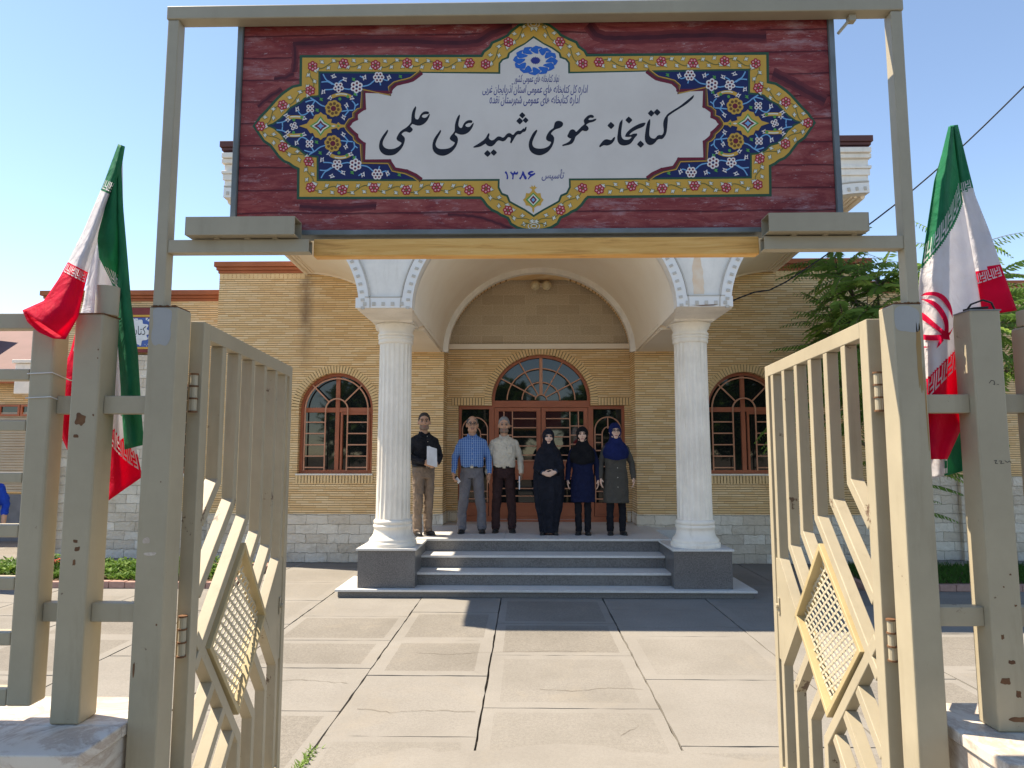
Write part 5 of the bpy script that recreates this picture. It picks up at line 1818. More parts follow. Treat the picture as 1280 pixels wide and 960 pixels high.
def flag_left():
    root = thing('flag', 'folded Iranian flag left of the gate, its red end curling over the railing', 'flag', (-1.51, 2.42, 2.3), 0, 'Iranian flags on the gate posts')
    c = MB()
    # front fold, leaning to the left
    L1 = [(148, 180, 2.42), (131, 226, 2.40), (119, 255, 2.38), (104, 290, 2.36), (86, 326, 2.34), (74, 348, 2.30), (55, 376, 2.27), (28, 388, 2.27)]
    R1 = [(156, 183, 2.44), (150, 220, 2.42), (135, 257, 2.41), (123, 298, 2.40), (110, 340, 2.36), (105, 362, 2.33), (98, 396, 2.29), (82, 424, 2.27)]
    drape(c, L1, R1, [(.25, .24, 0), (.655, .645, 1), (2, 2, 2)], 14, 60, 0.012, 1.2, .4, 0.035)
    # the curled hem: inner side of the red end
    L2 = [(28, 388, 2.27), (34, 402, 2.255), (48, 415, 2.25), (66, 423, 2.255), (82, 424, 2.27)]
    R2 = [(40, 386, 2.34), (44, 396, 2.33), (58, 404, 2.33), (72, 410, 2.33), (84, 416, 2.33)]
    drape(c, L2, R2, [(2, 2, 2)], 6, 24, 0.0, 1, 0, 0.015)
    # white and script behind
    L3 = [(126, 262, 2.50), (112, 330, 2.50), (104, 380, 2.50), (88, 440, 2.50), (76, 470, 2.50), (70, 530, 2.50), (86, 566, 2.50)]
    R3 = [(136, 262, 2.56), (140, 330, 2.56), (142, 380, 2.55), (144, 440, 2.52), (120, 480, 2.51), (100, 530, 2.50), (88, 568, 2.50)]
    drape(c, L3, R3, [(.47, .64, 1), (2, 2, 2)], 12, 50, 0.010, 1.4, 1.0, 0.02)
    # the piece hanging behind the post: white, script, red tip
    L4 = [(142, 300, 2.56), (139, 400, 2.55), (137, 500, 2.53), (136, 560, 2.53), (135, 626, 2.52)]
    R4 = [(150, 300, 2.58), (158, 400, 2.57), (164, 500, 2.56), (170, 560, 2.55), (178, 596, 2.54)]
    drape(c, L4, R4, [(.70, .90, 1), (2, 2, 2)], 12, 50, 0.008, 1.2, 2.0, 0.02)
    # green rolls
    L5 = [(140, 222, 2.40), (127, 262, 2.39), (122, 300, 2.39), (124, 322, 2.41), (136, 345, 2.45), (148, 372, 2.48)]
    R5 = [(146, 222, 2.41), (147, 262, 2.41), (149, 300, 2.42), (151, 330, 2.44), (151, 352, 2.47), (153, 374, 2.49)]
    drape(c, L5, R5, [(2, 2, 0)], 10, 40, 0.006, 1.0, 0.5, 0.02)
    L6 = [(144, 200, 2.46), (141, 260, 2.46), (143, 320, 2.46), (143, 380, 2.47), (149, 450, 2.48), (153, 520, 2.49), (156, 562, 2.49)]
    R6 = [(151, 200, 2.465), (154, 262, 2.47), (159, 320, 2.48), (164, 380, 2.49), (172, 440, 2.50), (177, 520, 2.50), (180, 556, 2.50)]
    drape(c, L6, R6, [(2, 2, 0)], 14, 50, 0.004, 1.0, 0.0, 0.055)
    solid(c.build('cloth', [FG['green'], FG['white'], FG['red']], root, smooth=True))
    k = MB()
    kufic(k, L1, R1, .195, .236, .02, .98, 1, off=.012, bulge=.035, fold=.012, waves=1.2, phase=.4)
    kufic(k, L1, R1, .66, .70, .02, .98, 2, off=.012, bulge=.035, fold=.012, waves=1.2, phase=.4)
    kufic(k, L4, R4, .74, .80, .05, .98, 2, off=.01, bulge=.02, fold=.008, waves=1.2, phase=2.0, slant=(-.03, .17))
    kufic(k, L3, R3, .50, .56, .05, .95, 2, off=.01, bulge=.02, fold=.010, waves=1.4, phase=1.0, slant=(0, .16))
    kufic(k, L5, R5, .78, .9, .05, .95, 1, off=.01, bulge=.02, fold=.006, waves=1.0, phase=.5, slant=(-.05, .05))
    k.build('border_script', FG['white'], root)
    p0, p1 = at(153, 520, 2.51), at(151, 184, 2.462)
    MB().tube([p0, p1], .006, 10).build('flag_pole', FG['pole'], root, smooth=True)


def flag_right():
    root = thing('flag', 'draped Iranian flag right of the gate showing its red emblem', 'flag', (1.58, 2.45, 2.3), 0, 'Iranian flags on the gate posts')
    c = MB()
    L1 = [(1186, 158, 2.44), (1178, 190, 2.42), (1168, 225, 2.40), (1158, 290, 2.40), (1149, 350, 2.41), (1146, 420, 2.45), (1146, 500, 2.47), (1150, 560, 2.47), (1160, 574, 2.47)]
    R1 = [(1192, 158, 2.46), (1196, 200, 2.47), (1202, 245, 2.48), (1210, 290, 2.48), (1219, 340, 2.48), (1228, 392, 2.48), (1216, 470, 2.50), (1204, 530, 2.50), (1184, 574, 2.48)]
    drape(c, L1, R1, [(.43, .225, 0), (.79, .60, 1), (2, 2, 2)], 64, 150, 0.016, 1.6, 0.6, 0.05)
    L2 = [(1188, 157, 2.48), (1192, 205, 2.51), (1196, 245, 2.52), (1203, 290, 2.52), (1211, 340, 2.52), (1221, 396, 2.50)]
    R2 = [(1197, 156, 2.47), (1209, 205, 2.48), (1219, 245, 2.48), (1237, 290, 2.48), (1252, 335, 2.46), (1271, 388, 2.42)]
    drape(c, L2, R2, [(.36, .33, 0), (.775, .745, 1), (2, 2, 2)], 14, 60, 0.010, 1.3, 2.0, 0.04)
    L3 = [(1150, 540, 2.53), (1156, 575, 2.53), (1160, 600, 2.53)]
    R3 = [(1212, 530, 2.56), (1212, 560, 2.56), (1208, 588, 2.56)]
    b = len(c.v)
    drape(c, L3, R3, [(2, 2, 3)], 12, 14, 0.012, 1.5, 0.3, 0.02)
    # the lower piece: white on the gate side, green beyond a slanting line
    k = 0
    for i in range(len(c.f)):
        if c.m[i] == 3:
            col, row = k % 12, k // 12
            c.m[i] = 0 if col > 3.0 + row * 0.12 else 1
            k += 1
    solid(c.build('cloth', [FG['green'], FG['white'], FG['red']], root, smooth=True))
    q = MB()
    kufic(q, L1, R1, .365, .415, .03, .97, 3, off=.012, bulge=.05, fold=.016, waves=1.6, phase=.6, slant=(0, -.205), m=0)
    kufic(q, L1, R1, .80, .85, .03, .97, 3, off=.012, bulge=.05, fold=.016, waves=1.6, phase=.6, slant=(0, -.19), m=0)
    kufic(q, L2, R2, .30, .345, .03, .97, 1, off=.012, bulge=.04, fold=.010, waves=1.3, phase=2.0, slant=(0.01, -.01), m=0)
    kufic(q, L2, R2, .79, .835, .03, .97, 2, off=.012, bulge=.04, fold=.010, waves=1.3, phase=2.0, slant=(0, -.03), m=0)
    kufic(q, L3, R3, .1, .9, .36, .52, 1, off=.01, bulge=.02, fold=.012, waves=1.5, phase=.3, m=0)
    q.build('border_script', FG['white'], root)
    # emblem: crescents and a sword, seen from the side on the fold
    e = MB()

    def on(u, v):
        # nearest parameters on the front sheet
        best = None
        for j in range(30, 100):
            t = j / 120
            a, c_ = interp(L1, t), interp(R1, t)
            vv = None
            s = (u - a.x) / (c_.x - a.x)
            if -0.3 <= s <= 1.2:
                vv = a.y + (c_.y - a.y) * s
                d = abs(vv - v)
                if best is None or d < best[0]: best = (d, s, t, a, c_)
        d, s, t, a, c_ = best
        ss = min(1, max(0, s))
        q_ = a.lerp(c_, s)
        dy = -.05 * sin(pi * ss) + .016 * sin(2 * pi * 1.6 * ss + .6 + 1.2 * t) * min(1, 4 * t + .2)
        return tuple(at(u, v, q_.z + dy - .008))

    def cres(outer, inner):
        n = 18
        A_, B_ = smooth_path(outer, 6), smooth_path(inner, 6)
        def rs(P, k): return P[min(len(P) - 1, round(k * (len(P) - 1)))]
        vs = [on(*rs(A_, i / n)) for i in range(n + 1)] + [on(*rs(B_, i / n)) for i in range(n + 1)]
        e.add(vs, [(i, i + 1, n + 2 + i, n + 1 + i) for i in range(n)])
    Z = lambda pts: [(1080 + x / 8, 340 + y / 8) for x, y in pts]
    cres(Z([(570, 238), (620, 205), (720, 200), (800, 235), (860, 310), (885, 400), (885, 460)]), Z([(570, 240), (640, 232), (710, 240), (770, 275), (830, 345), (865, 410), (885, 460)]))
    cres(Z([(570, 270), (650, 275), (730, 310), (800, 390), (840, 480), (848, 560), (845, 620)]), Z([(570, 272), (620, 295), (690, 340), (750, 410), (795, 490), (808, 560), (800, 610)]))
    cres(Z([(575, 400), (620, 430), (700, 500), (780, 570), (830, 610), (845, 640)]), Z([(585, 480), (640, 515), (700, 560), (745, 595), (780, 625), (820, 660)]))
    cres(Z([(590, 625), (680, 630), (770, 625), (850, 605), (895, 545)]), Z([(592, 678), (680, 685), (770, 680), (850, 640), (895, 546)]))
    cres(Z([(860, 600), (855, 640), (862, 680)]), Z([(780, 640), (800, 670), (862, 680)]))
    cres(Z([(725, 765), (760, 730), (800, 680)]), Z([(725, 765), (745, 700), (780, 670)]))
    cres(Z([(598, 742), (630, 745), (655, 746)]), Z([(598, 758), (630, 756), (655, 748)]))
    e.build('emblem', FG['red'], root)
    MB().tube([at(1222, 400, 2.56), at(1192.5, 157.5, 2.495)], .008, 10).build('flag_pole', FG['pole'], root, smooth=True)


flag_left()
flag_right()

# white cords tied round the left railing
cd = MB()
for z in (2.075, 1.99):
    x0, x1, y0, y1 = -1.741, -1.652, GY - .023, GY + .063
    cd.tube([(x0, y0, z), (x1, y0, z + .004), (x1, y1, z - .012), (-1.56, GY + .15, z - .045)], .0022, 6)
tag(cd.build('cord', simple('white_cord', (0.7, 0.7, 0.68), None, 5, 0.8)), 'thin white cords tied round the left railing upright below the flag', 'cord')

# overhead cable from the porch column to the right
cb = MB()
pts = [(2.72, 9.0, 3.80), (2.86, 8.98, 3.86), (3.05, 8.96, 3.93), (3.25, 8.95, 3.955), (3.45, 8.9, 4.05)]
A_ = Vector(pts[-1]); B_ = at(1300, 88, 8.6)
for k in range(1, 15):
    t = k / 14
    p = A_.lerp(B_, t); p.z -= 0.18 * sin(pi * t)
    pts.append(tuple(p))
cb.tube(pts, .011, 6)
tag(cb.build('cable', bpy.data.materials['black_wire_sheath'], None, smooth=True), 'thin black overhead cable running from the right porch column up past the flag', 'cable')

# blue tile plaque on the left wing
tl = thing('tile_plaque', 'blue and white tiled name plaque on the left wing with a white medallion', 'plaque', (-6.95, VY - .11, 3.95))
MB().box(-7.55, -6.37, VY - .13, VY - .101, 3.56, 4.36).build('backing', simple('plaque_maroon_band', (0.22, 0.035, 0.03), None, 5, 0.5), tl, bevel=0.004)
tnt = NT('blue_floral_tile')
vo = tnt.node('ShaderNodeTexVoronoi'); vo.inputs['Scale'].default_value = 16; tnt.l.new(tnt.pos(), vo.inputs['Vector'])
tc = tnt.ramp(vo.outputs['Distance'], [(0.0, (0.55, 0.36, 0.10)), (0.16, (0.6, 0.62, 0.64)), (0.30, (0.62, 0.64, 0.66)), (0.36, (0.02, 0.06, 0.28)), (1.0, (0.02, 0.08, 0.33))])
M['bluetile'] = tnt.done(tc, 0.25, 0.5)
MB().box(-7.50, -6.42, VY - .134, VY - .1305, 3.66, 4.18).build('tile_field', M['bluetile'], tl)
lb = MB()
yt = MB()
for z in (3.62, 4.195): yt.box(-7.52, -6.40, VY - .135, VY - .1305, z, z + .035)
yt.build('yellow_border', P_['gold'], tl)
pts = [(-6.95 + .30 * (1 + .10 * cos(12 * t)) * cos(t), 3.92 + .235 * (1 + .10 * cos(12 * t)) * sin(t)) for t in [2 * pi * i / 72 for i in range(72)]]
lb.plate(pts, [], VY - .139, VY - .1345)
lb.build('medallion', simple('tile_white', (0.74, 0.75, 0.76), None, 5, 0.3), tl)


def wall_text(body, x0, x1, zc, h, y, mat, parent):
    cu = bpy.data.curves.new('lettering', 'FONT'); cu.body = body; cu.size = 1; cu.resolution_u = 2
    ob = bpy.data.objects.new('t', cu); COL.objects.link(ob)
    me = bpy.data.meshes.new_from_object(ob.evaluated_get(bpy.context.evaluated_depsgraph_get()))
    bpy.data.objects.remove(ob)
    xs = [v.co.x for v in me.vertices]; zs = [v.co.y for v in me.vertices]
    for v in me.vertices:
        q = Vector((x0 + (x1 - x0) * (v.co.x - min(xs)) / (max(xs) - min(xs)), y, zc - h / 2 + h * (v.co.y - min(zs)) / (max(zs) - min(zs))))
        v.co = q - WL[parent.name]
    me.materials.clear(); me.materials.append(mat)
    o = link(bpy.data.objects.new('lettering', me)); o.parent = parent
    return o


wall_text(shape('کتابخانه'), -7.12, -6.70, 3.93, .20, VY - .1405, P_['ink'], tl)

# ------------------------------------------------------------------ planting beds
M['kerb_brick'] = simple('pink_brick_edging', (0.42, 0.26, 0.22), (0.33, 0.20, 0.165), 14, 0.85, 0.15, 0.3, 60)
M['leaf_a'] = cloth('bed_leaf_green', (0.10, 0.20, 0.035), (0.06, 0.13, 0.022), 0.25, 0.6, 6, 0.0)
M['leaf_b'] = cloth('bed_leaf_light', (0.19, 0.30, 0.06), (0.12, 0.21, 0.04), 0.25, 0.6, 6, 0.0)
M['grass'] = cloth('lawn_grass_green', (0.055, 0.14, 0.025), (0.035, 0.095, 0.016), 0.2, 0.7, 5, 0.0)
M['flower_red'] = simple('bed_red_petals', (0.55, 0.02, 0.02), None, 5, 0.6)
M['flower_violet'] = simple('bed_violet_petals', (0.10, 0.06, 0.20), None, 5, 0.6)
for x0, x1, y0, y1 in ((-9.5, -4.05, 9.30, 10.75), (4.55, 10.5, 9.30, 10.75)):
    k = MB()
    n = int((x1 - x0) / .21)
    for i in range(n):
        a = x0 + (x1 - x0) * i / n
        k.box(a + .004, a + (x1 - x0) / n - .004, y0 - .1, y0, 0, .085 + random.uniform(-.006, .006))
    k.box(x0 - .1, x0 - .002, y0 - .1, y1, 0, .08)
    k.box(x1 + .002, x1 + .1, y0 - .1, y1, 0, .08)
    k.box(x0 - .1, x1 + .1, y1 + .002, y1 + .1, 0, .08)
    tag(k.build('kerb', M['kerb_brick'], bevel=0.004), kind='structure')
    s = MB()
    s.box(x0 + .001, x1 - .001, y0 + .001, y1 - .001, 0.0, .05)
    tag(s.build('bed_soil', M['soil']), kind='structure')


def leafquad(mb, c, L, W, d, up, m=0, fold=.25):
    d = d.normalized()
    s = d.cross(up)
    if s.length < 1e-4: s = d.cross(Vector((1, 0, 0)))
    s.normalize()
    n = s.cross(d)
    a, b = c, c + d * L
    mid = c + d * (L * .45)
    mb.add([a, mid + s * W + n * (fold * W), b, mid - s * W + n * (fold * W)], [(0, 1, 2), (0, 2, 3)], m)


R_ = random.Random(21)
gc = MB()
for i in range(900):
    x, y = R_.uniform(-9.3, -4.2), R_.uniform(9.38, 10.65)
    h = .06 + .20 * max(0, noise.noise(Vector((x * 1.5, y * 1.5, 2))) + .35) * R_.uniform(.4, 1.2)
    for k in range(9):
        a = R_.uniform(0, 2 * pi)
        e = R_.uniform(.2, 1.2)
        c = Vector((x + .05 * cos(a), y + .05 * sin(a), .05 + h * R_.uniform(.2, 1)))
        leafquad(gc, c, R_.uniform(.05, .10), R_.uniform(.014, .03), Vector((cos(a), sin(a), e)), Vector((0, 0, 1)), R_.choice((0, 0, 1)))
tag(gc.build('ground_cover', [M['leaf_a'], M['leaf_b']]), 'low leafy ground cover filling the left planting bed', 'ground cover', kind='stuff')
lg = MB()
for i in range(9000):
    x, y = R_.uniform(4.6, 10.4), R_.uniform(9.33, 10.72)
    a = R_.uniform(0, 2 * pi)
    h = R_.uniform(.07, .17)
    leafquad(lg, Vector((x, y, .048)), h, .006, Vector((cos(a) * .45, sin(a) * .45, 1)), Vector((cos(a + 1.5), sin(a + 1.5), 0)), 0)
tag(lg.build('grass', M['grass']), 'short green grass in the right planting bed', 'grass', kind='stuff')
for i, (x, y, col, lab) in enumerate(((-6.73, 9.85, 'flower_red', 'small red flower plant in the left bed behind the railing'), (-5.45, 9.9, 'flower_violet', 'small violet flower plant in the left bed by the gate post'))):
    t = thing('flower_plant', lab, 'plant', (x, y, .05))
    s = MB(); f = MB()
    for k in range(16):
        a, r = R_.uniform(0, 2 * pi), R_.uniform(.02, .16)
        top = Vector((x + r * cos(a), y + r * sin(a), .05 + R_.uniform(.14, .30)))
        s.tube([(x, y, .05), tuple(top)], .004, 5)
        leafquad(s, Vector((x + r * .5 * cos(a), y + r * .5 * sin(a), .14)), .08, .02, Vector((cos(a), sin(a), .5)), Vector((0, 0, 1)))
        for q in range(5): leafquad(f, top, .035, .014, Vector((cos(q * 1.256), sin(q * 1.256), .4)), Vector((0, 0, 1)))
    s.build('stem', M['leaf_a'], t); f.build('flower', M[col], t)
# weeds in the paving joint
wd_ = thing('weed_tuft', 'thin weed tuft growing in the paving joint near the left gate leaf', 'weed', (-1.30, 4.1, 0))
w = MB()
for i in range(170):
    t = R_.random()
    x, y = -1.300 + R_.gauss(0, .012 + .012 * t), 3.92 + .42 * t
    a = R_.uniform(0, 2 * pi)
    leafquad(w, Vector((x, y, -.01)), R_.uniform(.02, .06), .005, Vector((cos(a), sin(a), R_.uniform(.3, 1.2))), Vector((0, 0, 1)))
w.build('leaf', M['leaf_b'], wd_)

# ------------------------------------------------------------------ the ailanthus tree at the right
M['bark'] = simple('grey_brown_bark', (0.17, 0.135, 0.10), (0.11, 0.085, 0.06), 9, 0.9, 0.15, 0.5, 30, 0, 0.02)
M['frond'] = cloth('tree_leaflet_green', (0.175, 0.30, 0.065), (0.12, 0.22, 0.048), 0.45, 0.5, 3, 0.0)
M['frond_light'] = cloth('tree_leaflet_light', (0.30, 0.42, 0.095), (0.23, 0.34, 0.07), 0.5, 0.5, 3, 0.0)


def frond(mb, base, d, L, droop, m, rr):
    d = d.normalized()
    side = d.cross(Vector((0, 0, 1)))
    if side.length < .05: side = Vector((1, 0, 0))
    side.normalize()
    n = max(8, int(L / .05))
    p = Vector(base)
    pts = [p.copy()]
    cur = d.copy()
    for i in range(n):
        cur = (cur + Vector((0, 0, -droop / n))).normalized()
        p = p + cur * (L / n)
        pts.append(p.copy())
    mb.tube([tuple(q) for q in pts[::2]], [.007 * (1 - .8 * i / len(pts[::2])) for i in range(len(pts[::2]))], 4, 2, cap=False)
    for i in range(2, n + 1):
        t = i / n
        ll = (.145 if t < .7 else .145 * (1.25 - t) / .55) * rr.uniform(.85, 1.1) * min(1, L / .7 + .2)
        tan = (pts[i] - pts[i - 1]).normalized()
        for s in (-1, 1):
            dd = side * s + tan * .35 + Vector((0, 0, -.55 + rr.uniform(-.15, .15)))
            leafquad(mb, pts[i] + tan * (.01 * s), ll, ll * .155, dd, tan, m, .2)


def ailanthus():
    t = thing('ailanthus_tree', 'tall tree with long feathery leaves in front of the brick wall right of the porch', 'tree', (5.15, 9.95, 0))
    rr = random.Random(5)
    tr = MB()
    trunk = [(5.15, 9.95, 0), (5.18, 9.93, .7), (5.12, 9.9, 1.5), (5.2, 9.85, 2.3), (5.22, 9.8, 3.0)]
    tr.tube(trunk, [.085, .075, .066, .058, .05], 12)
    tr.build('trunk', M['bark'], t, smooth=True)
    br, cr = MB(), MB()
    tips = []
    for k in range(19):
        a = 2 * pi * k / 19 * 2.4 + rr.uniform(-.3, .3)
        h = rr.uniform(.55, 1.0)
        b0 = Vector(trunk[-1]).lerp(Vector(trunk[2]), rr.random() ** 2)
        L = rr.uniform(.5, 1.5)
        e = Vector((cos(a) * 1.0, sin(a) * .85, rr.uniform(.15, 1.5))).normalized() * L + b0
        if k < 5: e = Vector((5.3 + rr.uniform(-.7, 1.2), 9.7 + rr.uniform(-.5, .5), 4.0 + .22 * k))
        mid = b0.lerp(e, .5) + Vector((0, 0, .12))
        br.tube([tuple(b0), tuple(mid), tuple(e)], [.03, .022, .012], 7)
        tips.append((e, (e - mid).normalized()))
    extra = [((4.4, 9.6, 3.35), (-.5, -.4, .4)), ((4.9, 9.5, 3.1), (-.3, -.7, .3)), ((4.8, 9.5, 3.9), (-.3, -.5, .6)), ((5.2, 9.5, 3.5), (0, -.7, .4)), ((5.0, 9.5, 2.6), (-.3, -.7, .0)), ((5.6, 9.5, 4.0), (.2, -.4, .7)), ((5.5, 9.45, 3.0), (.3, -.7, .2)), ((4.6, 9.6, 4.3), (-.5, -.2, .6)), ((4.55, 9.7, 3.15), (-.8, -.2, .1)), ((4.6, 9.65, 2.75), (-.9, -.3, .0)), ((4.5, 9.7, 3.7), (-.9, -.2, .25)), ((4.7, 9.6, 2.45), (-.8, -.3, -.1)), ((5.0, 9.6, 4.3), (-.4, -.2, .8)), ((6.6, 9.5, 3.6), (.8, -.2, .4)), ((6.9, 9.6, 3.0), (.8, -.3, .2)), ((6.5, 9.5, 4.2), (.4, 0, .8)), ((7.2, 9.7, 3.9), (.6, 0, .7))]
    for e, d in extra:
        e = Vector(e)
        b0 = Vector(trunk[-1]).lerp(Vector(trunk[3]), rr.random())
        br.tube([tuple(b0), tuple(b0.lerp(e, .5) + Vector((0, 0, .10))), tuple(e)], [.028, .02, .012], 7)
        tips.append((e, Vector(d).normalized()))
    for e, d in tips:
        n = rr.randint(12, 15)
        for k in range(n):
            a = 2 * pi * k / n + rr.uniform(-.3, .3)
            u = d.cross(Vector((0, 0, 1)))
            if u.length < .1: u = Vector((1, 0, 0))
            u.normalize(); v = u.cross(d)
            el = rr.uniform(.1, 1.0)
            dd = (u * cos(a) + v * sin(a)) + d * el
            dd.z = dd.z * .7 + .12
            frond(cr, e - d * rr.uniform(0, .25), dd, rr.uniform(.55, 1.0), rr.uniform(.5, 1.1), 1 if rr.random() < .28 else 0, rr)
    # the long sprays in front of the wall
    for p, d, L in (((4.7, 9.65, 3.25), (-1, -.1, .28), 1.25), ((4.65, 9.6, 3.0), (-1, -.15, .22), 1.1), ((4.7, 9.6, 2.85), (-1, -.1, .02), 1.25), ((4.65, 9.6, 2.6), (-1, -.2, .05), 1.0), ((4.75, 9.6, 3.5), (-.8, -.1, .5), 1.0), ((4.5, 9.7, 2.95), (-.9, .2, -.1), 1.0), ((4.6, 9.7, 2.55), (-1, 0, .25), 1.15)):
        frond(cr, p, Vector(d), L, .55, 0, rr)
    # low shoots
    for p, d, L in (((5.3, 9.8, 1.55), (.9, -.3, .25), .75), ((5.3, 9.8, 1.35), (.95, -.2, .2), .8), ((5.25, 9.8, 1.15), (.8, -.4, .3), .5), ((5.3, 9.8, .98), (.9, -.3, .2), .65), ((5.1, 9.8, 1.3), (-.6, -.5, .2), .5), ((5.1, 9.8, .75), (-.4, -.6, .4), .4), ((5.0, 9.8, 1.0), (.2, -.7, .3), .4)):
        frond(cr, p, Vector(d), L, .7, 0, rr)
    br.build('branch', M['bark'], t, smooth=True)
    cr.build('crown', [M['frond'], M['frond_light'], M['bark']], t)


ailanthus()

# ------------------------------------------------------------------ the house at the far left
nb = thing('neighbour_house', 'low brick house with a pinkish sloping roof and shuttered front far to the left', 'house', (-13, 14, 0))
M['roof_pink'] = simple('pinkish_sheet_roof', (0.17, 0.085, 0.08), (0.14, 0.07, 0.065), 1.5, 0.7, 0.2)
nw = MB()
nw.box(-30, -9.75, 14.0, 14.3, .95, 3.25)
nw.build('wall', M['brick'], nb)
MB().box(-30, -9.74, 13.96, 14.3, 0, .948).build('plinth', simple('grey_plinth_stone', (0.16, 0.17, 0.19), (0.11, 0.12, 0.135), 3, 0.8), nb)
sh_ = MB()
for i in range(30):
    z = 1.0 + i * .055
    sh_.box(-11.6, -9.95, 13.965, 13.99, z, z + .045)
sh_.build('roller_shutter', simple('beige_shutter_slats', (0.44, 0.38, 0.29), (0.37, 0.31, 0.235), 3, 0.6), nb)
rf = MB()
rf.add([(-30, 13.7, 3.33), (-9.4, 13.7, 3.33), (-9.9, 18.0, 5.4), (-30, 18.0, 5.4)], [(0, 1, 2, 3)])
rf.box(-30, -9.4, 13.68, 13.72, 3.22, 3.33, 1)
rfo = rf.build('roof', [M['roof_pink'], M['terracotta']], nb)
MB().box(-14.3, -13.2, 15.5, 16.3, 4.0, 5.95).build('chimney', M['terracotta'], rfo, bevel=0.01)
gb = MB()
gb.box(-10.45, -9.62, 13.62, 13.95, 3.0, 3.62)
gb.box(-10.50, -9.56, 13.58, 13.99, 3.625, 3.70)
gb.build('chimney_stack', M['white_plaster'], nb, bevel=0.01)
for k in range(5):
    x = -11.9 + k * .46
    w = MB().plate([(x, 2.56), (x + .44, 2.56), (x + .44, 2.80), (x, 2.80)], [[(x + .04, 2.60), (x + .40, 2.60), (x + .40, 2.76), (x + .04, 2.76)]], 13.94, 13.995).build('window', M['frame_paint'], nb)
    MB().box(x + .03, x + .41, 13.97, 13.98, 2.59, 2.77).build('pane', M['glass'], w)

# trees of the street behind the viewer, seen in the window glass
M['street_leaf'] = cloth('street_tree_leaf', (0.09, 0.17, 0.035), (0.06, 0.12, 0.025), 0.3, 0.6, 2, 0.0)
sf = MB()
rs = random.Random(9)
for cx, cy, cz, r in ((-7.5, -9.5, 3.4, 2.3), (-1.5, -10, 3.5, 2.4), (4.0, -9.6, 3.4, 2.3), (10, -9.5, 3.4, 2.3)):
    for i in range(2200):
        v = Vector((rs.gauss(0, 1), rs.gauss(0, 1), rs.gauss(0, 1))).normalized() * r * rs.uniform(.55, 1) * (1 + .25 * noise.noise(Vector((i * .37, cx, 0))))
        c = Vector((cx, cy, cz)) + Vector((v.x, v.y, v.z * .85))
        leafquad(sf, c, rs.uniform(.4, .75), rs.uniform(.14, .26), Vector((rs.gauss(0, 1), rs.gauss(0, 1), rs.gauss(0, .6))), Vector((0, 0, 1)))
    sf.tube([(cx, cy, 0), (cx + .1, cy, cz)], [.2, .12], 8, 1)
tag(sf.build('street_trees', [M['street_leaf'], M['bark']]), 'row of leafy street trees behind the viewer, mirrored in the window glass', 'trees', kind='stuff')
# ------------------------------------------------------------------ people
WR = bpy.data.textures.new('wrinkle_clouds', 'CLOUDS'); WR.noise_scale = 0.085; WR.noise_depth = 2


def union(mb, voxel=0.007, smooth=4, wrinkle=0.0):
    """grow one continuous surface out of overlapping solids"""
    me = bpy.data.meshes.new('tmp')
    me.from_pydata(mb.v, [], mb.f)
    o = link(bpy.data.objects.new('tmp', me))
    r = o.modifiers.new('r', 'REMESH'); r.mode = 'VOXEL'; r.voxel_size = voxel
    if smooth:
        s = o.modifiers.new('s', 'SMOOTH'); s.factor = 0.5; s.iterations = smooth
    if wrinkle:
        d = o.modifiers.new('d', 'DISPLACE'); d.texture = WR; d.strength = wrinkle; d.mid_level = 0.5
    out = bpy.data.meshes.new_from_object(o.evaluated_get(bpy.context.evaluated_depsgraph_get()))
    bpy.data.objects.remove(o); bpy.data.meshes.remove(me)
    out.polygons.foreach_set('use_smooth', [True] * len(out.polygons))
    return out


def mesh_obj(name, me, mats, parent, scale=1.0):
    me.name = name
    me.materials.clear()
    for m in (mats if isinstance(mats, (list, tuple)) else [mats]): me.materials.append(m)
    o = link(bpy.data.objects.new(name, me))
    o.parent = parent
    return o


def ering(cx, cy, z, rx, ry, n=28, p=2.3, mod=0.0, k=0, ph=0):
    out = []
    for i in range(n):
        t = 2 * pi * i / n
        c, s = cos(t), sin(t)
        q = 1 + mod * sin(k * t + ph)
        out.append((cx + rx * q * abs(c) ** (2 / p) * (1 if c >= 0 else -1), cy + ry * q * abs(s) ** (2 / p) * (1 if s >= 0 else -1), z))
    return out


def torso(mb, rings, p=2.3): mb.loft([ering(r[3] if len(r) > 3 else 0, r[4] if len(r) > 4 else 0, r[0], r[1], r[2], 28, p) for r in rings])


def limb(mb, pts, rad):
    mb.tube(pts, rad, 14)
    for p, r in zip(pts, rad): mb.ball(p, r * .995, 14, 8)


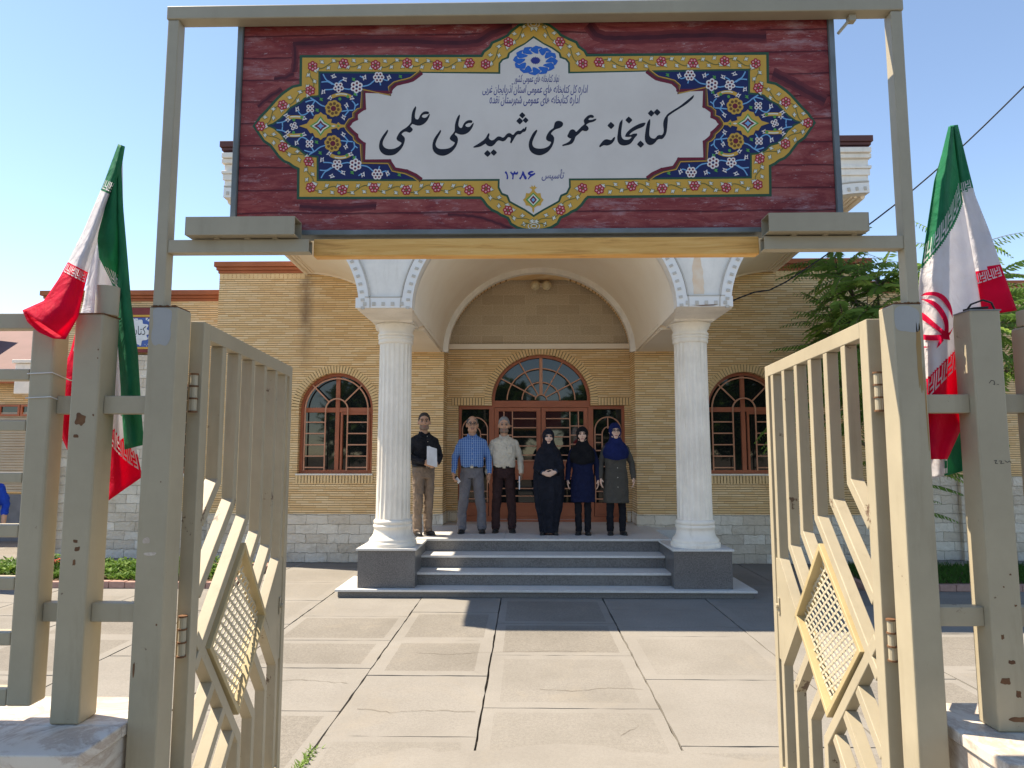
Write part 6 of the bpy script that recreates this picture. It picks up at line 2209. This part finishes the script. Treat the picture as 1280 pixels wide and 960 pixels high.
def hand(mb, W, d, pn, th, curl=0.5):
    W, d, pn = Vector(W), Vector(d).normalized(), Vector(pn)
    pn = (pn - d * pn.dot(d)).normalized()
    th = Vector(th); th = (th - d * th.dot(d) - pn * th.dot(pn)).normalized()
    rings = []
    for t, w, h in ((-.015, .026, .021), (.02, .034, .019), (.055, .042, .017), (.085, .042, .015), (.097, .038, .012)):
        c = W + d * t
        rings.append([tuple(c + th * (w * cos(a)) + pn * (h * sin(a))) for a in [2 * pi * i / 14 for i in range(14)]])
    mb.loft(rings)
    for o, L in ((.030, .072), (.010, .082), (-.011, .076), (-.031, .060)):
        p = W + d * .086 + th * o
        a = curl * .6
        pts = [p - d * .012, p]
        cd_ = d.copy()
        for k, f in enumerate((.45, .32, .25)):
            cd_ = (d * cos(a) + pn * sin(a))
            pts.append(pts[-1] + cd_ * (L * f))
            a += curl * .75
        mb.tube(pts, [.0092, .0095, .0088, .0080, .0068], 8)
        mb.ball(pts[-1], .0068, 8, 6)
    b = W + d * .022 + th * .030
    t1 = (th * .75 + d * .65 + pn * .35).normalized()
    t2 = (th * .25 + d * .9 + pn * (.35 + curl * .3)).normalized()
    mb.tube([b - th * .01, b + t1 * .036, b + t1 * .036 + t2 * .032], [.0125, .0112, .0085], 8)
    mb.ball(b + t1 * .036 + t2 * .032, .0085, 8, 6)


SKIN = {}
def skin_mat(name, c): return simple(name, c, tuple(x * .88 for x in c), 30, 0.5, 0.35)


M['skin_tan'] = skin_mat('skin_tan', (0.56, 0.31, 0.20))
M['skin_fair'] = skin_mat('skin_fair', (0.76, 0.50, 0.38))
M['lip'] = simple('lips', (0.36, 0.15, 0.11), None, 9, 0.5)
M['lip_f'] = simple('lips_rose', (0.46, 0.18, 0.16), None, 9, 0.45)
M['hair_dark'] = simple('dark_hair', (0.03, 0.025, 0.022), (0.06, 0.05, 0.045), 40, 0.7)
M['hair_grey'] = simple('grey_hair', (0.30, 0.29, 0.28), (0.18, 0.17, 0.165), 40, 0.75)
M['hair_pepper'] = simple('dark_greying_hair', (0.075, 0.07, 0.065), (0.15, 0.14, 0.135), 40, 0.75)
M['beard_grey'] = simple('grey_stubble', (0.30, 0.20, 0.15), (0.20, 0.14, 0.11), 45, 0.75)
M['eye_white'] = simple('eye_white', (0.34, 0.30, 0.27), None, 5, 0.3)
M['iris'] = simple('dark_iris', (0.018, 0.012, 0.009), None, 5, 0.25)
M['shoe_black'] = simple('black_shoe_leather', (0.016, 0.015, 0.015), (0.03, 0.028, 0.027), 12, 0.4, 0.4)
M['belt'] = simple('black_belt_leather', (0.012, 0.011, 0.011), None, 12, 0.4, 0.4)
M['buckle'] = simple('belt_buckle_metal', (0.5, 0.48, 0.44), None, 5, 0.3, 0.5, 0, 40, 0.9)
M['sock_white'] = simple('white_sock', (0.7, 0.7, 0.7), None, 5, 0.9)
ck_ = NT('blue_check_shirt')
sxx = ck_.node('ShaderNodeSeparateXYZ'); ck_.l.new(ck_.pos(), sxx.inputs[0])
def stripe(o, w, t, ph=0.0): return ck_.math('LESS_THAN', ck_.math('FRACT', ck_.math('ADD', ck_.math('DIVIDE', o, w), ph)), t)
cc_ = ck_.mix(ck_.math('MULTIPLY', stripe(sxx.outputs[0], .030, .42), .55), (0.075, 0.19, 0.44), (0.045, 0.12, 0.34))
cc_ = ck_.mix(ck_.math('MULTIPLY', stripe(sxx.outputs[2], .036, .30), .5), cc_, (0.05, 0.13, 0.35))
cc_ = ck_.mix(ck_.math('MULTIPLY', stripe(sxx.outputs[0], .030, .16, .3), .7), cc_, (0.42, 0.52, 0.66))
cc_ = ck_.mix(ck_.math('MULTIPLY', stripe(sxx.outputs[2], .036, .13, .5), .5), cc_, (0.36, 0.47, 0.64))
ck_.bump(ck_.noise(14, 3), .3, .02)
M['check_shirt'] = ck_.done(cc_, 0.85, 0.15)
M['black_shirt'] = cloth('black_shirt', (0.014, 0.014, 0.017), (0.024, 0.024, 0.029))
M['cream_shirt'] = cloth('cream_shirt', (0.60, 0.545, 0.45), (0.53, 0.48, 0.395))
M['taupe_trousers'] = cloth('taupe_trousers', (0.235, 0.175, 0.135), (0.19, 0.14, 0.105))
M['grey_trousers'] = cloth('grey_trousers', (0.165, 0.16, 0.175), (0.135, 0.13, 0.145))
M['brown_trousers'] = cloth('dark_brown_trousers', (0.05, 0.026, 0.026), (0.038, 0.02, 0.02))
M['chador'] = cloth('black_chador', (0.009, 0.010, 0.016), (0.014, 0.016, 0.025), 0, 0.75)
M['navy_coat'] = cloth('navy_coat', (0.010, 0.015, 0.048), (0.008, 0.011, 0.036))
M['black_scarf'] = cloth('black_headscarf', (0.007, 0.007, 0.009), (0.012, 0.012, 0.014))
M['olive_coat'] = cloth('olive_grey_coat', (0.085, 0.078, 0.066), (0.07, 0.064, 0.055))
M['blue_scarf'] = cloth('royal_blue_headscarf', (0.011, 0.020, 0.095), (0.008, 0.015, 0.072))
M['dark_trousers'] = cloth('black_trousers', (0.011, 0.011, 0.015), (0.016, 0.016, 0.02))
M['cuff'] = cloth('slate_cuff', (0.045, 0.06, 0.09))
M['paper'] = simple('white_paper', (0.78, 0.79, 0.82), None, 5, 0.8)
M['button'] = simple('shirt_button', (0.62, 0.58, 0.5), None, 5, 0.4)


def head_rot(yaw, pitch=0.0):
    return Matrix.Rotation(yaw, 3, 'Z') @ Matrix.Rotation(pitch, 3, 'X')


HC = Vector((0, 0.0, 1.56))
HS, HD = 1.10, Vector((0, 0, -.012))


def build_head(mb, R):
    def T(p): return HC + HD + R @ ((Vector(p) - HC) * HS)
    def b(c, r, q=16): mb.ball(T(c), tuple(x * HS for x in r), q, 12, rot=R)
    b((0, .014, 1.655), (.075, .094, .100), 24)
    b((0, -.022, 1.605), (.060, .070, .085), 24)
    b((0, -.060, 1.548), (.034, .030, .026))
    b((0, -.076, 1.664), (.054, .020, .013))
    for s in (-1, 1):
        b((s * .036, -.066, 1.612), (.026, .022, .028))
        b((s * .040, -.03, 1.56), (.024, .04, .03))
        b((s * .078, .012, 1.625), (.011, .020, .032))
    mb.tube([T((0, -.086, 1.652)), T((0, -.104, 1.622)), T((0, -.110, 1.606))], [.008, .0115, .0135], 10)
    for s in (-1, 1): b((s * .011, -.096, 1.603), (.010, .012, .009))
    b((0, -.086, 1.574), (.024, .012, .007))
    b((0, -.084, 1.562), (.021, .012, .008))
    mb.tube([T((0, .012, 1.58)), (0, .016, 1.50), (0, .02, 1.42)], [.056, .057, .066], 18)
    return T


def person(label, loc, rz, H, look, kind, skin, hair, group=None):
    """kind: dict of garment choices; the figure faces -Y, canonical 1.75 m, scaled to H"""
    k = H / 1.75
    root = thing('person', label, 'person', loc, rz, group)
    root.scale = (k, k, k)
    R = head_rot(look[0] - rz, look[1])
    b = MB()
    T = build_head(b, R)
    # inner body, kept within the clothes
    torso(b, [(.90, .12, .08), (1.02, .12, .08), (1.2, .135, .085), (1.36, .14, .08), (1.44, .09, .06)])
    arms, hands = kind['arms'], kind['hands']
    for s in (-1, 1):
        S, E, W = arms[s]
        limb(b, [S, E, W], [.045, .038, .029])
        hand(b, W, *hands[s])
        fx = kind.get('stance', .10)
        limb(b, [(s * .085, 0, .92), (s * (.09 + fx) / 2, 0, .49), (s * fx, .01, .09)], [.06, .038, .034])
        limb(b, [(s * fx, .01, .06), (s * fx * 1.05, -.08, .035)], [.036, .026])
    me = union(b, .006, 3)
    mats = [M[skin], M['lip' if 'beard' in kind else 'lip_f'], M[hair], M['beard_grey']]
    Ri = R.transposed()
    idx = []
    for p in me.polygons:
        q = HC + (Ri @ (p.center - HC - HD)) / HS
        i = 0
        if p.center.z > 1.45:
            if abs(q.x) < .021 and q.y < -.084 and 1.561 < q.z < 1.577: i = 1
            elif .010 < abs(q.x) < .050 and q.y < -.055 and 1.664 < q.z + abs(abs(q.x) - .03) * .25 < (1.675 if 'beard' in kind else 1.6715): i = 2
            elif kind.get('beard') == 'short' and q.z < 1.594 + .35 * max(0, abs(q.x) - .04) and q.y < .005 and q.z > 1.525 and not (abs(q.x) < .03 and q.z > 1.59): i = 3
            elif kind.get('beard') == 'moustache' and q.y < -.08 and 1.580 < q.z < 1.594 and abs(q.x) < .030: i = 3
        idx.append(i)
    bo = mesh_obj('body', me, mats, root)
    me.polygons.foreach_set('material_index', idx)
    ey = MB()
    for s in (-1, 1):
        ey.ball(T((s * .030, -.0745, 1.642)), .0135, 14, 10, 0, R)
        ey.ball(T((s * .030, -.0815, 1.6415)), (.0078, .0078, .0078), 10, 8, 1, R)
        ey.tube([T((s * .016, -.0835, 1.648)), T((s * .030, -.0885, 1.652)), T((s * .044, -.0825, 1.648))], .0022, 6, 1)
    ey.build('eyes', [M['eye_white'], M['iris']], root, smooth=True, local=True)
    if kind.get('glasses'):
        g = MB()
        for s in (-1, 1):
            c = Vector((s * .032, -.104, 1.640))
            g.tube([T(c + Vector((.026 * cos(t), .006 * abs(cos(t)) * 0, .018 * sin(t)))) for t in [2 * pi * i / 18 for i in range(19)]], .0022, 6)
            g.tube([T((s * .058, -.102, 1.644)), T((s * .076, -.04, 1.644)), T((s * .08, .012, 1.640))], .002, 6)
        g.tube([T((-.008, -.106, 1.643)), T((.008, -.106, 1.643))], .0022, 6)
        g.build('glasses', M['shoe_black'], root, smooth=True, local=True)
    if kind.get('hairdo'):
        h = MB()
        top, side, bald = kind['hairdo']
        h.ball(T((0, .022, 1.668)), (.080 * HS, .094 * HS, top * HS), 28, 20, 0, R)
        hm = union(h, .005, 2, .004)
        bmx = bmesh.new(); bmx.from_mesh(hm)
        kill = []
        for f in bmx.faces:
            q = HC + (Ri @ (f.calc_center_median() - HC - HD)) / HS
            line = 1.715 - .60 * max(0, q.y + .02) if q.y > -.02 else 1.715 + bald * .3
            low = 1.700 if q.y < -.045 else (1.64 if q.y < .0 else 1.66 - .9 * (q.y))
            low = max(low, 1.575)
            if q.z < low + (side if q.y < -.0 else 0): kill.append(f)
            elif bald > .5 and q.z > 1.712: kill.append(f)
        bmesh.ops.delete(bmx, geom=kill, context='FACES')
        bmx.to_mesh(hm); bmx.free()
        o = mesh_obj('hair', hm, M[hair], root)
        md = o.modifiers.new('t', 'SOLIDIFY'); md.thickness = .006; md.offset = -1
    # --- garments
    fx = kind.get('stance', .10)
    if 'trousers' in kind:
        t = MB()
        belly = kind.get('belly', 0)
        if not kind.get('coat'): torso(t, [(.82, .155, .105), (.90, .172, .118), (.97, .168, .116 + belly * .5, 0, -belly * .3), (1.005, .166, .114 + belly * .6, 0, -belly * .4)])
        else: torso(t, [(.80, .15, .1), (.95, .15, .1)])
        w = kind.get('leg', 1.0)
        for s in (-1, 1):
            limb(t, [(s * .084, 0, .88), (s * (.088 + fx) / 2, -.006, .52), (s * fx, .012, .30), (s * fx, .008, .075)], [.090 * w, .073 * w, .067 * w, .065 * w])
            t.ball((s * fx, -.03, .075), (.055 * w, .06, .035), 14, 8)
        mesh_obj('trousers', union(t, .007, 4, .026), M[kind['trousers']], root)
    if 'shirt' in kind:
        belly = kind.get('belly', 0)
        t = MB()
        torso(t, [(.985, .168, .118 + belly * .7, 0, -belly * .4), (1.03, .176, .124 + belly, 0, -belly * .6), (1.14, .178, .126 + belly, 0, -belly * .5), (1.27, .187, .124), (1.33, .192, .114), (1.38, .182, .102), (1.412, .156, .09), (1.440, .112, .078, 0, .01), (1.458, .074, .07, 0, .012)])
        for s in (-1, 1):
            S, E, W = (Vector(v) for v in arms[s])
            e2 = E.lerp(W, kind.get('sleeve', .93))
            limb(t, [S, S.lerp(E, .5), E, E.lerp(W, .5), e2], [.058, .058, .053, .046, .040])
            t.ball(S + Vector((-s * .018, 0, -.0)), .060, 14, 10)
        mesh_obj('shirt', union(t, .007, 3, .028), M[kind['shirt']], root)
        c = MB()
        for s in (-1, 1):
            c.add([(s * .004, -.092, 1.405), (s * .052, -.108, 1.420), (s * .080, -.055, 1.452), (s * .068, -.030, 1.492), (s * .034, -.076, 1.462)], [(0, 1, 4), (1, 2, 4), (2, 3, 4)] if s > 0 else [(1, 0, 4), (2, 1, 4), (3, 2, 4)])
        rr_ = [[p for p in ering(0, .012, 1.438, .076, .072, 24)], [(p[0], p[1], p[2] - .05 * max(0, -p[1] / .066) ** 2) for p in ering(0, .014, 1.488, .069, .066, 24)]]
        c.loft(rr_, cap=False)
        co = c.build('collar', M[kind['shirt']], root, local=True)
        co.modifiers.new('t', 'SOLIDIFY').thickness = .006
        bt = MB()
        for q in range(6):
            z = 1.42 - q * .078
            bt.ball((0.004, -.112 - (.022 if z < 1.33 else 0) - belly * (1.35 if z < 1.2 else .3) + (.02 if z > 1.39 else 0), z), (.006, .004, .006), 8, 6)
        bt.build('button', M['button'], root, local=True)
        if kind.get('pocket'):
            MB().box(.045, .125, -.138, -.120, 1.20, 1.31).build('pocket', M[kind['shirt']], root, local=True, bevel=.004)
        be = MB()
        be.loft([ering(0, -belly * .4, .975, .173, .122 + belly * .65, 36), ering(0, -belly * .4, 1.010, .172, .121 + belly * .65, 36)], cap=False)
        beo = be.build('belt', M['belt'], root, smooth=True, local=True)
        beo.modifiers.new('t', 'SOLIDIFY').thickness = .008
        MB().box(-.022, .022, -.135 - belly * 1.05, -.112 - belly, .972, 1.013).build('buckle', M['buckle'], beo, local=True, bevel=.003)
    if 'coat' in kind:
        hem = kind.get('hem', .52)
        t = MB()
        torso(t, [(hem, .205, .145), (.75, .198, .140), (.92, .190, .132), (1.06, .168, .120), (1.2, .172, .124), (1.32, .184, .115), (1.385, .166, .097), (1.425, .13, .082), (1.46, .085, .07)])
        for s in (-1, 1):
            S, E, W = (Vector(v) for v in arms[s])
            limb(t, [S, S.lerp(E, .5), E, E.lerp(W, .5), E.lerp(W, .96)], [.054, .055, .052, .047, .043])
        mesh_obj('coat', union(t, .007, 4, .024), M[kind['coat']], root)
        bt = MB()
        for q in range(4):
            z = 1.20 - q * .15
            bt.ball((.008, -.128 - (.010 if z < 1.0 else 0), z), (.008, .006, .008), 8, 6)
        bt.build('button', M['button'] if kind.get('light_buttons') else M[kind['coat']], root, local=True)
    if 'scarf' in kind:
        t = MB()
        cz = Vector((0, .022, 1.648))
        t.ball(T(cz), (.091 * HS, .106 * HS, .118 * HS), 28, 18, 0, R)
        sh = kind.get('scarf_len', 1.20)
        lo_ = []
        for z_, a_, b_ in ((sh + .02, .195, .140), (sh + .07, .215, .150), (sh + .13, .216, .150)):
            lo_.append([(p[0], p[1], p[2] + (.05 * abs(p[0]) / .2 - .02 if z_ < sh + .1 else 0)) for p in ering(0, 0, z_, a_, b_)])
        t.loft(lo_ + [ering(0, 0, 1.36, .20, .134)])
        torso(t, [(1.34, .205, .135), (1.42, .165, .112), (1.47, .115, .098, 0, .0), (1.53, .088, .088, 0, .008), (1.60, .085, .085, 0, .03)])
        # rolled edge framing the face
        t.tube([T((.073 * cos(q), -.036, 1.628 + .092 * sin(q))) for q in [2 * pi * i / 26 for i in range(27)]], .018, 8)
        ed = [T((.061 * cos(q), -.060, 1.628 + .086 * sin(q))) for q in [2 * pi * i / 26 for i in range(27)]]
        t.tube([e for e in ed], .013, 8)
        mesh_obj('headscarf', union(t, .006, 3, .010), M[kind['scarf']], root)
    if 'chador' in kind:
        t = MB()
        t.ball(T((0, .024, 1.652)), (.094 * HS, .108 * HS, .122 * HS), 28, 18, 0, R)
        rs_ = ((.035, .150, .140), (.20, .165, .150), (.45, .215, .175), (.72, .255, .195), (.95, .262, .20), (1.15, .255, .185), (1.30, .235, .165), (1.40, .19, .14), (1.47, .135, .12), (1.54, .105, .105), (1.62, .09, .095))
        t.loft([ering(0, .015 if z > 1.4 else .0, z, rx, ry, 84, 2.2, .085 * min(1, max(0, (1.30 - z) * 1.4)), 9, .8 + z * .7) for z, rx, ry in rs_])
        t.tube([T((.073 * cos(q), -.036, 1.628 + .092 * sin(q))) for q in [2 * pi * i / 26 for i in range(27)]], .018, 8)
        ed = [T((.060 * cos(q), -.062, 1.628 + .086 * sin(q))) for q in [2 * pi * i / 26 for i in range(27)]]
        t.tube(ed, .014, 8)
        for s in (-1, 1):
            t.tube([(s * .15, -.03, 1.27), (s * .185, -.11, 1.12), (s * .125, -.20, 1.03)], [.08, .085, .06], 14)
        mesh_obj('chador', union(t, .007, 2, .014), M['chador'], root)
        cf = MB()
        for s in (-1, 1):
            E, W = Vector(arms[s][1]), Vector(arms[s][2])
            cf.tube([E.lerp(W, .55), E.lerp(W, 1.0)], [.048, .040], 14)
        cf.build('cuff', M['cuff'], root, smooth=True, local=True)
    # shoes
    for s in (-1, 1):
        sh = MB()
        c = (s * fx * 1.03, -.035, .034)
        Rz = Matrix.Rotation(s * .16, 3, 'Z')
        sh.ball(c, (.046, .128, .036), 20, 10, 0, Rz)
        sh.ball((s * fx, .045, .05), (.040, .055, .045), 16, 8)
        rings = []
        for z, f in ((.0, .98), (.012, 1.0), (.018, .98)):
            rings.append([tuple(Vector((c[0], c[1], z)) + Rz @ Vector((.050 * f * cos(a) * (1 - .12 * sin(a)), .134 * f * sin(a), 0))) for a in [2 * pi * i / 24 for i in range(24)]])
        sh.loft(rings)
        so = sh.build('shoe', M['shoe_black'], root, smooth=True, local=True, auto=50)
        if kind.get('socks'):
            MB().ball((s * fx * 1.05, -.075, .045), (.040, .055, .030), 14, 8, 0, Rz).build('sock', M['sock_white'], root, smooth=True, local=True)
        elif kind.get('trim'):
            MB().ball((s * fx * 1.03, -.02, .052), (.038, .045, .026), 14, 8, 0, Rz).build('sock', M[skin] if kind['trim'] == 'skin' else M['sock_white'], root, smooth=True, local=True)
    return root


def hang(s, sp=.0, fwd=.0):
    return (Vector((s * .166, .005, 1.352)), Vector((s * (.238 + sp), .02, 1.135)), Vector((s * (.255 + sp), -.045 - fwd, .895)))


DOWN = lambda s: ((s * -.02, -.12, -1), (s * -1, 0.05, 0), (0, -1, -.1), .35)
FZ = 0.605
GP = None
fold_l = (Vector((-.166, 0, 1.352)), Vector((-.265, .0, 1.14)), Vector((-.115, -.215, 1.045)))
fold_r = (Vector((.166, 0, 1.352)), Vector((.265, .0, 1.14)), Vector((.115, -.215, 1.035)))
clasp = {-1: ((.85, -.35, -.20), (.1, .9, .25), (.1, -.1, 1), .55), 1: ((-.85, -.35, -.28), (-.1, .9, .1), (.1, -.1, 1), .55)}

person('man in a black shirt and taupe trousers holding papers, leftmost in front of the door', (-1.50, 10.05, FZ), .62, 1.77, (.15, .0),
       dict(shirt='black_shirt', trousers='taupe_trousers', beard='short', hairdo=(.098, .0, .1), arms={-1: fold_l, 1: fold_r}, hands=clasp, stance=.085, sleeve=.96), 'skin_tan', 'hair_dark')
person('balding man with glasses in a blue checked shirt and grey trousers holding a phone', (-.81, 10.34, FZ), .06, 1.74, (.12, .0),
       dict(shirt='check_shirt', trousers='grey_trousers', beard='moustache', glasses=True, hairdo=(.092, .0, 1.0), belly=.025, arms={-1: hang(-1, .02, .06), 1: hang(1, .01)}, hands={-1: ((.10, -.45, -.9), (1, -.1, .0), (.1, -1, .3), .6), 1: DOWN(1)}, stance=.15, leg=1.06, trim='white'), 'skin_tan', 'hair_pepper')
person('grey haired man in a cream shirt and dark brown trousers holding a notebook', (-.33, 10.44, FZ), .04, 1.73, (.05, .0),
       dict(shirt='cream_shirt', trousers='brown_trousers', beard='short', hairdo=(.097, .0, .1), belly=.012, pocket=True, arms={-1: hang(-1), 1: hang(1, .01, .01)}, hands={-1: DOWN(-1), 1: ((-.02, -.1, -1), (-1, .05, 0), (0, -1, 0), .75)}, stance=.125, leg=1.0), 'skin_tan', 'hair_grey')
cl2 = {-1: (Vector((-.13, 0, 1.33)), Vector((-.19, -.03, 1.12)), Vector((-.095, -.235, 1.03))), 1: (Vector((.13, 0, 1.33)), Vector((.19, -.03, 1.13)), Vector((.10, -.235, 1.045)))}
person('woman in a long black chador with her hands folded in front', (.34, 10.17, FZ), 0.0, 1.53, (.06, .0),
       dict(chador=True, arms=cl2, hands={-1: ((.9, -.2, -.22), (.1, 1, .2), (0, -.2, 1), .5), 1: ((-.9, -.22, -.30), (-.1, 1, .1), (0, -.2, 1), .6)}, stance=.10), 'skin_fair', 'hair_dark')
person('woman in a navy coat with a black headscarf, between the chador and the blue headscarf', (.845, 10.18, FZ), -.10, 1.57, (-.10, .0),
       dict(coat='navy_coat', scarf='black_scarf', trousers='dark_trousers', hem=.53, scarf_len=1.13, arms={-1: hang(-1, -.01), 1: hang(1, .0)}, hands={-1: DOWN(-1), 1: DOWN(1)}, stance=.075, leg=.86), 'skin_fair', 'hair_dark')
person('woman with glasses in an olive grey coat and royal blue headscarf, rightmost of the group', (1.335, 10.19, FZ), .04, 1.625, (.05, .0),
       dict(coat='olive_coat', scarf='blue_scarf', trousers='dark_trousers', hem=.50, scarf_len=1.16, glasses=True, light_buttons=True, arms={-1: hang(-1, .0, .03), 1: hang(1, .02)}, hands={-1: DOWN(-1), 1: DOWN(1)}, stance=.10, leg=.86, trim='skin'), 'skin_fair', 'hair_dark')
person('person in a blue short sleeved shirt at the left edge, behind the railing', (-7.27, 9.12, 0.0), .25, 1.72, (.3, .0),
       dict(shirt='blue_tee', trousers='dark_trousers', hairdo=(.097, .0, .1), beard='moustache', arms={-1: hang(-1), 1: hang(1)}, hands={-1: DOWN(-1), 1: DOWN(1)}, sleeve=-.3), 'skin_tan', 'hair_dark') if M.setdefault('blue_tee', cloth('blue_tee_cloth', (0.01, 0.06, 0.42))) else None

# things the people hold
pp = thing('papers', 'sheaf of white papers held by the man in the black shirt', 'papers', (-1.36, 9.86, 1.68))
q = MB()
for i, (a, o) in enumerate(((0, 0), (.10, .012), (-.08, .022), (.05, .034))):
    c, s = cos(a), sin(a)
    vs = []
    for x, z in ((-.085, -.13), (.085, -.13), (.085, .13), (-.085, .13)):
        X, Z = x * c - z * s, x * s + z * c
        vs.append((-1.365 + X * .62 + o * .8, 9.835 + X * .55 - o * .2, 1.745 + Z - X * .25))
    v2 = [(x + .004, y - .003, z) for x, y, z in vs]
    q.add(vs + v2, [(3, 2, 1, 0), (4, 5, 6, 7), (0, 1, 5, 4), (1, 2, 6, 5), (2, 3, 7, 6), (3, 0, 4, 7)])
q.build('sheet', M['paper'], pp)
ph = thing('phone', 'dark phone with a pale edge in the hand of the man in the checked shirt', 'phone', (-1.03, 10.19, 1.40))
MB().bar((-1.055, 10.215, 1.445), (-.985, 10.165, 1.365), .012, .066, up=(.6, -.2, .7)).build('case', M['shoe_black'], ph, bevel=.004)
MB().bar((-1.035, 10.193, 1.425), (-.980, 10.157, 1.362), .006, .056, up=(.6, -.2, .7)).build('edge', M['paper'], ph, bevel=.001)
nbk = thing('notebook', 'thin black notebook with white page edges held by the man in the cream shirt', 'notebook', (-.07, 10.33, 1.36))
MB().box(-.105, -.082, 10.28, 10.42, 1.25, 1.46).build('cover', M['shoe_black'], nbk, bevel=.003)
MB().box(-.102, -.085, 10.274, 10.279, 1.256, 1.454).build('pages', M['paper'], nbk)
